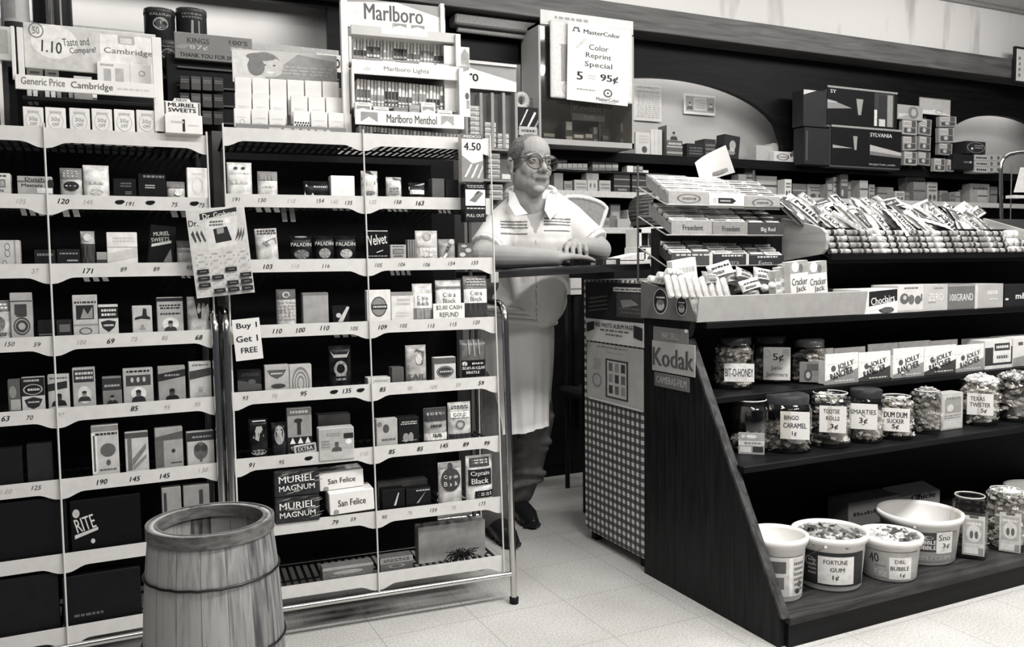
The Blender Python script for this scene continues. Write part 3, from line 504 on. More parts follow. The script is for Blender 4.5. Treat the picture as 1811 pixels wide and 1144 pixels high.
for (u0, v0, u1, v1, yy, wd) in ((583, 868, 662, 906, -.004, 'lower'), (566, 833, 644, 871, .03, 'upper')):
    z = RB.zs[6]; y = LEAN*(z-.1)+yy; um = (u0+u1)/2; s0, s1 = RB.px(u0, z+.06, y), RB.px(u1, z+.06, y); w = s1-s0
    zb, zt = RB.loc(um, v1, y)[1], RB.loc(um, v0, y)[1]
    if wd == 'lower': zlow = zt
    else: zb = zlow+.001
    mb = MB().box(-w/2, 0, 0, w/2, .08, zt-zb, G(.84, .4, .04), .002); h = zt-zb
    mb.text('San Felice', .0, h*.5, h*.3, G(.03), .62*w, 0, .015).ell(-.36*w, .12*h, .06*w, .12*h, G(.3))
    if wd == 'lower': mb.box(-w/2+.004, .01, -(zb-z+.0285), w/2-.004, .078, 0, G(.05))
    o = mb.build('cigar_box'); p = RB.o+RB.d*((s0+s1)/2)+RB.n*y; o.location = (p.x, p.y, zb); o.rotation_euler = (0, radians(-2), RB.a)
    tag(o, '%s of two white cigar boxes with black lettering on the right rack' % wd, 'box', 'white cigar boxes')
# brush heap on the lowest shelf
mb = MB(); rg = random.Random(3)
for i in range(70):
    a = rg.uniform(0, 6.28); r = rg.uniform(.02, .05); mb.tube([(0, 0, .02), (r*.6*cos(a), r*.4*sin(a), .03+rg.random()*.02), (r*1.3*cos(a), r*.6*sin(a), rg.uniform(0, .045))], .0015, BLK, 4)
p = RB.o+RB.d*RB.px(820, .19, .02)+RB.n*.05; o = mb.build('bristle_brush'); o.location = (p.x, p.y, RB.zs[7]-.0285); tag(o, 'tangled black bristle brush on the lowest shelf of right rack', 'brush')
# signs hung on the racks
def hung(R, quad, y, g, name, label, cat, fn, thick=.0015):
    (u0, v0), (u1, v1) = quad; s0, z1 = R.loc(u0, v0, y); s1, z0 = R.loc(u1, v1, y); w, h = s1-s0, z1-z0
    mb = MB().box(-w/2, 0, 0, w/2, thick, h, G(g, .5, .05, 10)); fn(mb, w, h)
    o = mb.build(name); p = R.o+R.d*((s0+s1)/2)+R.n*y; o.location = (p.x, p.y, z0); o.rotation_euler = (0, 0, R.a); tag(o, label, cat); return o
def f1(mb, w, h): ops_on(mb, [T('Buy 1', .52, .82, .75, .17, .02, .015), T('Get 1', .48, .52, .8, .15, .02, .015), T('FREE', .52, .24, .6, .13, .02, .015)], w, h, 0, rng)
o = hung(RB, ((415, 564), (466, 635)), .012, .78, 'sale_card', 'white handwritten sale card clipped to the right rack', 'sign', f1); o.rotation_euler[1] = radians(-4)
def f2(mb, w, h):
    q = [('r', .02, .02, .98, .98, .58), T('Dr.', .1, .84, .16, .07, .04, .02), ('p', [(.22, .87), (.86, .94), (.86, .99), (.22, .94)], .03)]
    q += [('p', [(.3, .52), (.78, .56), (.86, .9), (.3, .86)], .66), T('Dr. Grabow', .55, .92, .56, .06, .75, .01, 4), ('p', [(.44, .6), (.72, .62), (.66, .78), (.42, .76)], .03), ('p', [(.48, .7), (.6, .71), (.6, .77), (.48, .76)], .3), ('l', .36, .79, .6, .86, 2, .1), ('e', .68, .84, .05, .03, .8)]
    for i in range(3): q += [('p', [(.04+.08*i, .72), (.1+.08*i, .62), (.12+.08*i, .64), (.08+.07*i, .76)], .06), ('p', [(.76+.06*i, .6), (.86+.04*i, .68), (.86+.05*i, .76), (.8+.05*i, .66)], .08)]
    for j in range(6):
        for i in range(4):
            x, z = .06+.24*i, .46-.077*j; dk = (j >= 3 and (i+j) % 4 != 1) or (j == 2 and i in (0, 2)); q += [('l', x+.05, z+.02, x+.15, z+.035, 1, .3)]
            if dk: q += [('r', x, z-.04, x+.2, z+.012, .03), ('l', x+.05, z-.02, x+.16, z-.005, 1, .3)]
            else: q += [('e', x+.02, z-.01, .008, .006, .1), ('e', x+.18, z-.01, .008, .006, .1)]
    ops_on(mb, q, w, h, 0, rng)
o = hung(RB, ((342, 366), (451, 521)), .0, .64, 'pipe_card', 'pale pipe advertising card hung between the two racks', 'sign', f2, .002); o.rotation_euler[1] = radians(-5)
o = hung(RB, ((766, 537), (822, 563)), LEAN*.82+.006, .82, 'refund_card', 'white cash refund card in front of labelled pouches', 'sign', lambda mb, w, h: ops_on(mb, [T('$2.00 CASH', .5, .72, .82, .3, .1), T('REFUND', .5, .28, .6, .3, .1)], w, h, 0, rng))
# filter strip hung at the rack end: card, filter box, pull-out box
e = empty('filter_dispenser', RB.o+RB.d*(-.055)+RB.n*.02, RB.a); tag(e, 'pipe filter dispenser with handwritten price at the right rack end', 'dispenser')
e.location.z = 1.20
s0, z1 = RB.loc(816, 236, .02); s1, z0 = RB.loc(855, 322, .02); w = s1-s0; x = (s0+s1)/2+.055
mb = MB().box(x-w/2, 0, z0-1.2, x+w/2, .035, z1-1.2, G(.72, .45, .05), .001); mb.X = Matrix.Translation((x, 0, z0-1.2)); h = z1-z0
ops_on(mb, [('r', 0, .9, 1, 1, .15), T('MEDICO', .5, .945, .8, .055, .8, .02), ('p', [(0, 0), (1, 0), (1, .45), (.5, .38), (0, .55)], .25), T('4.50', .5, .74, .8, .16, .02, .015), ('p', [(.1, .1), (.2, .1), (.5, .36), (.42, .38)], .75), ('p', [(.4, .08), (.5, .08), (.8, .38), (.7, .36)], .75), ('p', [(.7, .08), (.8, .08), (.98, .3), (.98, .36)], .65)], w, h, 0, rng); mb.build('price_panel', e)
s0, z1 = RB.loc(822, 324, .01); s1, z0 = RB.loc(860, 392, .01); w = s1-s0; x = (s0+s1)/2+.055; h = z1-z0
mb = MB().box(x-w/2, -.008, z0-1.2, x+w/2, .035, z1-1.2, G(.02, .4), .001); mb.X = Matrix.Translation((x, -.008, z0-1.2))
ops_on(mb, [('r', .03, .42, .97, .84, .85), ('p', [(.2, .55), (.5, .5), (.9, .75), (.7, .8)], .2), ('p', [(.25, .56), (.4, .66), (.75, .8), (.6, .8)], .05), T('PULL OUT', .5, .16, .85, .08, .7, .01), ('l', .1, .88, .9, .97, 2, .4), ('l', .05, .32, .95, .38, 1, .6)], w, h, 0, rng); mb.build('pull_out_box', e)
# ================================================================== DISPLAYS ON TOP OF THE RACKS
class Frame:
    def __init__(s, o=(0, 0, 0), a=0):
        s.o = Vector(o); s.a = a; s.d = Vector((cos(a), sin(a), 0)); s.n = Vector((-sin(a), cos(a), 0))
    loc = Rack.loc; px = Rack.px
    def at(s, x, y, z): p = s.o+s.d*x+s.n*y; return Vector((p.x, p.y, z))
Rack.at = Frame.at
WF = Frame()
class Thing:                       # an Empty at the thing's base whose parts are measured in the frame R
    def __init__(s, R, name, base, label, cat, group=None):
        s.R = R; s.b = Vector(base); s.e = empty(name, R.at(*base), R.a); tag(s.e, label, cat, group); s.T = Matrix.Translation(-s.b)
    def mb(s): m = MB(); m.X = s.T.copy(); return m
    def slab(s, name, u0, v0, u1, v1, y, dep, g, ops=(), parent=None, c=.001, mat=None):
        m = MB(); slab(m, s.R, u0, v0, u1, v1, y, dep, g, ops, s.b, c, mat); return m.build(name, parent or s.e)
def slab(m, R, u0, v0, u1, v1, y, dep, g, ops=(), b=Vector(), c=.001, mat=None):
    um, vm = (u0+u1)/2, (v0+v1)/2
    s0, s1 = R.loc(u0, vm, y)[0], R.loc(u1, vm, y)[0]; z1, z0 = R.loc(um, v0, y)[1], R.loc(um, v1, y)[1]
    w, h = s1-s0, z1-z0; m.X = Matrix.Translation((s0+w/2-b.x, y-b.y, z0-b.z))
    m.box(-w/2, 0, 0, w/2, dep, h, mat or G(g, .5, .06, 18), c); ops_on(m, ops, w, h, 0, rng); return w, h
def solo(R, name, u0, v0, u1, v1, y, dep, g, ops, label, cat, group=None, rot=0, zb=None, c=.001, mat=None):
    um, vm = (u0+u1)/2, (v0+v1)/2; m = MB()
    s0, s1 = R.loc(u0, vm, y)[0], R.loc(u1, vm, y)[0]; z1, z0 = R.loc(um, v0, y)[1], R.loc(um, v1, y)[1]
    if zb is not None: z0 = zb
    w, h = s1-s0, z1-z0; m.box(-w/2, 0, 0, w/2, dep, h, mat or G(g, .5, .08, 18), c); ops_on(m, ops, w, h, 0, rng)
    o = m.build(name); o.location = R.at(s0+w/2, y, z0); o.rotation_euler = (0, radians(rot), R.a); return tag(o, label, cat, group)
# --- white price-comparison cigarette display, left rack
zt = RA.zs[0]-.028
t = Thing(RA, 'cigarette_display', (RA.px(150, 1.5, .1), .1, zt), 'white cigarette display with price header on top of left rack', 'display')
t.slab('header', 43, 50, 276, 128, .12, .012, .72, [('r', 0, .03, 1, .97, .62), ('e', .22, .62, .17, .38, .82), ('o', .09, .84, .055, .17, .2, .84), T('50', .09, .84, .05, .16, .2), T('1.10', .2, .5, .15, .26, .06, .01, -4), T('Taste and', .38, .66, .2, .17, .1, .0, 8), T('Compare!', .43, .47, .2, .17, .1, 0, 8), ('r', .56, -.4, .965, .9, .84), ('r', .7, .7, .83, .9, .45), ('r', .72, .72, .81, .84, .7), T('Cambridge', .78, .52, .38, .17, .2, .005), ('r', .56, -.38, .66, -.05, .8)])
t.slab('packet_picture', 172, 112, 268, 152, .108, .012, .84, [('r', .12, .1, .25, .7, .45), ('r', .33, .1, .48, .75, .5), ('l', .05, .8, .3, .95, 1, .4), ('o', .82, .6, .06, .12, .3), ('r', .6, 0, .605, 1, .5)])
t.slab('front_lip', 27, 140, 276, 165, .05, .006, .82, [T('Generic Price', .19, .6, .3, .5, .2), T('Cambridge', .53, .48, .3, .6, .14, .01), ('l', .7, .4, .95, .6, 1, .6)])
for a in ((20, 46, 27, 140, .06), (31, 48, 42, 140, .11), (271, 66, 288, 232, .07), (-4, 20, 3, 225, .14)): t.slab('side_post', *a, .01, .8, (), None, .001)
t.slab('back_panel', 30, 100, 275, 236, .24, .004, .02)
t.slab('tier_shelf', 40, 176, 272, 182, .1, .1, .05)
def packs(R, cols, v0, v1, y, dep, tones, opsf, lab, group, name='cigarette_packet', cat='packet'):
    for i, (a, b) in enumerate(cols): solo(R, name, a, v0(i), b, v1(i), y, dep, tones[i % len(tones)], opsf(i), lab(i), cat, group)
packs(RA, [(41+39.5*i+(3 if i > 1 else 0), 41+39.5*i+36+(3 if i > 1 else 0)) for i in range(6)], lambda i: 189+1.2*i, lambda i: 232+.8*i, .075, .022, [.78, .82, .76], lambda i: [('l', .2, .72, .8, .9, 1, .5), T('30\u00a2', .5, .5, .45, .2, .45), T('OFF', .5, .3, .35, .14, .45), ('o', .5, .45, .38, .38, .55, .93)],
      lambda i: 'white cigarette packet with cents-off mark, %s from left on top of left rack' % ORD[i], 'white packets along the left rack top')
for i, (a, b, v0) in enumerate(((48, 76, 120), (80, 104, 122), (131, 163, 135))): solo(RA, 'cigarette_packet', a, v0, b, v0+46, .15 if i < 2 else .11, .022, .6, [('r', 0, 0, 1, .5, .3), ('l', .2, .6, .8, .9, 2, .15)], '%s packet peeping through the gap of the white display' % ['leftmost', 'middle', 'rightmost'][i], 'packet', 'packets inside the white display')
packs(RA, [(48+10.5*i, 56+10.5*i) for i in range(12)], lambda i: 156, lambda i: 180, .13, .05, [.6, .7, .03, .65, .75, .3, .02], lambda i: [('r', 0, 0, 1, .3, .1)], lambda i: 'packet edge in the dark tier of the white display, %s from left' % ORD[i], 'packet edges in the dark tier')
t = Thing(RA, 'cigar_carton', (RA.px(322, 1.5, .06), .06, zt), 'white cigar sample carton with lettered flap at left rack corner', 'carton')
t.slab('flap', 290, 180, 355, 236, .09, .008, .78, [('r', .02, .5, .06, .98, .1), ('r', .94, .5, .98, .98, .1), T('MURIEL', .5, .89, .76, .12, .02, .025), T('SWEETS', .5, .73, .76, .12, .02, .025), ('p', [(.25, 1), (.75, 1), (.7, 1.1), (.3, 1.1)], .8), T('NEW', .5, 1.05, .3, .07, .05, .02)])
t.slab('tray', 292, 203, 358, 236, .05, .035, .82, [('r', .46, .1, .53, .75, .03), ('l', .15, .5, .5, .7, 1, .5), ('l', .6, .4, .9, .5, 1, .6)])
# neighbouring display at the frame edge
t = Thing(RA, 'cigarette_display', (RA.px(-20, 1.5, .1), .1, zt), 'pale cigarette display cut off by the left edge, with grey poster', 'display')
t.slab('header', -60, 44, 22, 104, .13, .01, .62, [('r', .2, .2, .9, .9, .4)]); t.slab('back_panel', -60, 105, 16, 234, .16, .01, .05); t.slab('side_post', -66, 40, -58, 234, .06, .1, .7)
# --- stepped white packets with portrait header, right rack
zt = RB.zs[0]-.028
t = Thing(RB, 'cigarette_display', (RB.px(510, 1.52, .1), .1, zt), 'stepped cigarette display with smiling portrait header on right rack', 'display')
t.slab('header', 411, 92, 596, 150, .2, .008, .56, [('r', 0, 0, .3, .95, .68), ('p', [(.28, .12), (.62, .95), (.98, .8), (1, .0), (.3, .0)], .34), ('e', .3, .62, .15, .33, .25), ('e', .35, .5, .13, .3, .6), ('e', .3, .56, .015, .03, .15), ('e', .39, .56, .015, .03, .15), ('p', [(.3, .36), (.41, .38), (.36, .3)], .85), ('e', .22, .5, .08, .28, .2), ('e', .27, .8, .14, .12, .22), ('r', .76, -.02, .98, .14, .82), ('l', .45, .3, .95, .6, 3, .45)])
t.slab('step_tray', 416, 150, 604, 222, .19, .006, .7); t.slab('front_strip', 417, 222, 612, 236, .085, .006, .25, [('l', .25, .2, .85, .8, 1, .6)])
dots = [('e', .12+.16*(i % 6)+(.08 if (i//6) % 2 else 0), .1+.14*(i//6), .045, .05, .03) for i in range(18)]
for r, (v0, v1, y) in enumerate(((192, 225, .1), (165, 216, .13), (137, 200, .16))):
    for c in range(6):
        u = 416+31*c+(6*(2-r) if c > 2 else 0)-(2 if r == 0 else 0); sp = (r, c) in ((0, 3), (1, 5))
        solo(RB, 'cigarette_packet', u, v0+1.5*c, u+29, v1+1.5*c, y, .022, [.84, .8, .82][(r+c) % 3], (dots if sp else [('l', .15, .45, .85, .62, 1, .7), ('p', [(.1, .2), (.5, .3), (.9, .2), (.9, .16), (.1, .16)], .6)] if (r*2+c) % 3 else [('l', .2, .5, .8, .6, 1, .72), ('o', .5, .3, .16, .14, .5)]), ('%s cigarette packet, %s column of the %s step, portrait display' % ('black dotted' if sp else 'plain white', ORD[c], ['front', 'middle', 'rear'][r])), 'packet', 'white packets on the stepped display')
# --- tall three-tier cigarette display
t = Thing(RB, 'cigarette_display', (RB.px(715, 1.6, .1), .1, zt), 'tall white three-tier cigarette display on right rack, big serif header', 'display')
t.slab('header', 613, 4, 787, 54, .22, .012, .34, [('p', [(0, .0), (1, -.12), (1, .55), (.5, .99), (0, .85)], .84), T('Marlboro', .47, .58, .6, .56, .12, .02)], c=0)
for a in ((605, 0, 617, 236, .1, .02), (779, 6, 786, 60, .21, .02)): t.slab('side_post', *a, .8)
for a in ((806, 60, 815, 118, .09), (812, 120, 820, 206, .07), (617, 64, 622, 110, .1), (622, 118, 627, 190, .08)): t.slab('side_panel', *a, .14, .7, (), None, .001)
chev = lambda x0, x1, g: [('p', [(x0, .85), (x1, .85), (x1, .2), ((x0+x1)/2, .55), (x0, .2)], g)]
t.slab('top_rail', 621, 51, 806, 68, .1, .05, .55, [('r', .28, .3, .72, 1, .84)]); t.slab('top_sign', 695, 42, 752, 52, .12, .01, .84, chev(.02, .42, .3)+chev(.56, .98, .3))
t.slab('middle_lip', 622, 111, 812, 136, .085, .006, .82, [T('Marlboro Lights', .5, .45, .42, .4, .25, .01), ('p', [(.1, .3), (.18, .3), (.14, .6)], .6)])
t.slab('lower_lip', 628, 198, 821, 224, .06, .006, .82, chev(.05, .2, .3)+[T('Marlboro Menthol', .51, .5, .46, .56, .08, .014)]+chev(.78, .9, .35), c=.001)
t.slab('back_panel', 620, 56, 808, 240, .24, .004, .1)
for nm, v, y in (('tier_shelf', 107, .1), ('tier_shelf', 190, .085)): t.slab(nm, 624, v, 808, v+4, y, .12, .3)
t.slab('wing_card', 786, 82, 831, 206, .11, .008, .8, [('p', [(.6, .62), (.98, .68), (.98, .9), (.8, .98), (.6, .85)], .3), T('Marlboro', .8, .74, .3, .04, .8, 0), ('e', .88, .3, .08, .05, .1), ('r', .85, .12, .97, .24, .3)])
vers = []
for tier, (x0, x1, v0, v1, y, nm) in enumerate(((624, 790, 63, 108, .14, 'top'), (630, 802, 139, 187, .12, 'middle'), (634, 814, 222, 247, .085, 'bottom'))):
    n = 28
    for i in range(n):
        a = x0+(x1-x0)*i/n; g6 = (i//4+tier) % 3; dark = (.06, .12, .3)[g6]
        sp = .62 if (i//4+tier) % 2 else .45
        solo(RB, 'cigarette_packet', a+.6, v0+.09*(a-x0), a+(x1-x0)/n-.9, v1+.06*(a-x0), y+.004*((i*7) % 3), .05, .8, [('r', 0, 0, 1, sp, dark), ('r', 0, sp*.35, 1, sp*.5, .75 if g6 else .4), ('r', .2, sp*.1, .8, sp*.25, .7)], 'edge-on cigarette packet, %s from left, %s tier of tall display' % (ORD[i], nm), 'packet', 'packets of the tall display, %s tier' % nm, 2)
for i, (a, b, v0, v1) in enumerate(((628, 657, 181, 206), (661, 688, 189, 208), (696, 722, 190, 207), (724, 742, 186, 208), (745, 770, 181, 212), (774, 800, 195, 214))):
    solo(RB, 'cigarette_packet', a, v0, b, v1, .075, .022, [.8, .82, .2, .4, .84, .8][i], [('p', [(.1, .75), (.9, .75), (.9, .5), (.5, .62), (.1, .5)], .3), ('l', .2, .85, .8, .95, 1, .4)], 'packet standing behind the lowest lip of tall display, %s from left' % ORD[i], 'packet', 'packets behind the lowest lip')
for i, (a, b) in enumerate(((676, 700), (741, 768), (772, 795))): solo(RB, 'cigarette_packet', a, 108+3*i, b, 124+3*i, .092, .022, .82, [('p', [(.1, .8), (.9, .8), (.9, .4), (.5, .6), (.1, .4)], .45)], 'packet standing behind the middle lip of tall display, %s from left' % ORD[i], 'packet', 'packets behind the middle lip')
# ================================================================== BEHIND THE RACKS
BY = 3.2                                       # rear cigarette shelving
t = Thing(WF, 'cigarette_rack', (WF.px(400, 1.7, BY), BY, 0), 'dark cigarette rack with grey thank-you sign behind the left rack', 'rack')
t.slab('sign_board', 309, 62, 446, 108, BY-.03, .02, .28, [T('KINGS', .3, .72, .28, .2, .08), T("100'S", .82, .78, .24, .18, .08), T('87\u00a2', .3, .45, .24, .2, .7, .02), T('87\u00a2', .82, .5, .24, .2, .7, .02), ('p', [(0, .4), (.08, .55), (.2, .55), (.12, .36)], .4), T('THANK YOU FOR SMOKING', .52, .16, .92, .16, .06)])
t.slab('cabinet', 312, 108, 605, 1000, BY, .2, .015)
for v in (128, 160, 190, 220): t.slab('rack_rail', 314, v, 600, v+3, BY-.012, .01, .12)
cols = [(318+20*i, 335+20*i) for i in range(4)]
for r in range(3):
    packs(WF, cols, lambda i: 134+30*r+i, lambda i: 158+30*r+i, BY-.05, .03, [.06, .1, .08], lambda i: [('l', .1, .5, .9, .8, 2, .25)], lambda i: 'dim cigarette packet behind racks, %s column, %s row under the grey sign' % (ORD[i], ORD[r]), 'dim packets under the grey sign')
t.slab('short_sign', 560, 98, 640, 128, BY-.04, .01, .8, [T('ore', .55, .5, .3, .55, .03, .02)])
def tin(u0, u1, v0, v1, y, g, label, deco):
    s0, s1 = WF.loc(u0, v1, y)[0], WF.loc(u1, v1, y)[0]; r = (s1-s0)/2; z1, z0 = WF.loc((u0+u1)/2, v0, y)[1], WF.loc((u0+u1)/2, v1, y)[1]; h = z1-z0
    e = empty('tobacco_tin', (s0+r, y+r, z0)); tag(e, label, 'tin', 'tobacco tins above the left rack')
    def surf(x, z, o): return ((r+o)*sin(x/r), -(r+o)*cos(x/r), z)
    m = MB(surf).lathe([(r*.97, 0), (r, .004), (r, h-.022)], G(g, .35, .1, 20), 28); deco(m, r, h); m.build('body', e)
    MB().lathe([(r*1.0, h-.022), (r*1.03, h-.02), (r*1.03, h-.004), (r*.98, h), (0, h-.002)], G(g*1.6+.02, .3), 28).build('lid', e)
def d1(m, r, h): m.text('RALEIGH', 0, h*.78, h*.09, G(.5), r*1.4, 0, .01); m.ell(0, h*.48, r*.5, h*.2, G(.5)); m.ell(-.1*r, h*.5, r*.25, h*.13, G(.1)); m.ell(.1*r, h*.38, r*.3, h*.08, G(.12)); m.lines(-r*.7, h*.88, r*.7, h*.96, 1, G(.4), rng)
def d2(m, r, h): m.lines(-r*.8, h*.78, r*.7, h*.9, 2, G(.25), rng); m.poly([(-.2*r, .1*h), (0, .1*h), (.05*r, .75*h), (-.1*r, .75*h)], G(.45)); m.rect(.35*r, .1*h, .45*r, .75*h, G(.35)); m.poly([(-.5*r, .5*h), (0, .45*h), (0, .55*h)], G(.6))
def d3(m, r, h): m.rect(-.3*r, 0, .1*r, h, G(.12)); m.rect(.4*r, 0, .5*r, h*.9, G(.4)); m.poly([(-.25*r, 0), (-.1*r, h*.9), (0, h*.9), (-.05*r, 0)], G(.5))
def d0(m, r, h): m.lines(-r*.6, h*.4, r*.6, h*.6, 2, G(.2), rng)
tin(257, 313, 12, 69, 3.27, .025, 'dark tobacco tin with portrait medallion standing on another tin', d1); tin(272, 326, 70, 119, 3.27, .03, 'lower portrait medallion tin half hidden by the grey sign', d1)
tin(316, 371, 12, 107, 3.27, .03, 'dark tobacco tin with pale streaks right of medallion tin', d2); tin(60, 132, -30, 119, 3.27, .02, 'big black tobacco tin with pale stripes behind white display', d3)
tin(138, 197, 53, 119, 3.27, .03, 'dark tin peeping over the white display header, left one', d0); tin(200, 258, 58, 119, 3.27, .03, 'dark tin peeping over the white display header, right one', d0); tin(0, 52, -25, 46, 3.27, .7, 'white tin at the top left corner of the photo', lambda m, r, h: (m.rect(-.6*r, .2*h, .1*r, .7*h, G(.45)), m.rect(-r*.8, 0, r*.8, h*.12, G(.05))))
t = Thing(WF, 'stock_shelf', (WF.px(190, 1.7, 3.22), 3.22, 0), 'dark stock shelving carrying tobacco tins behind the left rack', 'shelf')
t.slab('tin_board', -150, 118, 306, 123, 3.22, .2, .03); t.slab('back_panel', -150, 123, 306, 960, 3.3, .02, .008)
solo(WF, 'upright_board', 376, 232, 395, 336, 3.0, .02, .14, [], 'grey upright board seen in the gap between the two racks', 'board', None, 0, .0)
for u in (-60, 298): t.slab('support_post', u, 123, u+5, 955, 3.24, .02, .02)
solo(WF, 'stock_carton', -60, 47, 54, 117.5, 3.26, .12, .03, [], 'black carton under the white tin at top left', 'carton')
# second serif-lettered cigarette rack behind the tall display
CY = 3.6
t = Thing(WF, 'cigarette_rack', (WF.px(868, 1.6, CY), CY, 0), 'grey slotted cigarette rack with white sloped header behind shopkeeper', 'rack')
t.slab('header', 800, 112, 913, 158, CY, .02, .35, [('p', [(0, .0), (1, .0), (1, .38), (0, .92)], .84), T('ro', .32, .42, .16, .3, .02, .03)])
t.slab('header_rail', 800, 109, 914, 114, CY-.01, .03, .7); t.slab('cabinet', 823, 160, 917, 880, CY+.03, .12, .14)
for u in (823, 849, 869, 889, 911): t.slab('slot_divider', u, 164, u+5, 262, CY-.01, .04, .32)
t.slab('tray_ledge', 822, 262, 920, 266, CY-.03, .06, .3); t.slab('tray_ledge', 840, 317, 905, 321, CY-.03, .06, .3)
k = 0
for u, n, vb in ((830, 8, 258), (856, 5, 260), (879, 3, 262)):
    for j in range(n): solo(WF, 'cigarette_packet', u+2, vb-9*(j+1)+1.2, u+21, vb-9*j, CY-.005-.0, .03, .72, [('r', .05, .15, .5, .5, .35), ('r', .6, .2, .9, .6, .5), ('r', 0, .82, 1, 1, .45)], 'flat packet in %s slot behind the shopkeeper, %s from the bottom' % (ORD[('830', '856', '879').index(str(u))], ORD[j]), 'packet', 'flat packets in the grey rack')
for j in range(5): solo(WF, 'cigarette_packet', 864, 271+9.2*j, 884, 279+9.2*j, CY-.01, .03, .6, [('r', .1, .2, .9, .45, .2), ('r', 0, .8, 1, 1, .3)], 'flat packet in the ladder stack left of the head, %s from top' % ORD[j], 'packet', 'ladder stack by the head')
for j in range(3): solo(WF, 'cigarette_packet', 866, 326+9.5*j, 889, 334+9.5*j, CY-.01, .03, .55, [('r', .1, .2, .9, .45, .2)], 'flat packet in the short stack by the shoulder, %s from top' % ORD[j], 'packet', 'short stack by the shoulder')
solo(WF, 'small_carton', 888, 308, 903, 317, CY-.03, .04, .75, [], 'tiny white carton beside the ear', 'carton')
# tape rolls and pens beside the rack
t = Thing(WF, 'stripe_box', (WF.px(935, 1.75, 3.9), 3.9, WF.loc(930, 420, 3.9)[1]), 'black carton with slanted white stripes between slotted rack and cabinet', 'carton')
t.slab('carton', 917, 190, 952, 226, 3.9, .08, .02, [('p', [(.05, .1), (.12, .1), (.5, .9), (.42, .9)], .7), ('p', [(.4, 0), (.5, 0), (.9, .75), (.8, .8)], .75), ('p', [(.75, .0), (.85, 0), (1, .3), (1, .45)], .3)]); t.slab('paper_note', 918, 224, 950, 240, 3.89, .004, .5, [('l', .1, .3, .9, .8, 1, .08)]); t.slab('plinth', 920, 240, 950, 850, 3.9, .08, .02)
p = WF.loc(920, 179, 4.2); t = Thing(WF, 'tape_roll', (p[0], 4.2, p[1]), 'roll of tape hung on a peg between slotted rack and film cabinet', 'tape')
m = MB(); m.X = Matrix.Rotation(radians(90), 4, 'X'); m.lathe([(.022, -.02), (.048, -.02), (.048, .02), (.022, .02), (.022, -.02)], G(.55), 24); m.build('roll', t.e)
m = MB(); m.tube([(-.02, 0, .02), (.15, 0, .02)], .004, STEEL, 8); m.build('peg', t.e)
# ================================================================== WOODEN KEG
def keg_mat():
    m, N, L, P = nt('stave_wood'); P.inputs['Roughness'].default_value = .6
    tc = N.new('ShaderNodeTexCoord'); sx = N.new('ShaderNodeSeparateXYZ'); at = N.new('ShaderNodeMath'); at.operation = 'ARCTAN2'
    L.new(tc.outputs['Object'], sx.inputs[0]); L.new(sx.outputs['Y'], at.inputs[0]); L.new(sx.outputs['X'], at.inputs[1])
    mu = N.new('ShaderNodeMath'); mu.operation = 'MULTIPLY'; mu.inputs[1].default_value = 17/(2*pi); L.new(at.outputs[0], mu.inputs[0])
    fl = N.new('ShaderNodeMath'); fl.operation = 'FLOOR'; L.new(mu.outputs[0], fl.inputs[0]); wn = N.new('ShaderNodeTexWhiteNoise'); wn.noise_dimensions = '1D'; L.new(fl.outputs[0], wn.inputs['W'])
    fr = N.new('ShaderNodeMath'); fr.operation = 'FRACT'; L.new(mu.outputs[0], fr.inputs[0])
    gap = N.new('ShaderNodeMath'); gap.operation = 'LESS_THAN'; gap.inputs[1].default_value = .02; L.new(fr.outputs[0], gap.inputs[0])
    mp = N.new('ShaderNodeMapping'); mp.inputs['Scale'].default_value = (34, 34, 1.6); L.new(tc.outputs['Object'], mp.inputs[0])
    no = N.new('ShaderNodeTexNoise'); no.inputs['Scale'].default_value = 3; no.inputs['Detail'].default_value = 6; no.inputs['Distortion'].default_value = .5; L.new(mp.outputs[0], no.inputs['Vector'])
    n2 = N.new('ShaderNodeTexNoise'); n2.inputs['Scale'].default_value = 5; n2.inputs['Detail'].default_value = 3; L.new(tc.outputs['Object'], n2.inputs['Vector'])
    a = N.new('ShaderNodeMath'); a.operation = 'MULTIPLY_ADD'; a.inputs[1].default_value = .62; L.new(wn.outputs['Value'], a.inputs[0]); L.new(no.outputs['Fac'], a.inputs[2])
    b = N.new('ShaderNodeMath'); b.operation = 'MULTIPLY_ADD'; b.inputs[1].default_value = .25; L.new(n2.outputs['Fac'], b.inputs[0]); L.new(a.outputs[0], b.inputs[2])
    c = N.new('ShaderNodeValToRGB'); e = c.color_ramp.elements; e[0].position = .5; e[0].color = tint(.05); e[1].position = 1.1 if False else 1.0; e[1].color = tint(.4); L.new(b.outputs[0], c.inputs[0])
    mx = N.new('ShaderNodeMix'); mx.data_type = 'RGBA'; mx.inputs[7].default_value = tint(.04); L.new(gap.outputs[0], mx.inputs[0]); L.new(c.outputs[0], mx.inputs[6]); L.new(mx.outputs[2], P.inputs['Base Color'])
    return m
KX, KY, KH = .169, 1.76, .583
KM = keg_mat(); e = empty('wooden_keg', (KX, KY, 0)); tag(e, 'open wooden stave keg standing in front of the racks', 'keg')
rad = lambda z: .116+.0195*(1-((z-.27)/.31)**2)
pr = [(rad(KH*i/16), KH*i/16) for i in range(17)]
MB().lathe(pr+[(rad(KH)-.010, KH), (rad(KH-.02)-.013, KH-.02)]+[(rad(KH*i/10)-.013, KH*i/10) for i in range(9, 0, -1)], KM, 68).build('staves', e)
MB().lathe([(0, .02), (.105, .02), (.105, .03), (0, .03)], KM, 40).build('bottom_head', e)
hm = wood('hoop_wood', .07, .2, (8, 8, 30), 4)
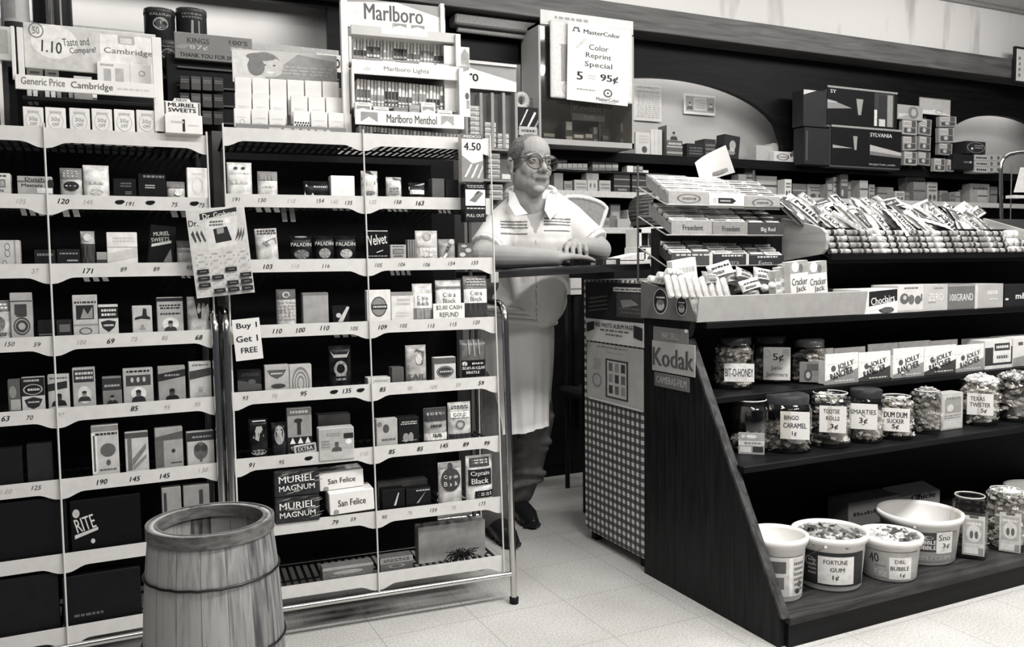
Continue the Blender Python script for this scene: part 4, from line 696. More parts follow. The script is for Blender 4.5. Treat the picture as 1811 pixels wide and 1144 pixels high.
MB().lathe([(rad(KH)+.001, KH-.023), (rad(KH)+.006, KH-.023), (rad(KH)+.006, KH+.002), (rad(KH)+.0005, KH+.002), (rad(KH)+.001, KH-.023)], hm, 68, smooth=False).build('wooden_hoop', e)
MB().lathe([(rad(KH)-.009, KH-.022), (rad(KH)-.016, KH-.022), (rad(KH)-.016, KH+.001), (rad(KH)-.0105, KH+.001), (rad(KH)-.009, KH-.022)], hm, 68, smooth=False).build('inner_hoop', e)
for zz in (.485, .345, .12):
    m = MB(); m.tube([((rad(zz)+.002)*cos(2*pi*i/60), (rad(zz)+.002)*sin(2*pi*i/60), zz+.0008*sin(i*2.2)) for i in range(61)], .0026, G(.05, .35, .1, 30, 1), 6); m.build('wire_hoop', e)
# ================================================================== BACK WALL STOCK
S1, S2, S3 = 1.735, 1.505, 1.295
t = Thing(WF, 'film_cabinet', (2.55, 4.12, S1), 'tall glass fronted film cabinet with posters behind the shopkeeper', 'cabinet')
x0, x1 = WF.loc(953, 150, 4.12)[0], WF.loc(1121, 150, 4.12)[0]; z0, z1 = S1+.002, WF.loc(1040, 50, 4.12)[1]
m = t.mb(); W3 = G(.42, .5, .06, 8)
m.box(x0, 4.12, z0, x0+.012, 4.34, z1, W3).box(x1-.012, 4.12, z0, x1, 4.34, z1, W3).box(x0, 4.12, z0, x1, 4.34, z0+.03, W3).box(x0, 4.12, z1-.015, x1, 4.34, z1, W3).box(x0, 4.33, z0, x1, 4.34, z1, G(.16)); m.build('case', t.e)
m = t.mb(); m.box(x0+.012, 4.125, z0+.03, x1-.012, 4.129, z1-.015, glass('cabinet_glass', .9, .9)); m.build('glass_pane', t.e)
t.slab('header', 956, 27, 1120, 52, 4.11, .01, .72, [('l', .12, .4, .5, .75, 1, .35)]); t.slab('film_sign', 1010, 181, 1069, 202, 4.2, .006, .5, [('r', .02, .05, .98, .95, .12), T('Kodak', .5, .5, .88, .62, .5, .025)]); t.slab('film_sign', 1012, 202, 1070, 214, 4.2, .006, .2, [T('FILM', .5, .5, .3, .6, .5, .01)])
for u in (1000, 1060): t.slab('divider', u, 215, u+2, 258, 4.2, .1, .12)
for i, (a, b, v) in enumerate(((962, 981, 236), (1000, 1012, 215), (1016, 1032, 238), (1036, 1048, 237), (1050, 1062, 225), (1066, 1076, 240), (1098, 1110, 218))): solo(WF, 'film_carton', a, v, b, 255, 4.22, .05, [.4, .55, .7, .5, .3, .2, .35][i], [('r', 0, .3, 1, .6, .1)], 'small film carton inside the glass cabinet, %s from left' % ORD[i], 'carton', 'film cartons in the glass cabinet', 0, z0+.031)
t = Thing(WF, 'poster_board', (2.6, 4.09, 1.95), 'rounded pale photo poster board leaning on the film cabinet', 'poster'); t.slab('board', 974, 43, 1119, 178, 4.09, .012, .66, [('r', .03, .03, .97, .97, .74), ('r', .1, .68, .3, .7, .5), ('r', .12, .22, .26, .7, .35), ('r', .2, .5, .3, .68, .05), ('l', .2, .24, .3, .46, 3, .2), ('r', .9, .3, .94, .75, .25), ('o', .2, .13, .07, .08, .5)], None, .01)
o = solo(WF, 'price_poster', 1002, 45, 1110, 182, 4.065, .004, .84, [T('MasterColor', .55, .9, .6, .055, .03, .02), ('p', [(.07, .88), (.1, .94), (.17, .94), (.2, .88)], .1), ('e', .13, .9, .03, .02, .84), ('p', [(.12, .68), (.16, .66), (.3, .8), (.26, .81)], .6), T('Color', .5, .71, .32, .07, .07, .008), T('Reprint', .5, .595, .42, .085, .07, .008), T('Special', .5, .48, .45, .085, .07, .008), T('5', .2, .325, .1, .105, .06, .03), ('l', .32, .29, .46, .36, 2, .6), T('95\u00a2', .68, .325, .3, .11, .06, .03), ('l', .15, .14, .45, .17, 1, .3), ('e', .66, .14, .075, .055, .12), ('o', .66, .14, .05, .035, .8, .4), T('MasterColor', .66, .055, .38, .045, .1, .01), ('l', .55, .01, .8, .03, 1, .4)], 'white reprint special price poster hung over the film cabinet', 'poster', None, 1.5)
solo(WF, 'certificate', 1121, 151, 1170, 214, 4.6, .003, .62, [T('OF LIABILITY', .5, .94, .8, .05, .25, 0), ('l', .08, .08, .92, .86, 14, .42)], 'pale typed certificate pinned on the wall inside the arch', 'notice')
solo(WF, 'framed_note', 1210, 168, 1265, 203, 4.6, .006, .78, [('r', .05, .14, .97, .9, .4), ('r', .3, .2, .72, .86, .66), ('f', .18, .5, .07, .15, .6), ('f', .85, .5, .07, .2, .75), ('l', .34, .3, .68, .8, 4, .45)], 'framed dollar-like note hanging on the arched wall', 'picture')
t = Thing(WF, 'wall_frame', (6.2, 4.19, 2.4), 'black framed certificate overlapping the beam at upper right', 'picture')
t.slab('frame', 1795, 86, 1860, 150, 4.17, .02, .02); t.slab('sheet', 1798, 90, 1855, 146, 4.166, .004, .75, [('r', .02, .5, .08, .6, .95), ('l', .05, .1, .12, .8, 4, .2)])
def shelf_items(rows, z, y, grp, where):
    for i, (nm, u0, v0, u1, g, look, ops, *r) in enumerate(rows):
        solo(WF, nm, u0, v0, u1, v0+20, y+(r[0] if r else 0), r[1] if len(r) > 1 else .09, g, ops, look+', '+where if where else look, nm.split('_')[-1], grp, r[2] if len(r) > 2 else 0, z+.0008)
L2 = [('l', .1, .3, .9, .7, 2, .1)]
shelf_items([('film_carton', 1124, 234, 1150, .62, 'white carton with dark corner print left of stacked packs', [('e', .6, .25, .18, .15, .08), ('l', .2, .5, .9, .9, 3, .5)], .0, .12), ('film_carton', 1151, 229, 1171, .68, 'white upright cartons behind the dark cornered carton', [('r', .3, 0, .33, 1, .4), ('r', .65, 0, .68, 1, .4)], .03, .12),
 ('portrait_carton', 1179, 222, 1207, .12, 'stacked dark cartons under a small portrait picture', [('r', .0, .52, 1, 1, .45), ('f', .45, .72, .16, .06, .3), ('r', .0, .3, 1, .34, .5), ('r', 0, .1, 1, .16, .4), ('l', .1, .36, .9, .48, 1, .6)]),
 ('dark_bundle', 1215, 254, 1245, .03, 'dark wrapped bundle under the framed note', [('l', .1, .2, .9, .8, 3, .15)], 0, .1), ('dark_bundle', 1246, 246, 1266, .05, 'taller dark wrapped bundle under the framed note', [('l', .1, .2, .9, .8, 3, .2)], .02, .1), ('picture_carton', 1278, 239, 1306, .03, 'leaning black carton with pale figure', [('e', .55, .6, .2, .2, .4), ('e', .5, .3, .25, .1, .25), ('r', .4, .35, .7, .5, .5)], 0, .08, 6),
 ('clear_box', 1337, 257, 1368, .42, 'pale translucent box at the arch foot', [('r', .04, .04, .96, .96, .5)], .05), ('film_carton', 1369, 268, 1400, .72, 'white carton with dark oval mark', [('o', .5, .5, .36, .3, .15), ('l', .2, .4, .8, .6, 1, .2)]), ('film_carton', 1368, 254, 1398, .5, 'grey carton behind the oval marked carton', [('r', 0, .4, 1, .45, .3)], .1),
 ('small_carton', 1403, 266, 1422, .4, 'small grey carton tilted in a pile', [('e', .6, .5, .2, .3, .15)], 0, .06, -25), ('small_carton', 1425, 266, 1438, .5, 'small pale carton turned on its corner', [('r', .2, .2, .8, .8, .3)], 0, .06, 38), ('small_carton', 1405, 277, 1420, .72, 'little white carton in front of the pile', [('l', .2, .3, .8, .7, 1, .4)], -.03, .04), ('small_carton', 1436, 276, 1450, .5, 'little grey carton right of the pile', [], -.03, .04)], S1, 4.33, None, '')
# projector lamp boxes
def lampbox(u0, v0, u1, v1, side, extra, label, y=4.2):
    t = Thing(WF, 'lamp_display_box', (WF.loc((u0+u1)/2, v1, y)[0], y, WF.loc(u0, v1, y)[1]), label, 'box')
    ops = [('r', 0, .95, 1, 1, .35)]+extra; t.slab('front', u0, v0, u1, v1, y, .006, .012, ops)
    z1, z0 = WF.loc(u0, v0, y)[1], WF.loc(u0, v1, y)[1]; m = t.mb(); xa, xb = WF.loc(u0, v0, y)[0], WF.loc(u1, v0, y)[0]
    m.box(xa-.004, y+.006, z0, xb, y+.3, z1-.002, G(.09, .5)); m.build('case', t.e); return t
lampbox(1470, 225, 1594, 294, 0, [T('SYLVANIA', .7, .82, .32, .1, .75, .02), ('p', [(.02, .5), (.3, .44), (.02, .42)], .4), ('p', [(.3, .75), (.36, .75), (.35, .4), (.32, .4)], .35), ('p', [(.54, .56), (1, .4), (1, .3), (.54, .36)], .5), ('p', [(.54, .4), (1, .32), (1, .26), (.54, .3)], .2), ('r', .535, .02, .54, .9, .03), T('PROJECTOR LAMPS', .72, .05, .38, .06, .5, .005)], 'lower black projector lamp box with white lettering on wall shelf')
t = lampbox(1463, 157, 1587, 224, 0, [T('SY', .08, .86, .08, .09, .75, .02), ('p', [(0, .62), (.14, .58), (.34, .46), (.0, .4)], .3), ('p', [(0, .64), (.13, .6), (.13, .56), (0, .56)], .45), ('p', [(.4, .72), (.5, .72), (.47, .3), (.43, .3)], .35), ('r', .66, .04, .95, .93, .06), ('r', .66, .05, .7, .48, .75), ('r', .72, .05, .82, .25, .6), ('r', .85, .05, .93, .9, .33), ('r', .72, .05, .84, .88, .04), ('r', .73, .05, .82, .24, .65)], 'upper black projector lamp box with open compartment on wall shelf')
solo(WF, 'lamp_carton', 1421, 160, 1462, 224, 4.2, .1, .035, [('p', [(0, 1), (.55, 1), (0, .86)], .7)], 'dark carton with white corner left of the upper lamp box', 'carton')
solo(WF, 'lamp_carton', 1423, 226, 1468, 291, 4.2, .1, .03, [('r', .05, .1, .12, .9, .08)], 'dark carton left of the lower lamp box', 'carton')
fl = [('r', .08, .55, .6, .92, .6), ('r', .1, .1, .9, .45, .08), ('e', .45, .3, .14, .14, .5), ('r', .62, .5, .9, .95, .1), ('l', .1, .6, .55, .85, 2, .2)]
for i, (u0, v0, u1, v1) in enumerate(((1596, 212, 1622, 238), (1624, 210, 1647, 239), (1597, 240, 1622, 266), (1625, 241, 1646, 266), (1599, 268, 1622, 292), (1623, 268, 1645, 292), (1661, 226, 1688, 252), (1660, 253, 1684, 274), (1652, 280, 1672, 303), (1675, 282, 1687, 303), (1662, 206, 1692, 224))):
    solo(WF, 'flash_cube_card', u0, v0, u1, v1, 4.22+.01*(i % 3), .03, [.4, .3, .36, .28][i % 4], fl, 'hanging flash bulb card right of lamp boxes, %s in the cluster' % ORD[i], 'card', 'hanging flash bulb cards', [0, 3, -3, 2][i % 4])
solo(WF, 'portrait_card', 1587, 186, 1632, 212, 4.215, .01, .4, [('e', .62, .5, .2, .42, .2), ('e', .64, .52, .1, .26, .45), ('p', [(.05, .1), (.5, .4), (.05, .4)], .6)], 'grey card with face medallion on top of the bulb cards', 'card')
solo(WF, 'display_card', 1627, 174, 1681, 203, 4.23, .01, .45, [('p', [(.0, .2), (.5, .3), (1, .05), (1, .0), (0, .0)], .7), ('o', .62, .18, .12, .12, .2), ('r', .0, .95, 1, 1, .2)], 'pale grey display card above the hanging bulb cards', 'card')
t = Thing(WF, 'bulb_card_rack', (WF.loc(1640, 290, 4.26)[0], 4.26, S1), 'thin rack carrying hanging flash bulb cards on wall shelf', 'rack')
m = t.mb()
for u in (1612, 1636, 1672): xx = WF.loc(u, 250, 4.26)[0]; m.box(xx-.006, 4.262, S1, xx+.006, 4.272, 2.12, G(.05))
m.build('posts', t.e)
solo(WF, 'black_carton', 1709, 250, 1743, 272, 4.2, .2, .03, [('o', .5, .5, .46, .42, .3, .93), ('e', .3, .4, .06, .1, .7), ('l', .4, .4, .85, .75, 2, .3)], 'upper black carton with thin bordered front at the right arch', 'carton')
solo(WF, 'black_carton', 1686, 273, 1722, 305, 4.2, .2, .02, [('e', .85, .5, .05, .08, .5), ('l', .5, .4, .8, .6, 1, .2)], 'lower black carton under the bordered carton at right arch', 'carton', None, 0, S1+.001)
for i, u in enumerate((1724, 1748, 1760)):
    for j in range(3): solo(WF, 'film_carton', u, 274+10.5*j, u+(23 if i == 0 else 11), 284+10.5*j, 4.2, .1, .5, [('l', .08, .2, .92, .8, 1, .05)] if i == 0 else [('r', .3, .2, .7, .8, .15)], 'small pale carton in stack right of black cartons, column %d row %d' % (i+1, j+1), 'carton', 'pale carton stack at right arch')
# second wall shelf
k = 0
def cell(nm, u0, v0, u1, v1, g, ops, label, grp, y=4.31): return solo(WF, nm, u0, v0, u1, v1, y, .06, g, ops, label, nm.split('_')[-1], grp)
for r in range(2):
    for c in range(4): cell('film_carton', 1048+11.6*c, 279+11.6*r, 1058.5+11.6*c, 290+11.6*r, .42, [('r', 0, .55, 1, .95, .6), ('l', .1, .1, .9, .4, 1, .15)], 'little film carton in block of eight right of head, %s row, %s from left' % (('upper', 'lower')[r], ORD[c]), 'block of eight film cartons')
for r in range(2):
    for c in range(6 if r else 2): cell('film_carton', 986+9*c, 277+12*r, 994+9*c, 287+12*r+(2 if r else 0), .74, [('r', .1, .15, .9, .4, .4)], 'tiny white film carton by the glasses, %s row, %s from left' % (('upper', 'lower')[r], ORD[c]), 'white film cartons by the glasses')
t = Thing(WF, 'shelf_riser', (2.7, 4.33, S2), 'dark riser shelf lifting film cartons above the wall shelf', 'shelf'); m = t.mb(); zz = WF.loc(1070, 303.2, 4.33)[1]; m.box(2.3, 4.30, zz-.012, 3.12, 4.5, zz-.001, G(.03)).box(2.3, 4.4, S2, 2.32, 4.5, zz-.012, G(.03)).box(3.1, 4.4, S2, 3.12, 4.5, zz-.012, G(.03)); m.build('board', t.e)
shelf_items([('stock_carton', 980, 306, 996, .28, 'grey carton beside the jaw', []), ('stock_carton', 998, 320, 1012, .3, 'mottled low carton beside the shoulder', L2), ('stock_carton', 1016, 318, 1038, .5, 'pale low carton in a row above the chair', [('l', .1, .2, .9, .8, 2, .25)]), ('stock_carton', 1039, 317, 1057, .55, 'pale carton with dark specks above the chair', [('e', .3, .5, .1, .2, .2), ('e', .7, .5, .1, .2, .2)]), ('stock_carton', 1060, 319, 1080, .48, 'pale low carton at the row end above the chair', [('l', .1, .2, .9, .8, 2, .2)]),
 ('dark_tin', 1086, 306, 1114, .06, 'dark stacked tins, left stack by the gum display', [('r', 0, .3, 1, .36, .3), ('r', 0, .64, 1, .7, .3), ('l', .2, .05, .8, .25, 1, .3)]), ('dark_tin', 1118, 308, 1150, .06, 'dark stacked tins, right stack by the gum display', [('r', 0, .3, 1, .36, .3), ('r', 0, .64, 1, .7, .3), ('l', .2, .05, .8, .25, 1, .3)])], S2, 4.31, None, '')
o = cell('stock_carton', 1037, 306, 1059, 318, .45, [('r', 0, .0, .5, 1, .35)], 'pale carton lying on top of the row above the chair', None)
cell('price_tag', 1109, 293, 1120, 306, .84, [], 'square white tag by the dark tins', None); cell('dark_tin', 1121, 294, 1137, 307, .4, [('r', 0, .4, 1, .5, .1)], 'grey round tin beside the square white tag', None); cell('price_tag', 1137, 301, 1147, 307, .8, [], 'small white strip tag right of grey tin', None)
rows = [(1306, 308, 1320, .3), (1317, 298, 1337, .08), (1338, 311, 1374, .5), (1388, 317, 1400, .74), (1402, 325, 1426, .14), (1428, 326, 1462, .4), (1464, 325, 1472, .36), (1474, 313, 1482, .5), (1476, 320, 1484, .62), (1486, 308, 1500, .12), (1493, 322, 1505, .3), (1507, 319, 1519, .5), (1521, 319, 1535, .45), (1537, 326, 1547, .4), (1552, 331, 1580, .28), (1583, 338, 1600, .5), (1601, 340, 1612, .24), (1606, 311, 1640, .3), (1616, 322, 1637, .22), (1640, 322, 1658, .48), (1662, 337, 1676, .3), (1680, 340, 1688, .25), (1690, 339, 1698, .35), (1709, 335, 1728, .45), (1729, 336, 1746, .5), (1716, 325, 1750, .4), (1752, 330, 1764, .3)]
lk = ['grey low', 'dark little', 'wide pale', 'square white', 'dark mottled', 'wide grey', 'narrow grey', 'pale upright', 'small white', 'dark upright', 'stubby grey', 'pale dotted', 'pale striped', 'plain grey', 'low grey', 'low white', 'low dark', 'tilted grey', 'dark grey', 'speckled pale', 'low mottled', 'narrow low', 'narrow dull', 'eared pale', 'speckled white', 'printed pale', 'narrow end']
for i, (a, v, b, g) in enumerate(rows):
    solo(WF, 'stock_carton', a, v, b, v+20, 4.31+.035*(i % 3), .07, g, [('l', .12, .5, .9, .85, 2, .08 if g > .2 else .4), ('e', .3, .25, .14, .14, .1 if g > .2 else .5), ('e', .7, .25, .14, .14, .12)] if i % 2 else [('r', 0, .5, 1, .6, .1 if g > .2 else .35)], '%s carton, %s from left, wall shelf below the arch shelf' % (lk[i], ORD[i]), 'carton', 'cartons on the lower wall shelf', -8 if i == 17 else 0, S2+.0008)
# third wall shelf behind the chair
shelf_items([('stock_carton', 1064, 385, 1078, .3, 'grey low carton right of the chair back', L2), ('stock_carton', 1080, 361, 1097, .3, 'upright grey carton behind the chair back', [('r', .2, .3, .8, .7, .4)], .06), ('stock_carton', 1092, 387, 1113, .45, 'pale low carton near the chair back', []), ('stock_carton', 1110, 371, 1138, .5, 'white carton with dark spiral mark', [('o', .6, .5, .16, .22, .08, .4), ('e', .25, .75, .1, .1, .1), ('r', .1, 0, .9, .2, .25)], .02), ('stock_carton', 1078, 381, 1091, .2, 'dark small carton near the chair back', [], .02)], S3, 4.31, None, '')
# ================================================================== SHOP COUNTER, FLAP, CHAIR
def gingham():
    m, N, L, P = nt('gingham_cloth'); P.inputs['Roughness'].default_value = .6
    tc = N.new('ShaderNodeTexCoord'); sp = N.new('ShaderNodeSeparateXYZ'); L.new(tc.outputs['Object'], sp.inputs[0]); out = []
    for ax in ('Y', 'Z'):
        a = N.new('ShaderNodeMath'); a.operation = 'MULTIPLY'; a.inputs[1].default_value = 1/.0298; L.new(sp.outputs[ax], a.inputs[0])
        f = N.new('ShaderNodeMath'); f.operation = 'FRACT'; L.new(a.outputs[0], f.inputs[0]); g = N.new('ShaderNodeMath'); g.operation = 'LESS_THAN'; g.inputs[1].default_value = .5; L.new(f.outputs[0], g.inputs[0]); out.append(g)
    s = N.new('ShaderNodeMath'); s.operation = 'ADD'; L.new(out[0].outputs[0], s.inputs[0]); L.new(out[1].outputs[0], s.inputs[1])
    c = N.new('ShaderNodeValToRGB'); c.color_ramp.interpolation = 'CONSTANT'; e = c.color_ramp.elements; e[0].position = 0; e[0].color = tint(.045); e[1].position = .4; e[1].color = tint(.13); q = e.new(.8); q.color = tint(.78)
    h = N.new('ShaderNodeMath'); h.operation = 'MULTIPLY'; h.inputs[1].default_value = .5; L.new(s.outputs[0], h.inputs[0]); L.new(h.outputs[0], c.inputs[0]); L.new(c.outputs[0], P.inputs['Base Color']); return m
CX = 1.672
SIDE = wood('side_panel_wood', .003, .018, (14, 14, .9), 5, .45)
e = empty('checkout_counter', (CX, 2.45, 0)); tag(e, 'checkout counter wrapped in gingham cloth at the shopkeeper\'s gap', 'counter')
MB().box(0, 0, .04, .30, .405, 1.022, gingham(), .003).build('body', e)
for (a, b) in ((.02, .02), (.02, .36), (.25, .02), (.25, .36)): MB().box(a, b, 0, a+.03, b+.03, .04, BLK).build('foot', e)
SF = Frame((CX-.0005, 0, 0), -pi/2)
solo(SF, 'album_poster', 1036, 500, 1139, 608, -.012, .008, .74, [('r', .0, .38, 1, 1, .02), ('r', .5, .86, .98, .93, .7), ('l', .52, .875, .96, .915, 1, .1), ('r', .56, .45, .98, .84, .07), ('p', [(.62, .72), (.8, .74), (.92, .66), (.66, .6)], .3), ('l', .6, .5, .95, .62, 2, .15)]+[('p', [(.05+.02*i, .5+.07*i), (.4, .56+.07*i), (.4, .58+.07*i), (.05, .52+.07*i)], .12) for i in range(4)]+[T('FREE PHOTO ALBUM PAGE', .5, .29, .66, .07, .04, .02), ('l', .26, .19, .76, .23, 1, .1), ('l', .36, .12, .66, .16, 1, .1), ('p', [(.02, .14), (.16, .2), (.16, .34), (.02, .3)], .03), ('p', [(.84, .34), (.98, .3), (.98, .1), (.84, .14)], .04)], 'dark and white photo album poster on the gingham counter end', 'poster')
solo(SF, 'offer_poster', 1038, 611, 1137, 716, -.01, .006, .5, [('l', .2, .93, .75, .97, 1, .2), ('l', .35, .86, .7, .88, 1, .35), ('r', .36, .1, .76, .76, .06), ('r', .39, .13, .73, .73, .58)]+[('r', .42+.11*i, .18+.19*j, .49+.11*i, .32+.19*j, [.06, .15, .3][(i+j*2) % 3]) for i in range(3) for j in range(3)]+[('o', .2, .36, .09, .12, .25, .8), ('r', .05, .0, 1, .035, .75), ('l', .14, .55, .28, .75, 3, .4)], 'grey offer poster with framed pictures below the album poster', 'poster')
# counter flap: dark board the shopkeeper leans on
FL = [ony(866, 481, 2.56), ony(1150, 466, 2.56)]
m = MB(); a, b = FL; v = []
for yy in (2.56, 2.86):
    for p in (a, b):
        for dz in (-.022, 0): v.append((p.x, yy, p.z+dz))
m.add(v, [(0, 2, 3, 1), (4, 5, 7, 6), (0, 4, 6, 2), (1, 3, 7, 5), (0, 1, 5, 4), (2, 6, 7, 3)], wood('flap_wood', .012, .03, (1, 9, 9), 6, .35)); o = m.build('counter_flap'); tag(o, 'narrow dark counter board under the shopkeeper\'s folded arms', 'counter')
FZ = lambda x, a=FL[0], b=FL[1]: a.z+(b.z-a.z)*(x-a.x)/(b.x-a.x)
t = Thing(WF, 'flap_bracket', (1.12, 2.57, .93), 'small pale bracket holding the counter board at the rack', 'bracket'); t.slab('hook', 868, 481, 882, 500, 2.545, .012, .4)
solo(WF, 'stamp_box', 1066, 457, 1097, 471, 2.60, .05, .05, [('r', .2, .15, .75, .8, .7), ('e', .55, 1.0, .08, .1, .5)], 'small dark box with white label on the counter board', 'box', None, 0, FZ(1.62)+.001)
t = Thing(WF, 'register', (1.95, 2.95, 1.0), 'white counter machine with dark opening behind the counter board', 'machine')
t.slab('upright_panel', 1153, 401, 1174, 470, 2.95, .16, .78); t.slab('front_frame', 1130, 404, 1153, 412, 2.95, .1, .7); t.slab('front_frame', 1130, 404, 1135, 462, 2.95, .1, .7); t.slab('lower_panel', 1128, 437, 1153, 466, 2.95, .1, .72, [('r', .15, 0, .55, .9, .03), ('e', .8, .25, .14, .2, .05)]); t.slab('opening', 1135, 412, 1153, 437, 2.98, .06, .01)
m = t.mb(); z = WF.loc(1110, 456, 2.93)[1]; xa, xb = WF.loc(1082, 456, 2.93)[0], WF.loc(1132, 456, 2.93)[0]; m.prism([(xa, z-.012), (xb, z-.012), (xb, z+.022), (xa+.14*(xb-xa), z)], 2.9, 3.0, G(.74), 'y'); m.build('paper_tray', t.e)
t.slab('base', 1090, 459, 1174, 471, 2.9, .2, .66)
m = t.mb(); xb2 = WF.loc(1152, 466, 3.0)[0]; m.box(xb2-.25, 2.9, 0, xb2+.06, 3.16, WF.loc(1150, 471, 2.9)[1], BLK); m.build('pedestal', t.e)
t = Thing(WF, 'scoop', (WF.loc(1155, 398, 3.3)[0], 3.3, WF.loc(1155, 398, 3.3)[1]), 'dark curved plastic scoop on the white machine', 'scoop')
m = t.mb(); pts = [WF.loc(1152+2+22*cos(q), 372-30*sin(q), 3.3) for q in [pi*(.45+i*.075) for i in range(12)]]
for i in range(11): (xa, za), (xb, zb) = pts[i], pts[i+1]; m.add([(xa, 3.22, za), (xb, 3.22, zb), (xb, 3.4, zb), (xa, 3.4, za), (xa+.008, 3.22, za), (xb+.008, 3.22, zb), (xb+.008, 3.4, zb), (xa+.008, 3.4, za)], [(0, 1, 2, 3), (4, 7, 6, 5), (0, 4, 5, 1), (3, 2, 6, 7), (0, 3, 7, 4), (1, 5, 6, 2)], G(.09, .25), True)
m.build('bowl', t.e); t.slab('scoop_base', 1141, 384, 1170, 398, 3.28, .12, .08); m = t.mb(); m.box(WF.loc(1141, 398, 3.3)[0], 3.3, 0, WF.loc(1170, 398, 3.3)[0], 3.4, WF.loc(1155, 398, 3.3)[1], G(.02)); m.build('stand', t.e)
# chair behind the shopkeeper
CHY = 3.55
t = Thing(WF, 'chair', (WF.loc(1030, 400, CHY)[0], CHY, 0), 'white framed chair with rounded grey back behind the shopkeeper', 'chair')
C2 = lambda u, v: WF.loc(u, v, CHY)
ctl = [(1046, 446), (1057, 415), (1071, 374), (1070, 366), (1060, 358), (1040, 351), (1018, 348), (1000, 350), (986, 362), (984, 374), (996, 446)]
m = t.mb(); P3 = [Vector((C2(*c)[0], CHY, C2(*c)[1])) for c in ctl]
def smooth(P, n=5):
    o = []
    for i in range(len(P)-1):
        p0, p1, p2, p3 = P[max(i-1, 0)], P[i], P[i+1], P[min(i+2, len(P)-1)]
        for k in range(n): q = k/n; o.append(.5*((2*p1)+(p2-p0)*q+(2*p0-5*p1+4*p2-p3)*q*q+(3*p1-p0-3*p2+p3)*q**3))
    return o+[P[-1]]
sp = smooth(P3); m.tube(sp, .0115, G(.8, .35), 10); m.build('back_frame', t.e)
m = t.mb(); cen = Vector((C2(1024, 400)[0], CHY, C2(1024, 400)[1])); q = [cen+(p-cen)*.94 for p in sp]
m.prism([(p.x, p.z) for p in q], CHY-.004, CHY+.02, G(.3, .6, .15, 90), 'y'); m.build('backrest', t.e)
m = t.mb(); xs = [p.x for p in sp]; xa, xb = min(xs)+.05, max(xs)-.05; m.box(xa-.04, CHY-.36, .45, xb+.04, CHY+.02, .50, G(.015), .015); m.build('seat', t.e)
for (xx, yy) in ((xa, CHY-.33), (xb, CHY-.33), (xa, CHY), (xb, CHY)): m = t.mb(); m.tube([(xx, yy, 0), (xx, yy, .46 if yy < CHY else 1.12)], .0115, G(.02, .35), 10); m.build('leg', t.e)

# dark back cupboard behind the shopkeeper
t = Thing(WF, 'back_cupboard', (2.4, 3.78, 0), 'low black cupboard behind the shopkeeper and the chair', 'cupboard')
m = t.mb(); m.box(1.25, 3.78, 0, 3.6, 4.1, .96, DWOOD, .004).box(1.25, 3.76, .94, 3.6, 4.12, .965, DWOOD, .003); m.build('body', t.e)
for xx in (1.27, 1.85, 2.43): m = t.mb(); m.box(xx, 3.772, .06, xx+.55, 3.782, .92, DWOOD, .003); m.build('door', t.e)
t = Thing(WF, 'note_box', (WF.loc(1018, 506, 3.4)[0], 3.4, 0), 'small white fixture glimpsed under the counter board', 'fixture'); t.slab('box', 1009, 492, 1030, 521, 3.5, .05, .55, [('r', 0, .3, 1, .4, .2)]); t.slab('stem', 1016, 521, 1024, 760, 3.51, .03, .01)
# ================================================================== CANDY STAND
e = empty('candy_stand', (1.66, 2.43, 0)); tag(e, 'dark wooden candy stand with slanted side panel and open shelves', 'stand'); CE = e; o0 = Vector((1.66, 2.43, 0))
def cpart(name, m, parent=None): m2 = m.build(name, parent or e); return m2
def cm(): m = MB(); m.X = Matrix.Translation(-o0); return m
XR = 3.9
m = cm(); m.prism([(2.428, 0), (2.428, .90), (2.165, .90), (2.195, .84), (1.772, .088), (1.772, 0)][::-1], 1.66, 1.684, SIDE); cpart('side_panel', m)
m = cm(); m.prism([(2.197, .84), (2.186, .84), (1.758, .086), (1.770, .086)], 1.662, 1.690, wood('edge_wood', .02, .09, (9, 9, 1), 6)); cpart('edge_trim', m)
PLAT = wood('platform_wood', .014, .055, (.8, 7, 7), 7, .38)
cpart('platform', cm().box(1.684, 1.75, .066, XR, 2.42, .088, PLAT, .002)); cpart('kick_board', cm().box(1.684, 1.757, 0, XR, 1.775, .066, DWOOD))
for z, y, nm in ((.475, 1.945, 'shelf'), (.662, 2.09, 'shelf'), (.895, 2.12, 'shelf')): cpart(nm, cm().box(1.684, y, z-.02, XR, 2.42, z, DWOOD, .002))
cpart('back_panel', cm().box(1.684, 2.4, .088, XR, 2.42, 1.20, BLK)); cpart('sloped_board', cm().prism([(2.19, 1.088), (2.50, 1.26), (2.50, 1.245), (2.19, 1.073)], 2.27, XR, DWOOD))
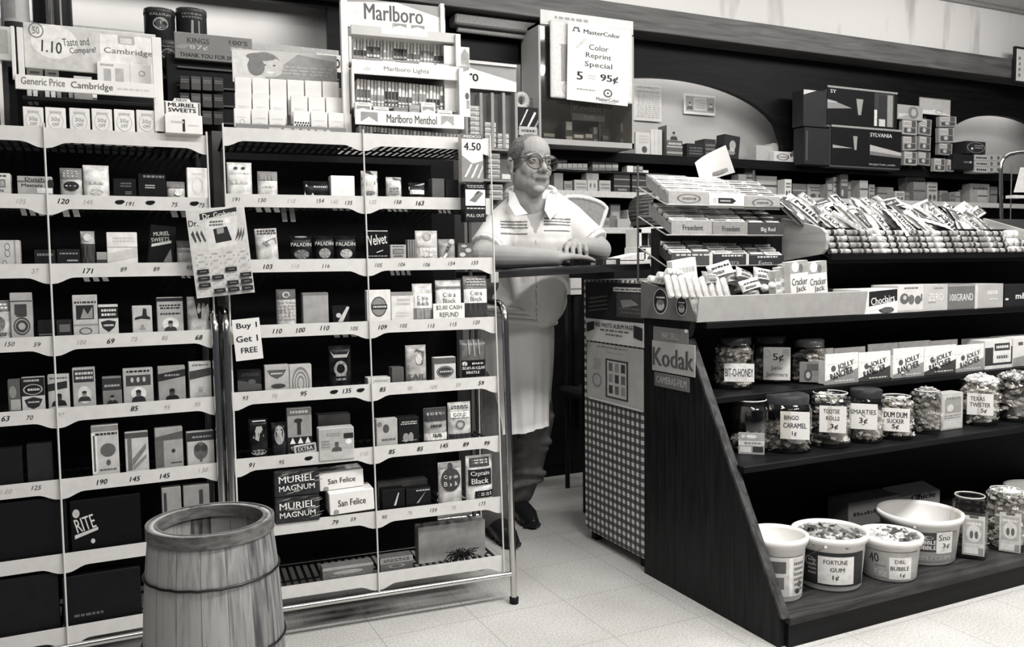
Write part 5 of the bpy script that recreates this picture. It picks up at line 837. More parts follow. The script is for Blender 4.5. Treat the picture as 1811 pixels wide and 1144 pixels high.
# tray bin
YT = 2.12
t = Thing(WF, 'candy_bin', (1.66, 2.43, .896), 'grey open candy bin on the stand with two oval baby stickers', 'bin')
GB = G(.36, .5, .08, 30); m = t.mb(); m.prism([(YT, .897), (YT-.012, .976), (YT-.008, .978), (YT+.006, .897)], 1.646, 2.365, GB); m.build('front_panel', t.e)
GS = G(.17, .5, .1, 30); m = t.mb(); m.prism([(2.425, .897), (2.425, 1.022), (2.225, .988), (2.16, .972), (YT+.002, .9)], 1.646, 1.653, GS); m.build('side_panel', t.e)
m = t.mb(); m.box(1.653, YT, .897, 2.365, 2.425, .901, GS).prism([(2.425, .897), (2.425, .99), (YT-.006, .975), (YT+.002, .897)], 2.359, 2.366, GS); m.build('bottom', t.e)
SB = Frame((1.6455, 0, 0), -pi/2)
for (uc, vc, r, rz) in ((1168, 533, 13, 23), (1205.5, 540.5, 10, 18)):
    s0, z0 = SB.loc(uc, vc, 0); s1 = SB.loc(uc+r, vc, 0)[0]; z1 = SB.loc(uc, vc-rz, 0)[1]; rx, rr = abs(s1-s0), z1-z0
    m = MB(); m.X = t.T @ Matrix.Translation(SB.at(s0, 0, z0)) @ Matrix.Rotation(-pi/2, 4, 'Z')
    m.ell(0, 0, rx, rr, G(.6), 28); m.ell(0, 0, rx*.9, rr*.92, G(.03), 28); m.ell(0, -.3*rr, rx*.55, rr*.4, G(.5)); m.ell(0, -.05*rr, rx*.5, rr*.2, G(.2)); m.ell(-.18*rx, -.25*rr, .06*rx, .04*rr, G(.05), 8); m.ell(.18*rx, -.25*rr, .06*rx, .04*rr, G(.05), 8); m.lines(-.6*rx, .2*rr, .6*rx, .42*rr, 1, G(.75), rng); m.build('oval_sticker', t.e)
# film sign on the side panel
SK = Frame((1.659, 0, 0), -pi/2)
t = Thing(SK, 'film_sign', (SK.loc(1190, 640, 0)[0], -.003, SK.loc(1190, 690, 0)[1]), 'three piece film dealer sign fixed to the dark side panel', 'sign')
t.slab('top_strip', 1155, 580, 1217, 606, -.003, .003, .2, [T('WE SELL', .5, .45, .5, .42, .5, .01), ('e', .95, .9, .05, .12, .8)]); t.slab('name_plate', 1153, 606, 1229, 661, -.003, .003, .42, [T('Kodak', .5, .48, .96, .6, .12, .03)]); t.slab('bottom_strip', 1157, 663, 1219, 688, -.003, .003, .15, [T('CAMERAS-FILM', .5, .52, .86, .5, .5, .012)])
# ---- candy bits
CT = [G(g, .35, .2, 50) for g in (.75, .5, .3, .12, .04)]
def heap(name, label, rad, h, n, tones, loc, sz=.012, sq=0, seed=1, shell=True, dome=.02, tw=True, zlow=.008):
    m = MB(); rg = random.Random(seed)
    for i in range(n):
        a = rg.uniform(0, 2*pi); top = rg.random() < .35; rr = rad*(sqrt(rg.random()) if top else (.86+.12*rg.random() if shell else sqrt(rg.random()))); z = (h+dome*(1-(rr/rad)**2)*rg.uniform(.3, 1)) if top else rg.uniform(zlow, h)
        q = 1
        if sq: q = 1/((abs(cos(a))**sq+abs(sin(a))**sq)**(1/sq))
        M = Matrix.Translation((rr*q*cos(a), rr*q*sin(a), z)) @ Matrix.Rotation(rg.uniform(0, 6.3), 4, 'Z') @ Matrix.Rotation(rg.uniform(-.9, .9), 4, 'X'); m.X = M
        c = CT[rg.choice(tones)]; L = sz*rg.uniform(.8, 1.3); s2 = sz*.62
        m.add([(-L, -s2*.6, 0), (-L*.6, -s2, s2*.6), (-L*.6, -s2, -s2*.6), (-L*.6, s2, s2*.6), (-L*.6, s2, -s2*.6), (L*.6, -s2, s2*.6), (L*.6, -s2, -s2*.6), (L*.6, s2, s2*.6), (L*.6, s2, -s2*.6)], [(1, 5, 7, 3), (2, 4, 8, 6), (1, 2, 6, 5), (3, 7, 8, 4), (1, 3, 4, 2), (5, 6, 8, 7)], c)
        if tw: m.add([(-L*.6, 0, 0), (-L*1.25, -s2, s2*.3), (-L*1.25, s2, -s2*.3), (L*.6, 0, 0), (L*1.25, -s2, -s2*.3), (L*1.25, s2, s2*.3)], [(0, 1, 2), (3, 4, 5)], c)
    m.X = Matrix(); core = [(rad*.8, max(.004, zlow*.9)), (rad*.8, h*.9), (rad*.4, h+dome*.3), (0, h+dome*.4)]; m.lathe(core, CT[tones[-1]], 16, sq=sq)
    o = m.build(name); o.location = loc; return tag(o, label, 'candy', None, 'stuff')
def spot(u0, u1, v1, v0, z):                     # front bottom pixel -> centre, radius, height on a shelf top
    um = (u0+u1)/2; p = onz(um, v1, z); d = depth(p); r = (u1-u0)/2*(d+.05)/FPX; f = Vector((p.x, p.y, 0)).normalized(); c = Vector((p.x, p.y, z))+f*r
    q = ony(um, v0, c.y); return c, r, q.z-z, f
def on_front(c, r, f): a = math.atan2(f.x, f.y); return Frame((c-f*(r+.004)).to_tuple(), -a)
JZ = {1: .662, 2: .475, 0: .088}
def jar(sh, u0, u1, v1, v0, label, fill, fl, card=None, lid=None, sq=5, seed=3, tones=(0, 1, 2), sz=.012, cardlab='', zb=None):
    z = JZ[sh]+.0006; c, r, h, f = spot(u0, u1, v1-(3 if sh == 2 else 0), v0, z); k = .86 if sq else 1; R_ = r*k
    j = empty('candy_jar', c, -math.atan2(f.x, f.y)); tag(j, label, 'jar')
    nk = R_*.82; pr = [(0, .004), (R_*.92, 0), (R_, .01), (R_, h*.78), (R_*.95, h*.86), (nk, h*.92), (nk, h)]
    MB().lathe(pr, PLASTIC, 40, sq=0 if not sq else sq).build('glass_body', j)
    if lid is not None: MB().lathe([(nk+.004, h*.9), (nk+.005, h+.008), (nk-.002, h+.012), (0, h+.012)], G(lid, .3), 36).build('lid', j)
    else: MB().tube([(nk*cos(2*pi*i/36), nk*sin(2*pi*i/36), h) for i in range(37)], .0022, G(.6, .2), 6).build('rim', j)
    if card:
        (a, b, p, q), g, ops, nm = card; m = MB(); F2 = on_front(c, r*.93, f); s0, z1 = F2.loc(a, (b+q)/2, 0)[0], F2.loc((a+p)/2, b, 0)[1]; s1, z0 = F2.loc(p, (b+q)/2, 0)[0], F2.loc((a+p)/2, q, 0)[1]; w, hh = s1-s0, z1-z0
        m.X = Matrix.Translation((s0+w/2, -(r*.93+.004), z0-z)); m.box(-w/2, 0, 0, w/2, .0012, hh, G(g, .5, .05, 12)); ops_on(m, ops, w, hh, 0, rng); o = m.build(nm, j)
    if fill: heap('wrapped_candy', fill, R_*.82, h*fl, 190, tones, (c.x, c.y, z+.004), sz, 0, seed)
    return j
hw = .02
jar(1, 1259, 1336, 690, 600, 'lidded jar of wrapped honey candies with slanted name card', 'wrapped honey candies filling the leftmost jar of upper jar shelf', .74, ((1281, 643, 1334, 675), .8, [('r', 0, 0, 1, 1, .8), T('BIT-O-HONEY', .5, .5, .94, .45, .03, .02)], 'name_card'), .05, tones=(0, 0, 0, 1))
jar(1, 1318, 1397, 679, 598, 'dark lidded jar behind the five cent card', 'dim candies low in the five cent jar', .35, ((1350, 614, 1398, 672), .7, [T('5\u00a2', .55, .68, .4, .26, .05, .02), T('Jaw', .5, .36, .45, .16, .25, .005), T('Jammers', .5, .16, .8, .16, .2, .005), ('o', .15, .8, .12, .12, .5), ('l', .7, .75, .95, .95, 3, .45)], 'price_card'), .04, seed=5, tones=(1, 2, 3))
jar(1, 1397, 1463, 679, 605, 'lidded jar with printed front panel beside the five cent jar', 'candy packed in the jar with printed panel', .6, ((1414, 640, 1458, 676), .22, [('e', .35, .35, .16, .3, .08), ('e', .35, .35, .09, .16, .5), ('r', .3, .6, .75, .9, .1), ('l', .5, .05, .95, .3, 3, .4)], 'front_panel'), .1, seed=6, tones=(1, 2, 3))
jr = lambda dark: [('r', .0, .66, 1, 1, .8), ('p', [(0, 0), (1, 0), (1, .48), (0, .12)], .28 if not dark else .06), T('JOLLY', .62, .6, .5, .22, .05 if not dark else .02, .03, 12), T('RANCHER', .5, .34, .7, .22, .03, .03, 12), ('e', .25, .52, .07, .1, .1), ('l', .3, .06, .9, .14, 1, .6)]
for i, (a, b, v0, v1) in enumerate(((1459, 1517, 627, 669), (1518, 1574, 624, 668), (1579, 1633, 617, 660), (1634, 1690, 613, 656), (1690, 1739, 611, 650))):
    y = 2.115; u = a; t = Thing(WF, 'candy_carton', (WF.loc((a+b)/2, v1, y)[0], y, .663), 'white hard candy carton with slanted bold name, %s of five in row' % ORD[i], 'carton', 'hard candy cartons on the upper jar shelf')
    x0, x1 = WF.loc(a, v1, y)[0], WF.loc(b, v1, y)[0]; z1 = WF.loc(a, v0, y)[1]; m = t.mb(); w = x1-x0
    m.X = t.T @ Matrix.Translation((x0+w/2, y, .663)); h = z1-.663; m.box(-w/2, 0, 0, w/2, .004, h, G(.8)); ops_on(m, jr(i % 2), w, h, 0, rng); m.build('front', t.e)
    zl = WF.loc((a+b)/2, v0-13, y+.11)[1]-.663; m = t.mb(); m.X = t.T @ Matrix.Translation((x0+w/2, y, .663)); m.box(-w/2, .004, 0, -w/2+.003, .11, h*.8, G(.78)).box(w/2-.003, .004, 0, w/2, .11, h*.8, G(.78)).box(-w/2, .004, 0, w/2, .11, .003, G(.5)).box(-w/2, .11, 0, w/2, .113, zl, G(.8)); m.build('tray', t.e)
    heap('hard_candy', 'wrapped hard candy inside the %s white slanted name carton' % ORD[i], w*.42, h*.5, 40, (0, 1, 2), (x0+w/2, y+.058, .667), .01, seed=40+i, shell=False)
solo(WF, 'candy_carton', 1742, 601, 1790, 640, 2.115, .1, .7, [('r', .0, .0, 1, .75, .05), ('r', .3, .2, .95, .95, .78), ('r', .34, .62, .9, .88, .06), ('l', .38, .67, .86, .84, 1, .8), ('l', .4, .3, .85, .5, 1, .1), ('r', 0, 0, 1, .12, .7)], 'dark carton with white label right of the hard candy cartons', 'carton', None, 0, .663)
solo(WF, 'candy_carton', 1792, 596, 1850, 640, 2.115, .1, .74, [('l', .1, .7, .9, .9, 1, .1), ('p', [(0, 0), (1, .1), (1, .5), (0, .3)], .3)], 'pale carton cut by right edge on upper jar shelf', 'carton', None, 0, .663)
# lower jar shelf
pc = lambda *ls: [T(s, *r) for s, r in ls]
m = jar(2, 1290, 1360, 806, 706, 'open tilted-looking jar with printed box card at shelf end', 'few candies at the bottom of the open end jar', .2, ((1306, 765, 1352, 803), .5, [('r', .03, .05, .97, .95, .42), ('r', .0, .4, 1, .62, .75), ('l', .2, .42, .9, .6, 1, .3), ('e', .5, .82, .2, .09, .8), ('r', .06, .08, .48, .34, .75), ('r', .55, .1, .95, .36, .05), ('e', .18, .82, .08, .08, .7)], 'front_card'), None, 0, 8, (2, 3), .01)
jar(2, 1344, 1434, 806, 702, 'big jar of caramels with handwritten card', 'caramels heaped below the handwritten caramel card', .42, ((1380, 728, 1432, 777), .8, pc(('BINGO', (.38, .78, .5, .16, .03, .015)), ('CARAMEL', (.5, .5, .8, .18, .03, .015)), ('1\u00a2', (.48, .2, .16, .2, .03, .015))), 'price_card'), .04, 0, 9, (2, 2, 3), .013)
jar(2, 1432, 1502, 797, 694, 'overfilled jar of chocolate rolls with three cent card', 'chocolate rolls spilling over the third jar on lower shelf', .86, ((1449, 718, 1497, 765), .78, pc(('TOOTSIE', (.45, .8, .6, .16, .05, .015)), ('ROLLS', (.5, .54, .5, .15, .05, .015)), ('3\u00a2', (.55, .22, .3, .22, .03, .02))), 'price_card'), None, 0, 10, (0, 1, 4, 3), .011)
jar(2, 1500, 1560, 788, 693, 'dark mouthed jar of tablet rolls with white card', 'tablet rolls in the jar beside chocolate rolls', .55, ((1502, 714, 1552, 759), .8, pc(('SMARTIES', (.5, .68, .9, .18, .05, .01)), ('3\u00a2', (.5, .32, .3, .26, .03, .015))), 'price_card'), .03, 0, 11, (0, 1, 2), .012)
jar(2, 1557, 1612, 782, 700, 'jar of wrapped suckers with bold handwritten card', 'wrapped suckers under the bold handwritten card', .82, ((1559, 722, 1609, 763), .8, pc(('DUM DUM', (.5, .72, .82, .24, .02, .035)), ('SUCKER', (.5, .45, .6, .18, .02, .02)), ('5\u00a2', (.5, .2, .25, .24, .02, .02))), 'price_card'), None, 0, 12, (0, 1, 1, 3), .011)
jar(2, 1610, 1664, 772, 690, 'clear square jar crammed with twisted wrappers, no card', 'twisted wrappers crammed in the uncarded jar', .9, None, None, 5, 13, (1, 2, 2), .012)
solo(WF, 'candy_carton', 1665, 695, 1703, 765, 2.03, .05, .45, [('r', .05, .03, .97, .97, .55), ('r', .15, .45, .9, .85, .32), ('e', .4, .6, .15, .1, .6), ('l', .2, .8, .9, .92, 1, .2), ('r', .1, .05, .9, .25, .65), ('l', .1, .3, .9, .42, 2, .25)], 'printed upright carton between uncarded jar and twister jar', 'carton', None, 0, .4757)
jar(2, 1700, 1762, 757, 672, 'jar heaped with pale wrapped twists and handwritten card', 'pale wrapped twists heaped high in the handwritten card jar', .98, ((1710, 696, 1757, 734), .76, pc(('TEXAS', (.4, .76, .55, .2, .05, .015)), ('TWISTER', (.5, .48, .78, .2, .05, .015)), ('5\u00a2', (.65, .2, .22, .22, .03, .02))), 'price_card'), None, 0, 14, (0, 0, 1), .014)
jar(2, 1763, 1822, 750, 668, 'jar of wrapped sticks at right end of lower jar shelf', 'wrapped candy sticks in the right end jar', 1.0, None, None, 0, 15, (0, 1, 2, 3), .014)
# buckets on the platform
def bucket(u0, u1, v1, vrim, ub, label, deco, fill=None, tones=(0, 1, 3), fh=.78, bail=True, seed=1):
    z = .0886; um = (u0+u1)/2; p = onz(ub, v1, z); d = depth(p); f = Vector((p.x, p.y, 0)).normalized(); R_ = (u1-u0)/2*(d+.1)/FPX; rb = R_*.84; c = Vector((p.x, p.y, z))+f*rb
    q = onpl(um, vrim, c-f*R_, f); h = q.z-z; b = empty('plastic_bucket', c, -math.atan2(f.x, f.y)); tag(b, label, 'bucket')
    rz = lambda t: rb+(R_*.96-rb)*t/h
    BW = G(.8, .35, .03, 8)
    MB().lathe([(0, .003), (rb*.96, 0), (rb, .006), (rz(h*.86), h*.86), (rz(h*.86)+.004, h*.865), (rz(h)+.001, h-.02), (R_+.003, h-.018), (R_+.004, h), (R_-.003, h+.002), (rz(h)-.004, h-.01), (rb-.004, .012), (0, .012)], BW, 44).build('shell', b)
    def surf(x, zz, o): rr = rz(zz)+.0012+o; a = x/rz(zz); return (rr*sin(a), -rr*cos(a), zz)
    m = MB(surf); w = rb*2.5; deco(m, w, h); m.build('label', b)
    if bail:
        m = MB(); rr = rz(h*.9)+.006; pts = [(rr*sin(a)*1.02, -rr*cos(a)*1.03, h*.9-.42*h*max(0, cos((a-.2)*1.15))**.8*.35) for a in [(-1.5+3*i/24) for i in range(25)]]; pts = [(rr*sin(-.1)-.0, -rr*cos(-.1), h*.86)]+[(rr*sin(-.1-.5*i/5)*1.0, -rr*cos(-.1-.5*i/5)*1.01, h*.86-.035*i/5) for i in range(1, 6)]; m.tube(pts, .0016, G(.3, .3, .1, 30, 1), 6); m.ball(pts[0], .005, BW); m.build('handle_wire', b)
    if fill: heap('bubble_gum', fill, rz(h*fh)-.008, h*fh, 120, tones, (c.x, c.y, z+.012), .013, 0, seed, False, .012, True, h*fh*.9)
    return b
LB = lambda g0, ops: (lambda m, w, h: (m.rect(-w/2, .1*h, w/2, .74*h, G(g0, .4), 16, 4), ops_on(m, ops, w, h*.64, .1*h, rng)))
bucket(1318, 1421, 1066, 958, 1372, 'white candy bucket at platform left end, partly behind the slanted panel', LB(.62, [('r', .7, .02, .76, .98, .85), ('r', .4, .6, .65, .9, .1), ('r', .42, .2, .62, .5, .15), ('l', .78, .1, .98, .9, 6, .15), ('e', .9, .3, .05, .08, .1), ('e', .86, .12, .05, .06, .05)]), bail=False)
bucket(1403, 1528, 1047, 955, 1466, 'white bucket of gum with large white handwritten card', LB(.035, [('r', .36, .08, .82, .9, .82), T('FORTUNE', .58, .74, .3, .13, .03, .015), T('GUM', .6, .52, .18, .12, .03, .015), T('1\u00a2', .58, .28, .08, .16, .02, .015), ('o', .25, .7, .07, .14, .4, .8), ('l', .22, .3, .34, .8, 4, .35), ('r', .0, .0, 1, .02, .3)]), 'dark twisted gum filling the handwritten card bucket', (3, 2, 3, 1), .84, seed=21)
bucket(1516, 1620, 1030, 958, 1572, 'low white bucket with egg lettering and number forty', LB(.4, [T('40', .27, .72, .16, .34, .04, .02, 8), T('Egg', .38, .18, .2, .26, .62, .02), ('r', .5, -.02, .84, .82, .82), T('DBL', .66, .66, .16, .14, .05, .01), T('BUBBLE', .66, .4, .28, .15, .03, .015), T('1\u00a2', .7, .14, .08, .16, .03, .012), ('l', .3, .42, .46, .5, 1, .2)]), 'pale wrapped gum filling the egg lettered bucket', (0, 1, 3, 0), .85, bail=False, seed=22)
bucket(1551, 1689, 1000, 921, 1624, 'largest white bucket with double bubble lettering, nearly empty', LB(.3, [('r', .42, .35, .7, 1, .06), T('DUBBLE', .57, .68, .24, .14, .8, .02), T('BUBBLE', .57, .5, .24, .14, .8, .02), ('e', .56, .84, .1, .06, .5), ('r', .69, .3, .9, 1.04, .82), T('Sno', .79, .84, .15, .2, .06, .01), T('3\u00a2', .81, .55, .1, .2, .06, .01), T('BUBBLEGUM', .62, .14, .5, .16, .5, .02)]), 'few gum pieces lying in the largest bucket', (3, 3), .3, seed=23)
bucket(1782, 1880, 925, 872, 1830, 'white bucket cut by the right edge behind square jars', LB(.5, []), None, bail=False)
def sqjar(u0, u1, v1, v0, card, ops, label, flab, fl, seed, tones):
    j = jar(0, u0, u1, v1, v0, label, flab, fl, (card, .55, ops, 'front_label') if card else None, None, 6, seed, tones, .013); return j
lb = [('r', .04, .03, .96, .97, .6), ('r', .08, .3, .92, .9, .42), ('e', .5, .55, .32, .22, .65), ('e', .4, .52, .08, .1, .12), ('e', .62, .52, .08, .1, .12), ('l', .15, .75, .85, .86, 1, .75), ('r', .3, .94, .7, 1, .1), ('r', .08, .04, .7, .2, .75), ('r', .72, .04, .94, .2, .3)]
sqjar(1679, 1746, 990, 876, (1702, 912, 1742, 982), lb, 'open square jar with printed label beside the largest bucket', 'dark candy in the square jar beside the largest bucket', .45, 31, (2, 3, 4))
sqjar(1741, 1812, 977, 866, (1767, 907, 1806, 976), lb, 'overfull square jar with printed label near right edge', 'pale wrapped candy bulging from the square jar near right edge', .9, 32, (0, 1, 2))
solo(WF, 'gum_carton', 1500, 882, 1590, 975, 2.26, .1, .36, [('r', 0, .84, 1, 1, .26), T('Bubb', .35, .5, .5, .14, .04, .02), ('r', .02, .38, .7, .4, .35)], 'grey carton with bold dark lettering behind the buckets', 'carton', None, 0, .0886)
t = Thing(WF, 'gum_carton', (WF.loc(1622, 900, 2.3)[0], 2.3, .0886), 'pale folded carton with dark lettering behind the largest bucket', 'carton')
x0, x1 = WF.loc(1590, 880, 2.3)[0], WF.loc(1662, 880, 2.3)[0]; z1, z2 = WF.loc(1620, 874, 2.3)[1], WF.loc(1620, 852, 2.38)[1]; m = t.mb(); m.prism([(2.3, .0886), (2.3, z1), (2.38, z2), (2.38, .0886)], x0, x1, G(.75)); m.X = t.T @ Matrix.Translation(((x0+x1)/2, 2.2995, .0886)); m.text('Chicle', .02, z1-.0886-.012, .022, G(.03), (x1-x0)*.6, 0, .02); m.poly([(-.03, z1-.0886-.001), (.01, z1-.0886-.001), (.0, z1-.0886-.016), (-.02, z1-.0886-.02)], G(.2)); m.build('box', t.e)
# cartons on the narrow ledge right of the bin
Z0 = .8956
CH = [(1520, 1588, 511, .8, [('p', [(.24, .55), (.98, .75), (.98, .98), (.24, .9)], .02), ('r', .24, .3, .98, .8, .02), T('Choclairs', .6, .56, .62, .3, .8, .012, 6), ('p', [(0, 1), (.22, .9), (.22, 0), (.2, 0)], .7), ('e', .7, .14, .2, .13, .05), ('p', [(.24, .3), (.98, .5), (.98, .3), (.6, .2), (.24, .12)], .78), ('e', .72, .15, .17, .11, .1)], 'white carton with dark diagonal name band', 0),
 (1588, 1633, 504, .62, [('l', .2, .84, .8, .94, 1, .12), ('e', .25, .5, .17, .2, .12), ('e', .52, .46, .12, .18, .14), ('e', .78, .44, .12, .16, .12), ('r', .9, .4, .95, .66, .12), ('e', .26, .54, .07, .08, .5), ('r', .0, .0, 1, .08, .45)], 'pale carton with fat dark lettering', 1), (1633, 1676, 503, .48, [('l', .4, .82, .8, .9, 1, .2), T('ZERO', .5, .52, .62, .28, .75, .02), ('l', .2, .3, .5, .35, 1, .2)], 'grey carton with short outlined word', 2),
 (1676, 1724, 502, .16, [('r', .0, .9, 1, 1, .3), T('100GRAND', .5, .48, .86, .28, .75, .012)], 'dark grey carton with white number name', 3), (1724, 1774, 502, .42, [('r', .0, .0, .1, 1, .6), ('l', .4, .5, .8, .8, 1, .65), ('l', .5, .3, .8, .44, 1, .62)], 'mid grey carton with faint script', 4), (1777, 1850, 503, .02, [('e', .05, .36, .04, .05, .7), T("m&m's", .5, .5, .5, .3, .75, .03)], 'black carton with bold white letters', 5)]
for (a, b, v0, g, ops, lk, i) in CH: solo(WF, 'candy_carton', a, v0, b, 552, 2.128 if i else 2.122, .12, g, ops, lk+', right of the grey bin', 'carton', None, 0, Z0)
# gum tiers
GY = 2.33
t = Thing(WF, 'gum_rack', (1.93, GY, .90), 'three tier wire rack of gum cartons above the grey bin', 'rack')
tiers = [(336, 349, 362), (388, 395, 414), (445, 452, 468)]
m = t.mb()
for xx in (1.672, 2.185): m.tube([(xx, GY+.15, .902), (xx, GY+.15, 1.42)], .004, STEEL, 8)
m.build('rack_post', t.e)
gcol = [((1182, 1254), (1254, 1317), (1317, 1380)), ((1187, 1260), (1260, 1323), (1323, 1387)), ((1187, 1262), (1262, 1326), (1326, 1387))]
ov = lambda g1, g2: [('o', .5, .5, .3, .32, g1, .85), ('l', .32, .36, .68, .64, 1, g1)]
gop = [(ov(.12, 0), [('p', [(.25, .3), (.66, .3), (.76, .5), (.66, .7), (.25, .7)], .03), ('l', .3, .4, .6, .6, 1, .5), ('r', .1, .3, .22, .7, .5)], ov(.1, 0)), ([T('Freedent', .52, .5, .5, .36, .05, .015)], [T('Freedent', .52, .5, .5, .36, .04, .015)], [T('Big Red', .55, .5, .4, .36, .6, .012)]), ([('l', .1, .7, .9, .95, 1, .55), ('r', .9, 0, .98, 1, .6)], [('l', .2, .75, .8, .98, 1, .6), T('Extra', .5, .35, .4, .36, .3, .01), ('r', .9, 0, .98, 1, .55)], [('l', .2, .75, .8, .98, 1, .6), T('Extra', .45, .35, .4, .4, .4, .01)])]
gt = [(.36, .8, .33), (.32, .24, .055), (.07, .04, .035)]; pk = [((0, 0), (0, 0), (1, 1)), ((0, 1), (1, 0), (3, 4)), ((0, 3), (0, 1), (3, 0))]
tn = ['top', 'middle', 'bottom']; cn = ['left', 'centre', 'right']
gd = ['light grey with oval mark', 'white with dark arrow mark', 'mid grey with oval mark', 'grey with dark script', 'darker grey with script', 'near black with pale script', 'dark with pale edge', 'dark with faint short word', 'black with pale short word']
for r in range(3):
    m = t.mb(); zz = WF.loc(1280, tiers[r][2]+2, GY)[1]; m.tube([(1.68, GY-.004, zz), (2.185, GY-.004, zz)], .003, STEEL, 6).tube([(1.68, GY-.004, zz), (1.672, GY+.15, zz+.07)], .003, STEEL, 6).tube([(2.185, GY-.004, zz), (2.185, GY+.15, zz+.07)], .003, STEEL, 6).tube([(1.672, GY+.15, zz+.07), (2.185, GY+.15, zz+.07)], .003, STEEL, 6); m.build('tier_wire', t.e)
    for c in range(3):
        a, b = gcol[r][c]; dv = (tiers[r][1]-tiers[r][0])*((a+b)/2-1182)/198; v0, v1 = tiers[r][0]+dv, tiers[r][2]+dv*.8
        x0, x1 = WF.loc(a, v0, GY)[0]+.001, WF.loc(b, v0, GY)[0]-.001; z1, z0 = WF.loc((a+b)/2, v0, GY)[1], WF.loc((a+b)/2, v1, GY)[1]; w, h = x1-x0, z1-z0
        g = Thing(WF, 'gum_carton', ((x0+x1)/2, GY, z0), '%s gum carton, %s of the %s rack tier' % (gd[r*3+c], cn[c], tn[r]), 'carton', 'gum cartons on the wire rack')
        m = MB(); m.box(-w/2, 0, 0, w/2, .003, h, G(gt[r][c]), .0008); ops_on(m, gop[r][c], w, h, 0, rng); m.build('front', g.e)
        m = MB(); sl = .56; D = .13
        m.add([(-w/2, .003, 0), (w/2, .003, 0), (w/2, D, D*sl), (-w/2, D, D*sl), (-w/2, .003, h*.7), (w/2, .003, h*.7), (w/2, D, D*sl+h*.9), (-w/2, D, D*sl+h*.9)], [(0, 3, 2, 1), (0, 4, 7, 3), (1, 2, 6, 5), (3, 7, 6, 2)], G(gt[r][c])); m.build('tray', g.e)
        for k in range(8):
            cc, rr = k % 2, k//2; m = MB(); wp = w/2-.006; ps = .026; m.box(-wp/2, -ps/2+.0015, 0, wp/2, ps/2-.0015, .014, CT[pk[r][c][cc]], .002)
            m.X = Matrix.Translation((0, 0, .0141)); m.add([(-wp*.38, -.006, 0), (wp*.38, -.006, 0), (wp*.38, .005, 0), (-wp*.38, .005, 0)], [(0, 1, 2, 3)], CT[(pk[r][c][cc]+2) % 5])
            m.X = Matrix.Translation((0, -ps/2+.0012, .007)) @ Matrix.Rotation(pi/2, 4, 'X'); m.add([(-wp*.3, -.004, 0), (wp*.3, -.004, 0), (wp*.3, .004, 0), (-wp*.3, .004, 0)], [(0, 1, 2, 3)], CT[(pk[r][c][cc]+2) % 5])
            o = m.build('gum_packet'); yy = .02+.029*rr; o.location = ((x0+x1)/2+(cc-.5)*(w/2-.003), GY+yy, z0+h*.62+.0+yy*sl*1.05); o.rotation_euler = (math.atan(sl), 0, 0)
            tag(o, 'gum packet in %s carton of %s tier, %s column, %s row' % (cn[c], tn[r], ('left', 'right')[cc], ORD[rr]), 'packet', 'gum packets in the tiered cartons')
# loose sheet stuck in the top tier
m = MB(); F3 = WF; pts = [(1223, 289), (1277, 258), (1300, 305), (1240, 325)]; P4 = [WF.loc(u, v, 2.47) for u, v in pts]; NX = 8; v = []; f = []
for th in (0, .0015):
    for j in range(NX+1):
        for i in range(NX+1):
            s, q = i/NX, j/NX; x = (1-q)*((1-s)*P4[0][0]+s*P4[1][0])+q*((1-s)*P4[3][0]+s*P4[2][0]); z = (1-q)*((1-s)*P4[0][1]+s*P4[1][1])+q*((1-s)*P4[3][1]+s*P4[2][1]); v.append((x-P4[3][0], .05*sin(pi*s)*.5+.02*q+th, z-P4[3][1]))
M_ = (NX+1)**2
for b in (0, M_):
    for j in range(NX):
        for i in range(NX): a = b+j*(NX+1)+i; f.append((a, a+1, a+NX+2, a+NX+1))
m.add(v, f, G(.8, .6, .04, 9), True); m.add([(x, y-.0012, z) for x, y, z in [v[NX*(NX+1)+4-18], v[NX*(NX+1)+7-18], v[NX*(NX+1)+7-9], v[NX*(NX+1)+4-9]]], [(0, 1, 2, 3)], G(.3)); o = m.build('paper_sheet'); o.location = (P4[3][0], 2.45, P4[3][1]); tag(o, 'curled white paper sheet sticking up from the top gum tier', 'paper')
# contents of the bin: rolls, packets, popcorn boxes
def roll(u, v, ang, L, r, g, label, y, tilt=0, nm='candy_roll', grp='candy rolls in the grey bin'):
    x, z = WF.loc(u, v, y); m = MB(); m.tube([(0, 0, -L/2), (0, 0, -L/2+.004), (0, 0, L/2-.004), (0, 0, L/2)], [r*.7, r, r, r*.7], G(g, .35, .2, 60), 12)
    if tilt == -24:
        for q in (-.5, .1, .6): m.add([(r*sin(q-.1)*1.01, -r*cos(q-.1)*1.01, -L*.4), (r*sin(q+.1)*1.01, -r*cos(q+.1)*1.01, -L*.4), (r*sin(q+.1)*1.01, -r*cos(q+.1)*1.01, L*.36), (r*sin(q-.1)*1.01, -r*cos(q-.1)*1.01, L*.36)], [(0, 1, 2, 3)], G(.2 if q == .1 else .45))
    for k in range(0 if tilt == -24 else 3): a = -L*.3+k*L*.25; m.tube([(0, 0, a), (0, 0, a+L*.045)], r*1.012, G([.5, .35, .25][(k+int(u)) % 3]), 12, False)
    o = m.build(nm); o.location = (x, y, z); o.rotation_euler = (radians(tilt), radians(ang), 0); return tag(o, label, 'roll', grp)
for i, (u, v, a) in enumerate(((1161, 495, 8), (1177, 488, 6), (1192, 482, 6))): roll(u, v, a+90, .07, .012, .78, 'fat white candy roll lying at the left of the bin, %s from left' % ORD[i], 2.3-.02*i, -10)
solo(WF, 'candy_carton', 1200, 457, 1242, 500, 2.26, .03, .8, [('l', .1, .1, .9, .9, 5, .5), ('r', .0, .0, .25, .8, .65)], 'white ribbed candy pack standing in the bin', 'carton', None, -8, .9016)
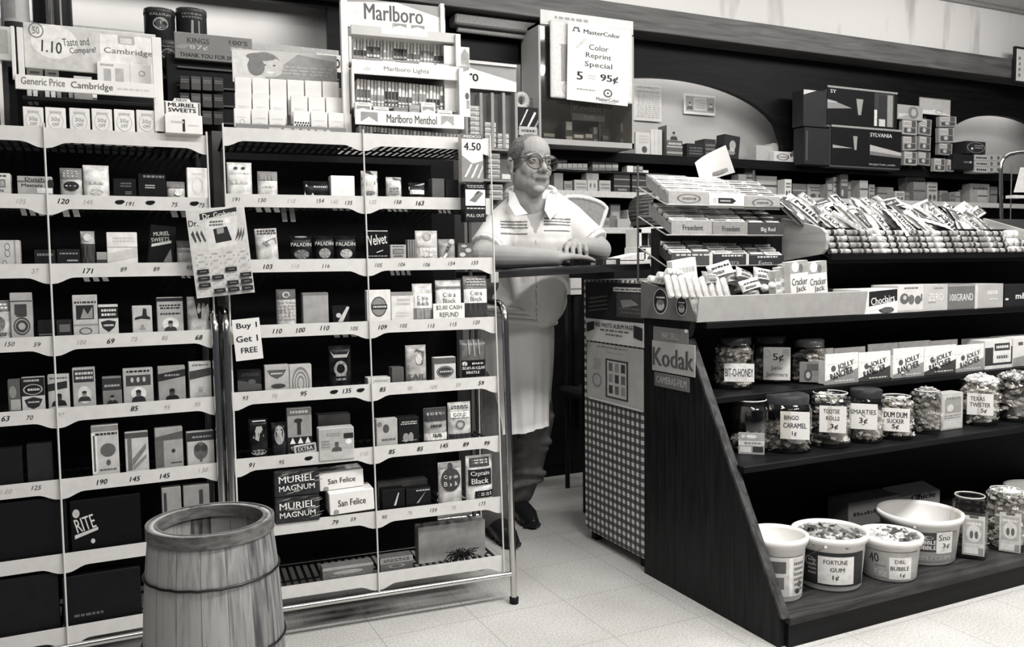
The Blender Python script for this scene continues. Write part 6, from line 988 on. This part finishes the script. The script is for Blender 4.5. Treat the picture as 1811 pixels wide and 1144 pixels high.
for i in range(9): roll(1183+12.5*i, 506+.6*i, 3-i*.4, .075, .0105, [.8, .7, .82, .66, .78][i % 5], 'upright candy roll along the bin front, %s from left' % ORD[i], 2.17+.004*(i % 2), -24)
bins = [(1250, 478, 1282, 500, .3, 'dark blob wrapped pack in bin middle'), (1262, 462, 1296, 486, .7, 'white square pack behind the blob wrapped pack'), (1291, 474, 1318, 497, .6, 'pale packet with dark stripe right of bin middle'), (1296, 494, 1320, 516, .1, 'dark striped packet at the bin front'), (1318, 492, 1352, 510, .74, 'pale long packet lying in the bin'), (1308, 474, 1340, 492, .55, 'grey bulging packet in the bin'), (1340, 472, 1366, 494, .7, 'white crinkled packet left of popcorn boxes'), (1350, 496, 1380, 516, .08, 'dark packet under the popcorn boxes'), (1322, 506, 1348, 522, .45, 'low grey packet behind the bin lip')]
for i, (a, v0, b, v1, g, lk) in enumerate(bins):
    y = 2.17+.03*(i % 4); s0, s1 = WF.loc(a, v0, y)[0], WF.loc(b, v0, y)[0]; z1, z0 = WF.loc(a, v0, y)[1], WF.loc(a, v1, y)[1]; m = MB(); rg = random.Random(i); pouch_mesh(m, s1-s0, z1-z0, .03, g, rg); ops_on(m, [('l', .1, .55, .9, .85, 1, .05 if g > .3 else .7), ('r', .1, .15, .6, .35, .4 if g < .3 else .15)], s1-s0, z1-z0, 0, rg); o = m.build('candy_packet'); o.location = ((s0+s1)/2, y, z0); o.rotation_euler = (radians(-25), radians(rg.uniform(-20, 20)), radians(rg.uniform(-25, 25))); tag(o, lk, 'packet')
for i, (u, v) in enumerate(((1352, 509), (1365, 505))):
    x, z = WF.loc(u, v, 2.16); m = MB().ball((0, 0, 0), .013, G(.78, .3)); o = m.build('candy_ball'); o.location = (x, 2.16, z); tag(o, 'white round candy at the popcorn boxes, %s one' % ('left', 'right')[i], 'candy')
for i, (a, b) in enumerate(((1402, 1434), (1434, 1467))):
    solo(WF, 'popcorn_box', a, 461+1*i, b, 520, 2.19, .035, .74, [('r', 0, .78, 1, 1, .35), ('e', .3, .9, .2, .1, .75), ('e', .6, .86, .12, .08, .15), T('Cracker', .5, .62, .85, .13, .12, .01), T('Jack', .55, .47, .55, .13, .12, .01), ('r', 0, .08, 1, .34, .25), ('e', .3, .2, .2, .1, .04), ('e', .7, .22, .2, .1, .04), ('e', .5, .12, .1, .06, .6)], '%s of two caramel popcorn boxes in the grey bin' % ('left', 'right')[i], 'box', 'popcorn boxes in the bin', -5, .9016)
for i in range(3): solo(WF, 'popcorn_box', 1376+9*i, 478-6*i, 1386+9*i, 520, 2.2+.02*i, .035, [.72, .76, .7][i], [('l', .1, .2, .9, .9, 4, .35), ('r', 0, .85, 1, 1, .3)], 'popcorn box seen edge on, %s left of the facing pair' % ORD[2-i], 'box', None, -6, .9016)
# wooden end panels and stacked rolls
EP = wood('end_panel_wood', .3, .46, (5, 1, 9), 3, .5)
def endp(x, pix, label):
    pts = [onx(u, v, x) for u, v in pix]; m = MB(); b = min(p.z for p in pts); y0 = min(p.y for p in pts); m.X = Matrix.Translation((-x, -y0, -b)); m.prism([(p.y, p.z) for p in pts], x-.012, x+.004, EP); o = m.build('end_panel'); o.location = (x, y0, b); tag(o, label, 'panel')
endp(2.262, [(1386, 386), (1440, 398), (1456, 403), (1464, 412), (1466, 425), (1463, 441), (1456, 449), (1440, 452), (1386, 462)], 'pale rounded wooden end panel beside the gum rack')
endp(3.30, [(1742, 386), (1780, 397), (1812, 406), (1820, 416), (1812, 424), (1742, 418)], 'pale wooden end panel at the far end of the candy bars')
RX = lambda i: 2.277+.0995*i
for r in range(4):
    for c in range(11):
        z = 1.103+.0225*r+.011; y = 2.196+.010*r; m = None; L = .094; d = (c*3+r) % 7
        mm = MB(); g = [.36, .46, .3, .4, .5, .26, .36][(c*5) % 7]; mm.tube([(-L/2, 0, 0), (-L/2+.012, 0, 0), (L/2-.012, 0, 0), (L/2, 0, 0)], [.0085, .0108, .0108, .0085], G(g, .3, .25, 45), 12)
        mm.tube([(-L*.22, 0, 0), (-L*.05, 0, 0)], .0111, G([.03, .12, .25][c % 3]), 12, False).tube([(L*.04, 0, 0), (L*.2, 0, 0)], .0111, G([.2, .05, .7][c % 3]), 12, False).tube([(-L/2-.002, 0, 0), (-L/2+.01, 0, 0)], .009, G(.05), 10)
        o = mm.build('candy_roll'); o.location = (RX(c)+L/2+rng.uniform(-.002, .002), y, z); tag(o, 'stacked candy roll, %s column from left, %s row from top' % (ORD[c], ORD[3-r]), 'roll', 'stacked candy rolls below the bars')
t = Thing(WF, 'roll_rail', (2.27, 2.19, 1.085), 'dark rail holding the stacked candy rolls', 'rail'); m = t.mb(); m.box(2.27, 2.178, 1.086, XR, 2.25, 1.1015, DWOOD).box(2.27, 2.182, 1.10, XR, 2.184, 1.106, DWOOD); m.build('ledge', t.e); m = t.mb(); m.box(2.27, 2.243, 1.102, XR, 2.248, 1.2, DWOOD); m.build('backing', t.e)
for r in range(3): roll(1800, 414+13*r, 90, .16, .016, .8, 'big white roll at right end of stacked rolls, %s from top' % ORD[r], 2.21, 0, 'candy_roll', 'big white rolls at right')
# candy bars lying on the slope
BT = [('Almond', .82, .05), ('', .78, .1), ('SNICKERS', .8, .06), ('', .08, .6), ('', .5, .05), ('', .8, .4), ('CRUNCH', .8, .05), ('', .06, .7), ('Milk', .78, .03), ('', .45, .75), ('SNICKERS', .76, .05), ('', .72, .25)]
rg = random.Random(12)
for r in range(3):
    n = (15, 15, 14)[r]
    for c in range(n):
        u = (1392, 1400, 1478)[r]+(345, 335, 260)[r]*c/(n-1)+rg.uniform(-6, 6); v = (364, 378, 392)[r]+rg.uniform(-7, 6)+.04*(u-1390); y = (2.44, 2.34, 2.26)[r]; x, z = WF.loc(u, v, y)
        tx, g, d = BT[(c*5+r*3) % 12]; w, L, th = .044, .14, .016; m = MB(); pouch_mesh(m, L, w, th, g, rg)
        q = [('r', .0, .0, .04, 1, d*.5+.2)]
        if tx: q += [T(tx, .5, .5, .8, .6, d, .03), ('r', .93, 0, 1, 1, d)]
        else: q += [[('r', .2, .15, .75, .85, d), ('l', .28, .35, .68, .65, 1, g)], [('p', [(.1, 0), (.45, 0), (.75, 1), (.4, 1)], d), ('e', .75, .5, .12, .3, d)], [('e', .5, .5, .3, .4, d), ('l', .3, .4, .7, .6, 1, g)], [('r', 0, 0, 1, .45, d), ('l', .2, .55, .8, .85, 1, d)]][(c+r) % 4]
        ops_on(m, q, L, w, 0, rg); o = m.build('candy_bar'); a = rg.choice([60, 65, 70, 55, 20, 75, 100, -15])
        o.location = (x-.01, y-.01, z); o.rotation_euler = Matrix.Rotation(radians(rg.uniform(-25, 25)), 3, 'Z').to_4x4().to_euler(); o.rotation_euler = (Matrix.Rotation(radians(-42), 4, 'X') @ Matrix.Rotation(radians(a+rg.uniform(-12, 12)), 4, 'Y')).to_euler()
        tag(o, '%s candy bar on the slope, %s from left in the %s row' % ('white' if g > .7 else 'dark' if g < .2 else 'grey', ORD[c], ('back', 'middle', 'front')[r]), 'candy bar', 'candy bars on the slope')
# chrome stand with small flag at the right edge
t = Thing(WF, 'chrome_stand', (WF.loc(1771, 395, 2.62)[0], 2.62, 1.2), 'chrome tube stand with bent top at the right edge', 'stand'); m = t.mb(); q = [(1772, 500), (1771, 395), (1770, 300), (1771, 288), (1776, 279), (1785, 273), (1800, 270), (1830, 268)]; m.tube([(WF.loc(u, v, 2.62)[0], 2.62, WF.loc(u, v, 2.62)[1]) for u, v in q], .0085, CHROME, 12); m.build('hoop', t.e)
m = t.mb(); m.tube([(WF.loc(1789, 300, 2.64)[0], 2.64, WF.loc(1789, 290, 2.64)[1]), (WF.loc(1790, 300, 2.64)[0], 2.64, .9)], .003, STEEL, 8); m.build('thin_rod', t.e)
m = t.mb(); P5 = [WF.loc(u, v, 2.6) for u, v in ((1806, 296), (1812, 296), (1814, 340), (1794, 340))]; m.prism([(x, z) for x, z in P5], 2.6, 2.604, G(.74), 'y'); xa, za = WF.loc(1793, 350, 2.59); m.box(xa, 2.59, za, xa+.08, 2.63, za+.014, G(.7)); m.build('paper_cap', t.e)
# ================================================================== SHOPKEEPER
def vec(u, v, y): return ony(u, v, y)
class Body:                                     # overlapping solids fused into one skin
    def __init__(s): s.m = MB()
    def limb(s, pts, r, n=16, end=True):
        P = [Vector(p) for p in pts]; R = list(r)
        Q = []; RR = []
        for i in range(len(P)-1):
            for k in range(4): q = k/4; Q.append(P[i].lerp(P[i+1], q)); RR.append(R[i]+(R[i+1]-R[i])*q)
        Q.append(P[-1]); RR.append(R[-1]); s.m.tube(Q, RR, BLK, n)
        for p, a in list(zip(P, R))[:None if end else -1]: s.m.ball(p, a, BLK, 14, 9)
    def ball(s, c, r, M=None): s.m.ball(c, r, BLK, 20, 12, M)
    def fuse(s, name, vox, it, parent, mats, pick=None, fac=.5):
        me = bpy.data.meshes.new(name); me.from_pydata(s.m.v, [], s.m.f); o = bpy.data.objects.new(name, me); COL.objects.link(o)
        a = o.modifiers.new('r', 'REMESH'); a.mode = 'VOXEL'; a.voxel_size = vox; b = o.modifiers.new('s', 'SMOOTH'); b.iterations = it; b.factor = fac
        dg = bpy.context.evaluated_depsgraph_get(); dg.update(); new = bpy.data.meshes.new_from_object(o.evaluated_get(dg)); o.modifiers.clear(); o.data = new; bpy.data.meshes.remove(me)
        new.materials.clear()
        for m in mats: new.materials.append(m)
        for p in new.polygons:
            p.use_smooth = True; p.material_index = pick(p.center) if pick else 0
        o.parent = parent; return o
PB = Vector((1.5, 3.05, 0)); man = empty('person', PB); tag(man, 'man in glasses, striped polo shirt and white apron leaning on the counter board', 'person')
def par(o): o.parent = man; o.matrix_parent_inverse = Matrix.Translation(-PB); return o
SKIN = G(.36, .5, .06, 25); SKD = G(.16, .5, .06, 25); HAIRM = wood('grey_hair', .06, .17, (40, 6, 12), 6, .5); HAIRT = wood('thin_hair', .09, .26, (40, 5, 9), 6, .5)
SHIRT = G(.70, .75, .06, 14)
# head frame
HC = vec(939, 293, 2.95); HR = Matrix.Rotation(radians(1), 4, 'Z') @ Matrix.Rotation(radians(-3), 4, 'X') @ Matrix.Rotation(radians(3), 4, 'Y'); K = 1.0
HM = Matrix.Translation(HC) @ HR @ Matrix.Scale(K, 4)
def H(x, y, z): return HM @ Vector((x, y, z))
R3 = HR
B = Body()
def hb(x, y, z, rx, ry, rz, ang=0): B.ball(H(x, y, z), (rx, ry, rz), R3 @ Matrix.Rotation(ang, 4, 'Y'))
hb(0, .018, .034, .075, .094, .084); hb(0, -.02, .045, .064, .068, .066); hb(0, -.022, -.035, .062, .064, .075); hb(0, -.03, -.07, .053, .054, .044); hb(0, -.062, -.1, .027, .021, .017)
for s in (-1, 1):
    hb(s*.04, -.043, -.024, .023, .028, .032); hb(s*.043, -.02, -.062, .021, .036, .034); hb(s*.052, .0, -.055, .018, .04, .04); hb(s*.033, -.077, .024, .03, .013, .0085, s*.12)
    hb(s*.078, .018, -.004, .008, .02, .033); hb(s*.083, .024, .006, .006, .02, .024); hb(s*.079, .014, -.03, .007, .012, .012)
    hb(s*.013, -.098, -.034, .0085, .012, .0085); hb(s*.031, -.072, .004, .0165, .012, .011); hb(s*.02, -.075, -.05, .016, .012, .018)
B.limb([H(0, -.086, .014), H(0, -.1, -.008), H(0, -.109, -.028)], [.0075, .009, .0125]); hb(0, -.078, -.063, .022, .012, .0062); hb(0, -.075, -.074, .02, .0115, .0068); hb(0, -.078, -.05, .03, .016, .014)
B.limb([H(0, .012, -.05), H(0, .03, -.13), vec(944, 385, 3.0)], [.058, .058, .066]); hb(0, -.03, -.1, .036, .04, .022)
# torso, legs
SHL, SHR = vec(889, 401, 3.03), vec(1003, 391, 3.02); CH_ = vec(946, 425, 3.02); BEL = vec(942, 525, 3.06); HIP = Vector((1.475, 3.16, .83))
B.limb([vec(945, 395, 3.04), CH_, BEL, HIP], [.09, .13, .125, .125]); B.limb([SHL, SHR], [.062, .062])
KL, AL = Vector((1.36, 3.07, .44)), Vector((1.37, 3.05, .075)); KR, AR = Vector((1.575, 3.13, .44)), Vector((1.562, 3.235, .085))
B.limb([Vector((1.41, 3.16, .80)), KL, AL], [.095, .062, .045]); B.limb([Vector((1.55, 3.17, .80)), KR, AR], [.095, .062, .045])
# arms: (image left) forearm along the board; (image right) forearm folded back over it
EL = vec(852, 455, 2.86); WL = vec(984, 463, 2.70); EL.z = FZ(EL.x)+.05; WL.z = FZ(WL.x)+.034
ER = vec(1060, 452, 2.9); WR = vec(1014, 452, 2.80); ER.z = FZ(ER.x)+.058; WR.z = FZ(WR.x)+.078
B.limb([SHL, EL], [.062, .05]); B.limb([EL, EL.lerp(WL, .3), WL], [.047, .045, .030]); B.limb([SHR, ER], [.062, .048]); B.limb([ER, ER.lerp(WR, .35), WR], [.046, .043, .029])
def fing(p, r): B.limb(p, r, 10)
def hand(w, fwd, up, side, curl, sp=1):          # palm and four fingers plus thumb
    fwd, up, side = fwd.normalized(), up.normalized(), side.normalized()
    P = lambda f, u, s: w+fwd*f+up*u+side*s
    for s in (-.027, -.009, .009, .027): B.limb([P(.0, 0, s*.6), P(.05, .006, s), P(.085, .004, s*1.08)], [.0155, .0125, .0105], 10)
    for i, (s, L) in enumerate(((-.031, .068), (-.0105, .08), (.0105, .076), (.031, .06))):
        a = 0; p = P(.083, .004, s*1.08); pts = [p]; d = fwd
        for k, q in enumerate((.42, .32, .26)):
            a += curl[k]*(1+.12*i); dd = fwd*cos(a)-up*sin(a)+side*(s*3.5*sp); p = p+dd.normalized()*L*q; pts.append(p)
        fing(pts, [.0098, .0088, .008, .0068])
    th = [P(.02, -.004, -.03), P(.045, -.012, -.052), P(.07, -.018, -.058), P(.09, -.02, -.055)]; fing(th, [.0135, .012, .0105, .008])
fl_ = (WL-EL).normalized()
hand(WL, Vector((.93, .05, -.02)), Vector((0, 0, 1)), Vector((.05, -1, 0)), (.06, .12, .1), .8)
hw = (vec(984, 452, 2.665)-WR)
hand(WR, Vector((-.38, -.9, -.06)), Vector((0, -.06, 1)), Vector((.92, -.39, 0)), (.75, .6, .3), 1.3)
EY = [H(s*.031, -.0835, .005) for s in (-1, 1)]; Hi = HM.inverted()
def pick(c):
    q = Hi @ c
    if abs(q.x) < .1 and -.13 < q.z < .13 and q.y < .1:
        for s in (-1, 1):
            if q.y < -.05:
                d = ((q.x-s*.031)/.012)**2+((q.z-.006)/.0044)**2
                if d < 1: return 3 if ((q.x-s*.031-.002)/.0044)**2+((q.z-.006)/.0048)**2 < 1 else 2
                if abs(q.x-s*.034) < .022 and abs(q.z-.030-.004*(1-((q.x-s*.034)/.022)**2)) < .0042: return 1
        if q.y < -.07 and abs(q.x) < .024 and abs(q.z+.068) < .0016+.0006: return 4
        if q.y < -.075 and abs(q.x) < .022 and abs(q.z+.068) < .009: return 1
    return 0
par(B.fuse('body', .0034, 4, None, [SKIN, SKD, G(.34), G(.02, .2), G(.1)], pick))
# hair: thin combed crown, darker sides
mh = []
hair = MB(); n, k = 40, 24
def scalp(th, ph, e=1.0):
    d = Vector((sin(th)*cos(ph), sin(th)*sin(ph), cos(th))); return Vector((d.x*.0795*e, .018+d.y*.0985*e, .034+d.z*.0885*e))
v = []; idx = {}; f1_, f2_ = [], []
for i in range(k+1):
    for j in range(n):
        th, ph = pi*.72*i/k, 2*pi*j/n; e = 1.012+.014*sin(ph*13+i*.9)+.012*sin(th*17+ph*5); v.append(tuple(H(*scalp(th, ph, e))))
for i in range(k):
    for j in range(n):
        th, ph = pi*.72*(i+.5)/k, 2*pi*(j+.5)/n; p = scalp(th, ph); yy = -(p.y-.018)
        front = p.y < -.012+.5*(0.10-p.z)*.0+.0
        keep = (p.z > .075 and p.y > -.055+.25*abs(p.x)) or (p.y > .0 and p.z > -.045 and not (abs(p.x) > .06 and p.z < .03 and p.y < .035)) or (abs(p.x) > .055 and p.y > -.045 and p.z > .0+.3*max(0, -p.y))
        if keep or (p.z > .094 and p.y > -.075): (f1_ if p.z > .088 else f2_).append((i*n+j, i*n+(j+1) % n, (i+1)*n+(j+1) % n, (i+1)*n+j))
hair.add(v, f2_, HAIRM, True); hair.add(v, f1_, HAIRT, True)
par(hair.build('hair'))
# glasses
gl = MB(); FR = G(.06, .3); lens = MB(); lm = glass('lens', .93, .95)
for s in (-1, 1):
    cx, cz = s*.0355, .0; pts = []
    for i in range(33):
        a = 2*pi*i/32; x = cx+.0295*cos(a)*(1+.06*cos(2*a)); z = cz-.005+.0265*sin(a)*(1 if sin(a) > 0 else 1.08)-.0*s; pts.append(H(x, -.106+.22*max(0, abs(x)-.02)*1.2*abs(x)/.06, z+.002))
    gl.tube(pts, .0021, FR, 6, False); lens.add([tuple(H(cx, -.1045, cz))]+[tuple(p) for p in pts[:-1]], [(0, 1+i, 1+(i+1) % 32) for i in range(32)], lm)
    gl.tube([H(s*.065, -.09, .008), H(s*.078, -.065, .014), H(s*.083, -.02, .014), H(s*.086, .015, .012), H(s*.085, .036, -.006)], .002, FR, 6)
gl.tube([H(-.009, -.107, .008), H(0, -.110, .011), H(.009, -.107, .008)], .0022, FR, 6)
gob = par(gl.build('glasses')); lo = lens.build('lenses'); lo.parent = gob
# polo shirt
B = Body()
B.limb([vec(945, 392, 3.04), CH_, BEL, Vector((1.485, 3.13, .90))], [.098, .145, .142, .140], 24); B.limb([SHL, vec(918, 372, 3.05), vec(972, 366, 3.05), SHR], [.074, .07, .07, .075], 18)
B.limb([SHL, SHL.lerp(EL, .5), SHL.lerp(EL, .84)], [.074, .070, .069], 18, False); B.limb([SHR, SHR.lerp(ER, .5), SHR.lerp(ER, .86)], [.075, .071, .071], 18, False)
for i in range(5): B.limb([vec(905+20*i, 455+4*(i % 2), 2.93), vec(912+18*i, 520, 2.98)], [.03, .02], 8)
dF = Vector((cF.x, cF.y, 0)).normalized()
NK = vec(947, 372, 2.9)
STR = G(.16, .7)
zs_ = [ony(920, vv, 2.88).z for vv in (391, 396.5, 402, 413)]
def spick(c):
    # neck opening: V from the collar to mid chest
    if c.y < 2.99:
        u = (c.x-ony(947, 400, c.y).x); top = ony(947, 372, 2.88).z; bot = ony(950, 414, 2.88).z
        if c.z > bot and abs(u) < .042*(c.z-bot)/(top-bot)+.0015: return 2
        if c.z <= bot and abs(u) < .0022: return 3
        xl, xr = ony(885, 400, c.y).x, ony(1008, 390, c.y).x
        if xl < c.x < xr and abs(u) > .035:
            for z in zs_:
                if abs(c.z-z-(.012 if u > 0 else 0)-.03*abs(u)*0) < .0032: return 1
    if abs((c-SHL.lerp(EL, .84)).dot((EL-SHL).normalized())+.02) < .003 and c.x < SHL.x+.05: return 3
    if abs((c-SHR.lerp(ER, .86)).dot((ER-SHR).normalized())+.02) < .003 and c.x > SHR.x-.03: return 3
    return 0
sh = par(B.fuse('polo_shirt', .006, 6, None, [SHIRT, STR, SKIN, G(.4)], spick))
def flap(pts):
    v = [tuple(vec(*p)) for p in pts]; n = len(v); v += [tuple(Vector(p)+Vector((.001, .006, -.001))) for p in v]
    m = MB(); m.add(v, [tuple(range(n)), tuple(range(n, 2*n))[::-1]]+[(i, n+i, n+(i+1) % n, (i+1) % n) for i in range(n)], SHIRT); o = m.build('collar'); md = o.modifiers.new('b', 'BEVEL'); md.width = .002; md.segments = 2; o.parent = sh
flap([(901, 337, 2.975), (910, 340, 2.945), (920, 362, 2.90), (934, 378, 2.862), (911, 382, 2.868), (899, 362, 2.93)])
flap([(967, 344, 2.945), (977, 340, 2.985), (989, 354, 2.94), (993, 367, 2.90), (973, 389, 2.855), (963, 371, 2.87)])
m = MB(); q = [vec(903, 342, 2.97), vec(897, 343, 3.02), vec(905, 335, 3.10), vec(940, 332, 3.13), vec(972, 333, 3.10), vec(982, 340, 3.02), vec(976, 343, 2.975)]
for dz in (0, .012): m.tube([tuple(p+Vector((0, 0, dz-.008))) for p in smooth(q)], .010, SHIRT, 8)
o = m.build('collar'); o.parent = sh
# trousers, apron, shoes
B = Body(); TR = wood('trouser_cloth', .10, .16, (9, 9, 3), 4, .8)
B.limb([Vector((1.48, 3.16, .92)), Vector((1.48, 3.17, .80))], [.15, .158], 22); B.limb([Vector((1.415, 3.16, .78)), KL+Vector((-.005, .01, 0)), AL+Vector((0, .01, .02))], [.108, .085, .072], 18); B.limb([Vector((1.55, 3.17, .78)), KR+Vector((.01, .0, .0)), KR.lerp(AR, .6)+Vector((.012, .02, 0)), AR+Vector((0, .012, .03))], [.108, .088, .084, .074], 18)
for i in range(5): z = .40-.06*i; B.limb([KR.lerp(AR, i/5)+Vector((-.06, -.05, 0)), KR.lerp(AR, i/5)+Vector((.06, -.07, .02*(-1)**i))], [.016, .016], 8)
par(B.fuse('trousers', .007, 6, None, [TR]))
AP = G(.74, .75, .05, 9); m = MB(); NA, NZ = 48, 16; v = []; f = []
ztop, zbot = .895, .425; cxa, cya = 1.488, 3.15
for th in (0, .004):
    for j in range(NZ+1):
        q = j/NZ; z = ztop+(zbot-ztop)*q
        for i in range(NA+1):
            a = -pi*.62+pi*1.18*i/NA; fold = .007*sin(9*a+3*q)*q+.005*sin(23*a)*q; rx = .188+.012*sin(pi*min(1, q*1.3))-.034*q; ry = .172+.02*q
            sag = .018*cos(a)*(1-q)*0
            v.append((cxa+(rx+fold-th)*sin(a), cya-(ry+fold-th)*cos(a)+.0, z-.02*sin(a)*(1-q)+.01*sin(2*a)*q))
W_ = NA+1; M2 = W_*(NZ+1)
for b in (0, M2):
    for j in range(NZ):
        for i in range(NA): a = b+j*W_+i; f.append((a, a+1, a+W_+1, a+W_) if b else (a, a+W_, a+W_+1, a+1))
for i in range(NA): f.append((i, i+1, M2+i+1, M2+i)); a = NZ*W_+i; f.append((a, a+1, M2+a+1, M2+a))
for j in range(NZ):
    for i in (0, NA): a = j*W_+i; f.append((a, a+W_, M2+a+W_, M2+a))
m.add(v, f, AP, True); ap = par(m.build('apron'))
m = MB(); pts = []; 
for i in range(41):
    a = -pi*.95+2*pi*.95*i/40; pts.append((cxa+.194*sin(a), cya-.184*cos(a), .88-.02*sin(a)))
for dz in (-.018, 0, .018): m.tube([(x, y, z+dz) for x, y, z in pts], .011, AP, 8)
wb = m.build('waistband'); wb.parent = ap
SHO = G(.018, .25, .1, 20)
for (A, dr) in ((AL, Vector((-.05, -1, 0))), (AR, Vector((-.12, -1, 0)))):
    B = Body(); d = dr.normalized(); s = Vector((-d.y, d.x, 0)); b = Vector((A.x, A.y, 0))
    B.limb([b+Vector((0, 0, .045))+d*-.03, b+d*.05+Vector((0, 0, .045)), b+d*.12+Vector((0, 0, .036)), b+d*.185+Vector((0, 0, .028))], [.036, .042, .042, .026], 14); B.limb([b-d*.03+Vector((0, 0, .06)), b+Vector((0, 0, .10))], [.04, .046], 14); B.m.box(b.x-.03, b.y-.05, .003, b.x+.03, b.y+.04, .03, BLK)
    for q in range(6): B.limb([b+d*(-.04+.042*q)+s*.03+Vector((0, 0, .012)), b+d*(-.04+.042*q)-s*.03+Vector((0, 0, .012))], [.0105, .0105], 8)
    par(B.fuse('shoe', .005, 5, None, [SHO]))
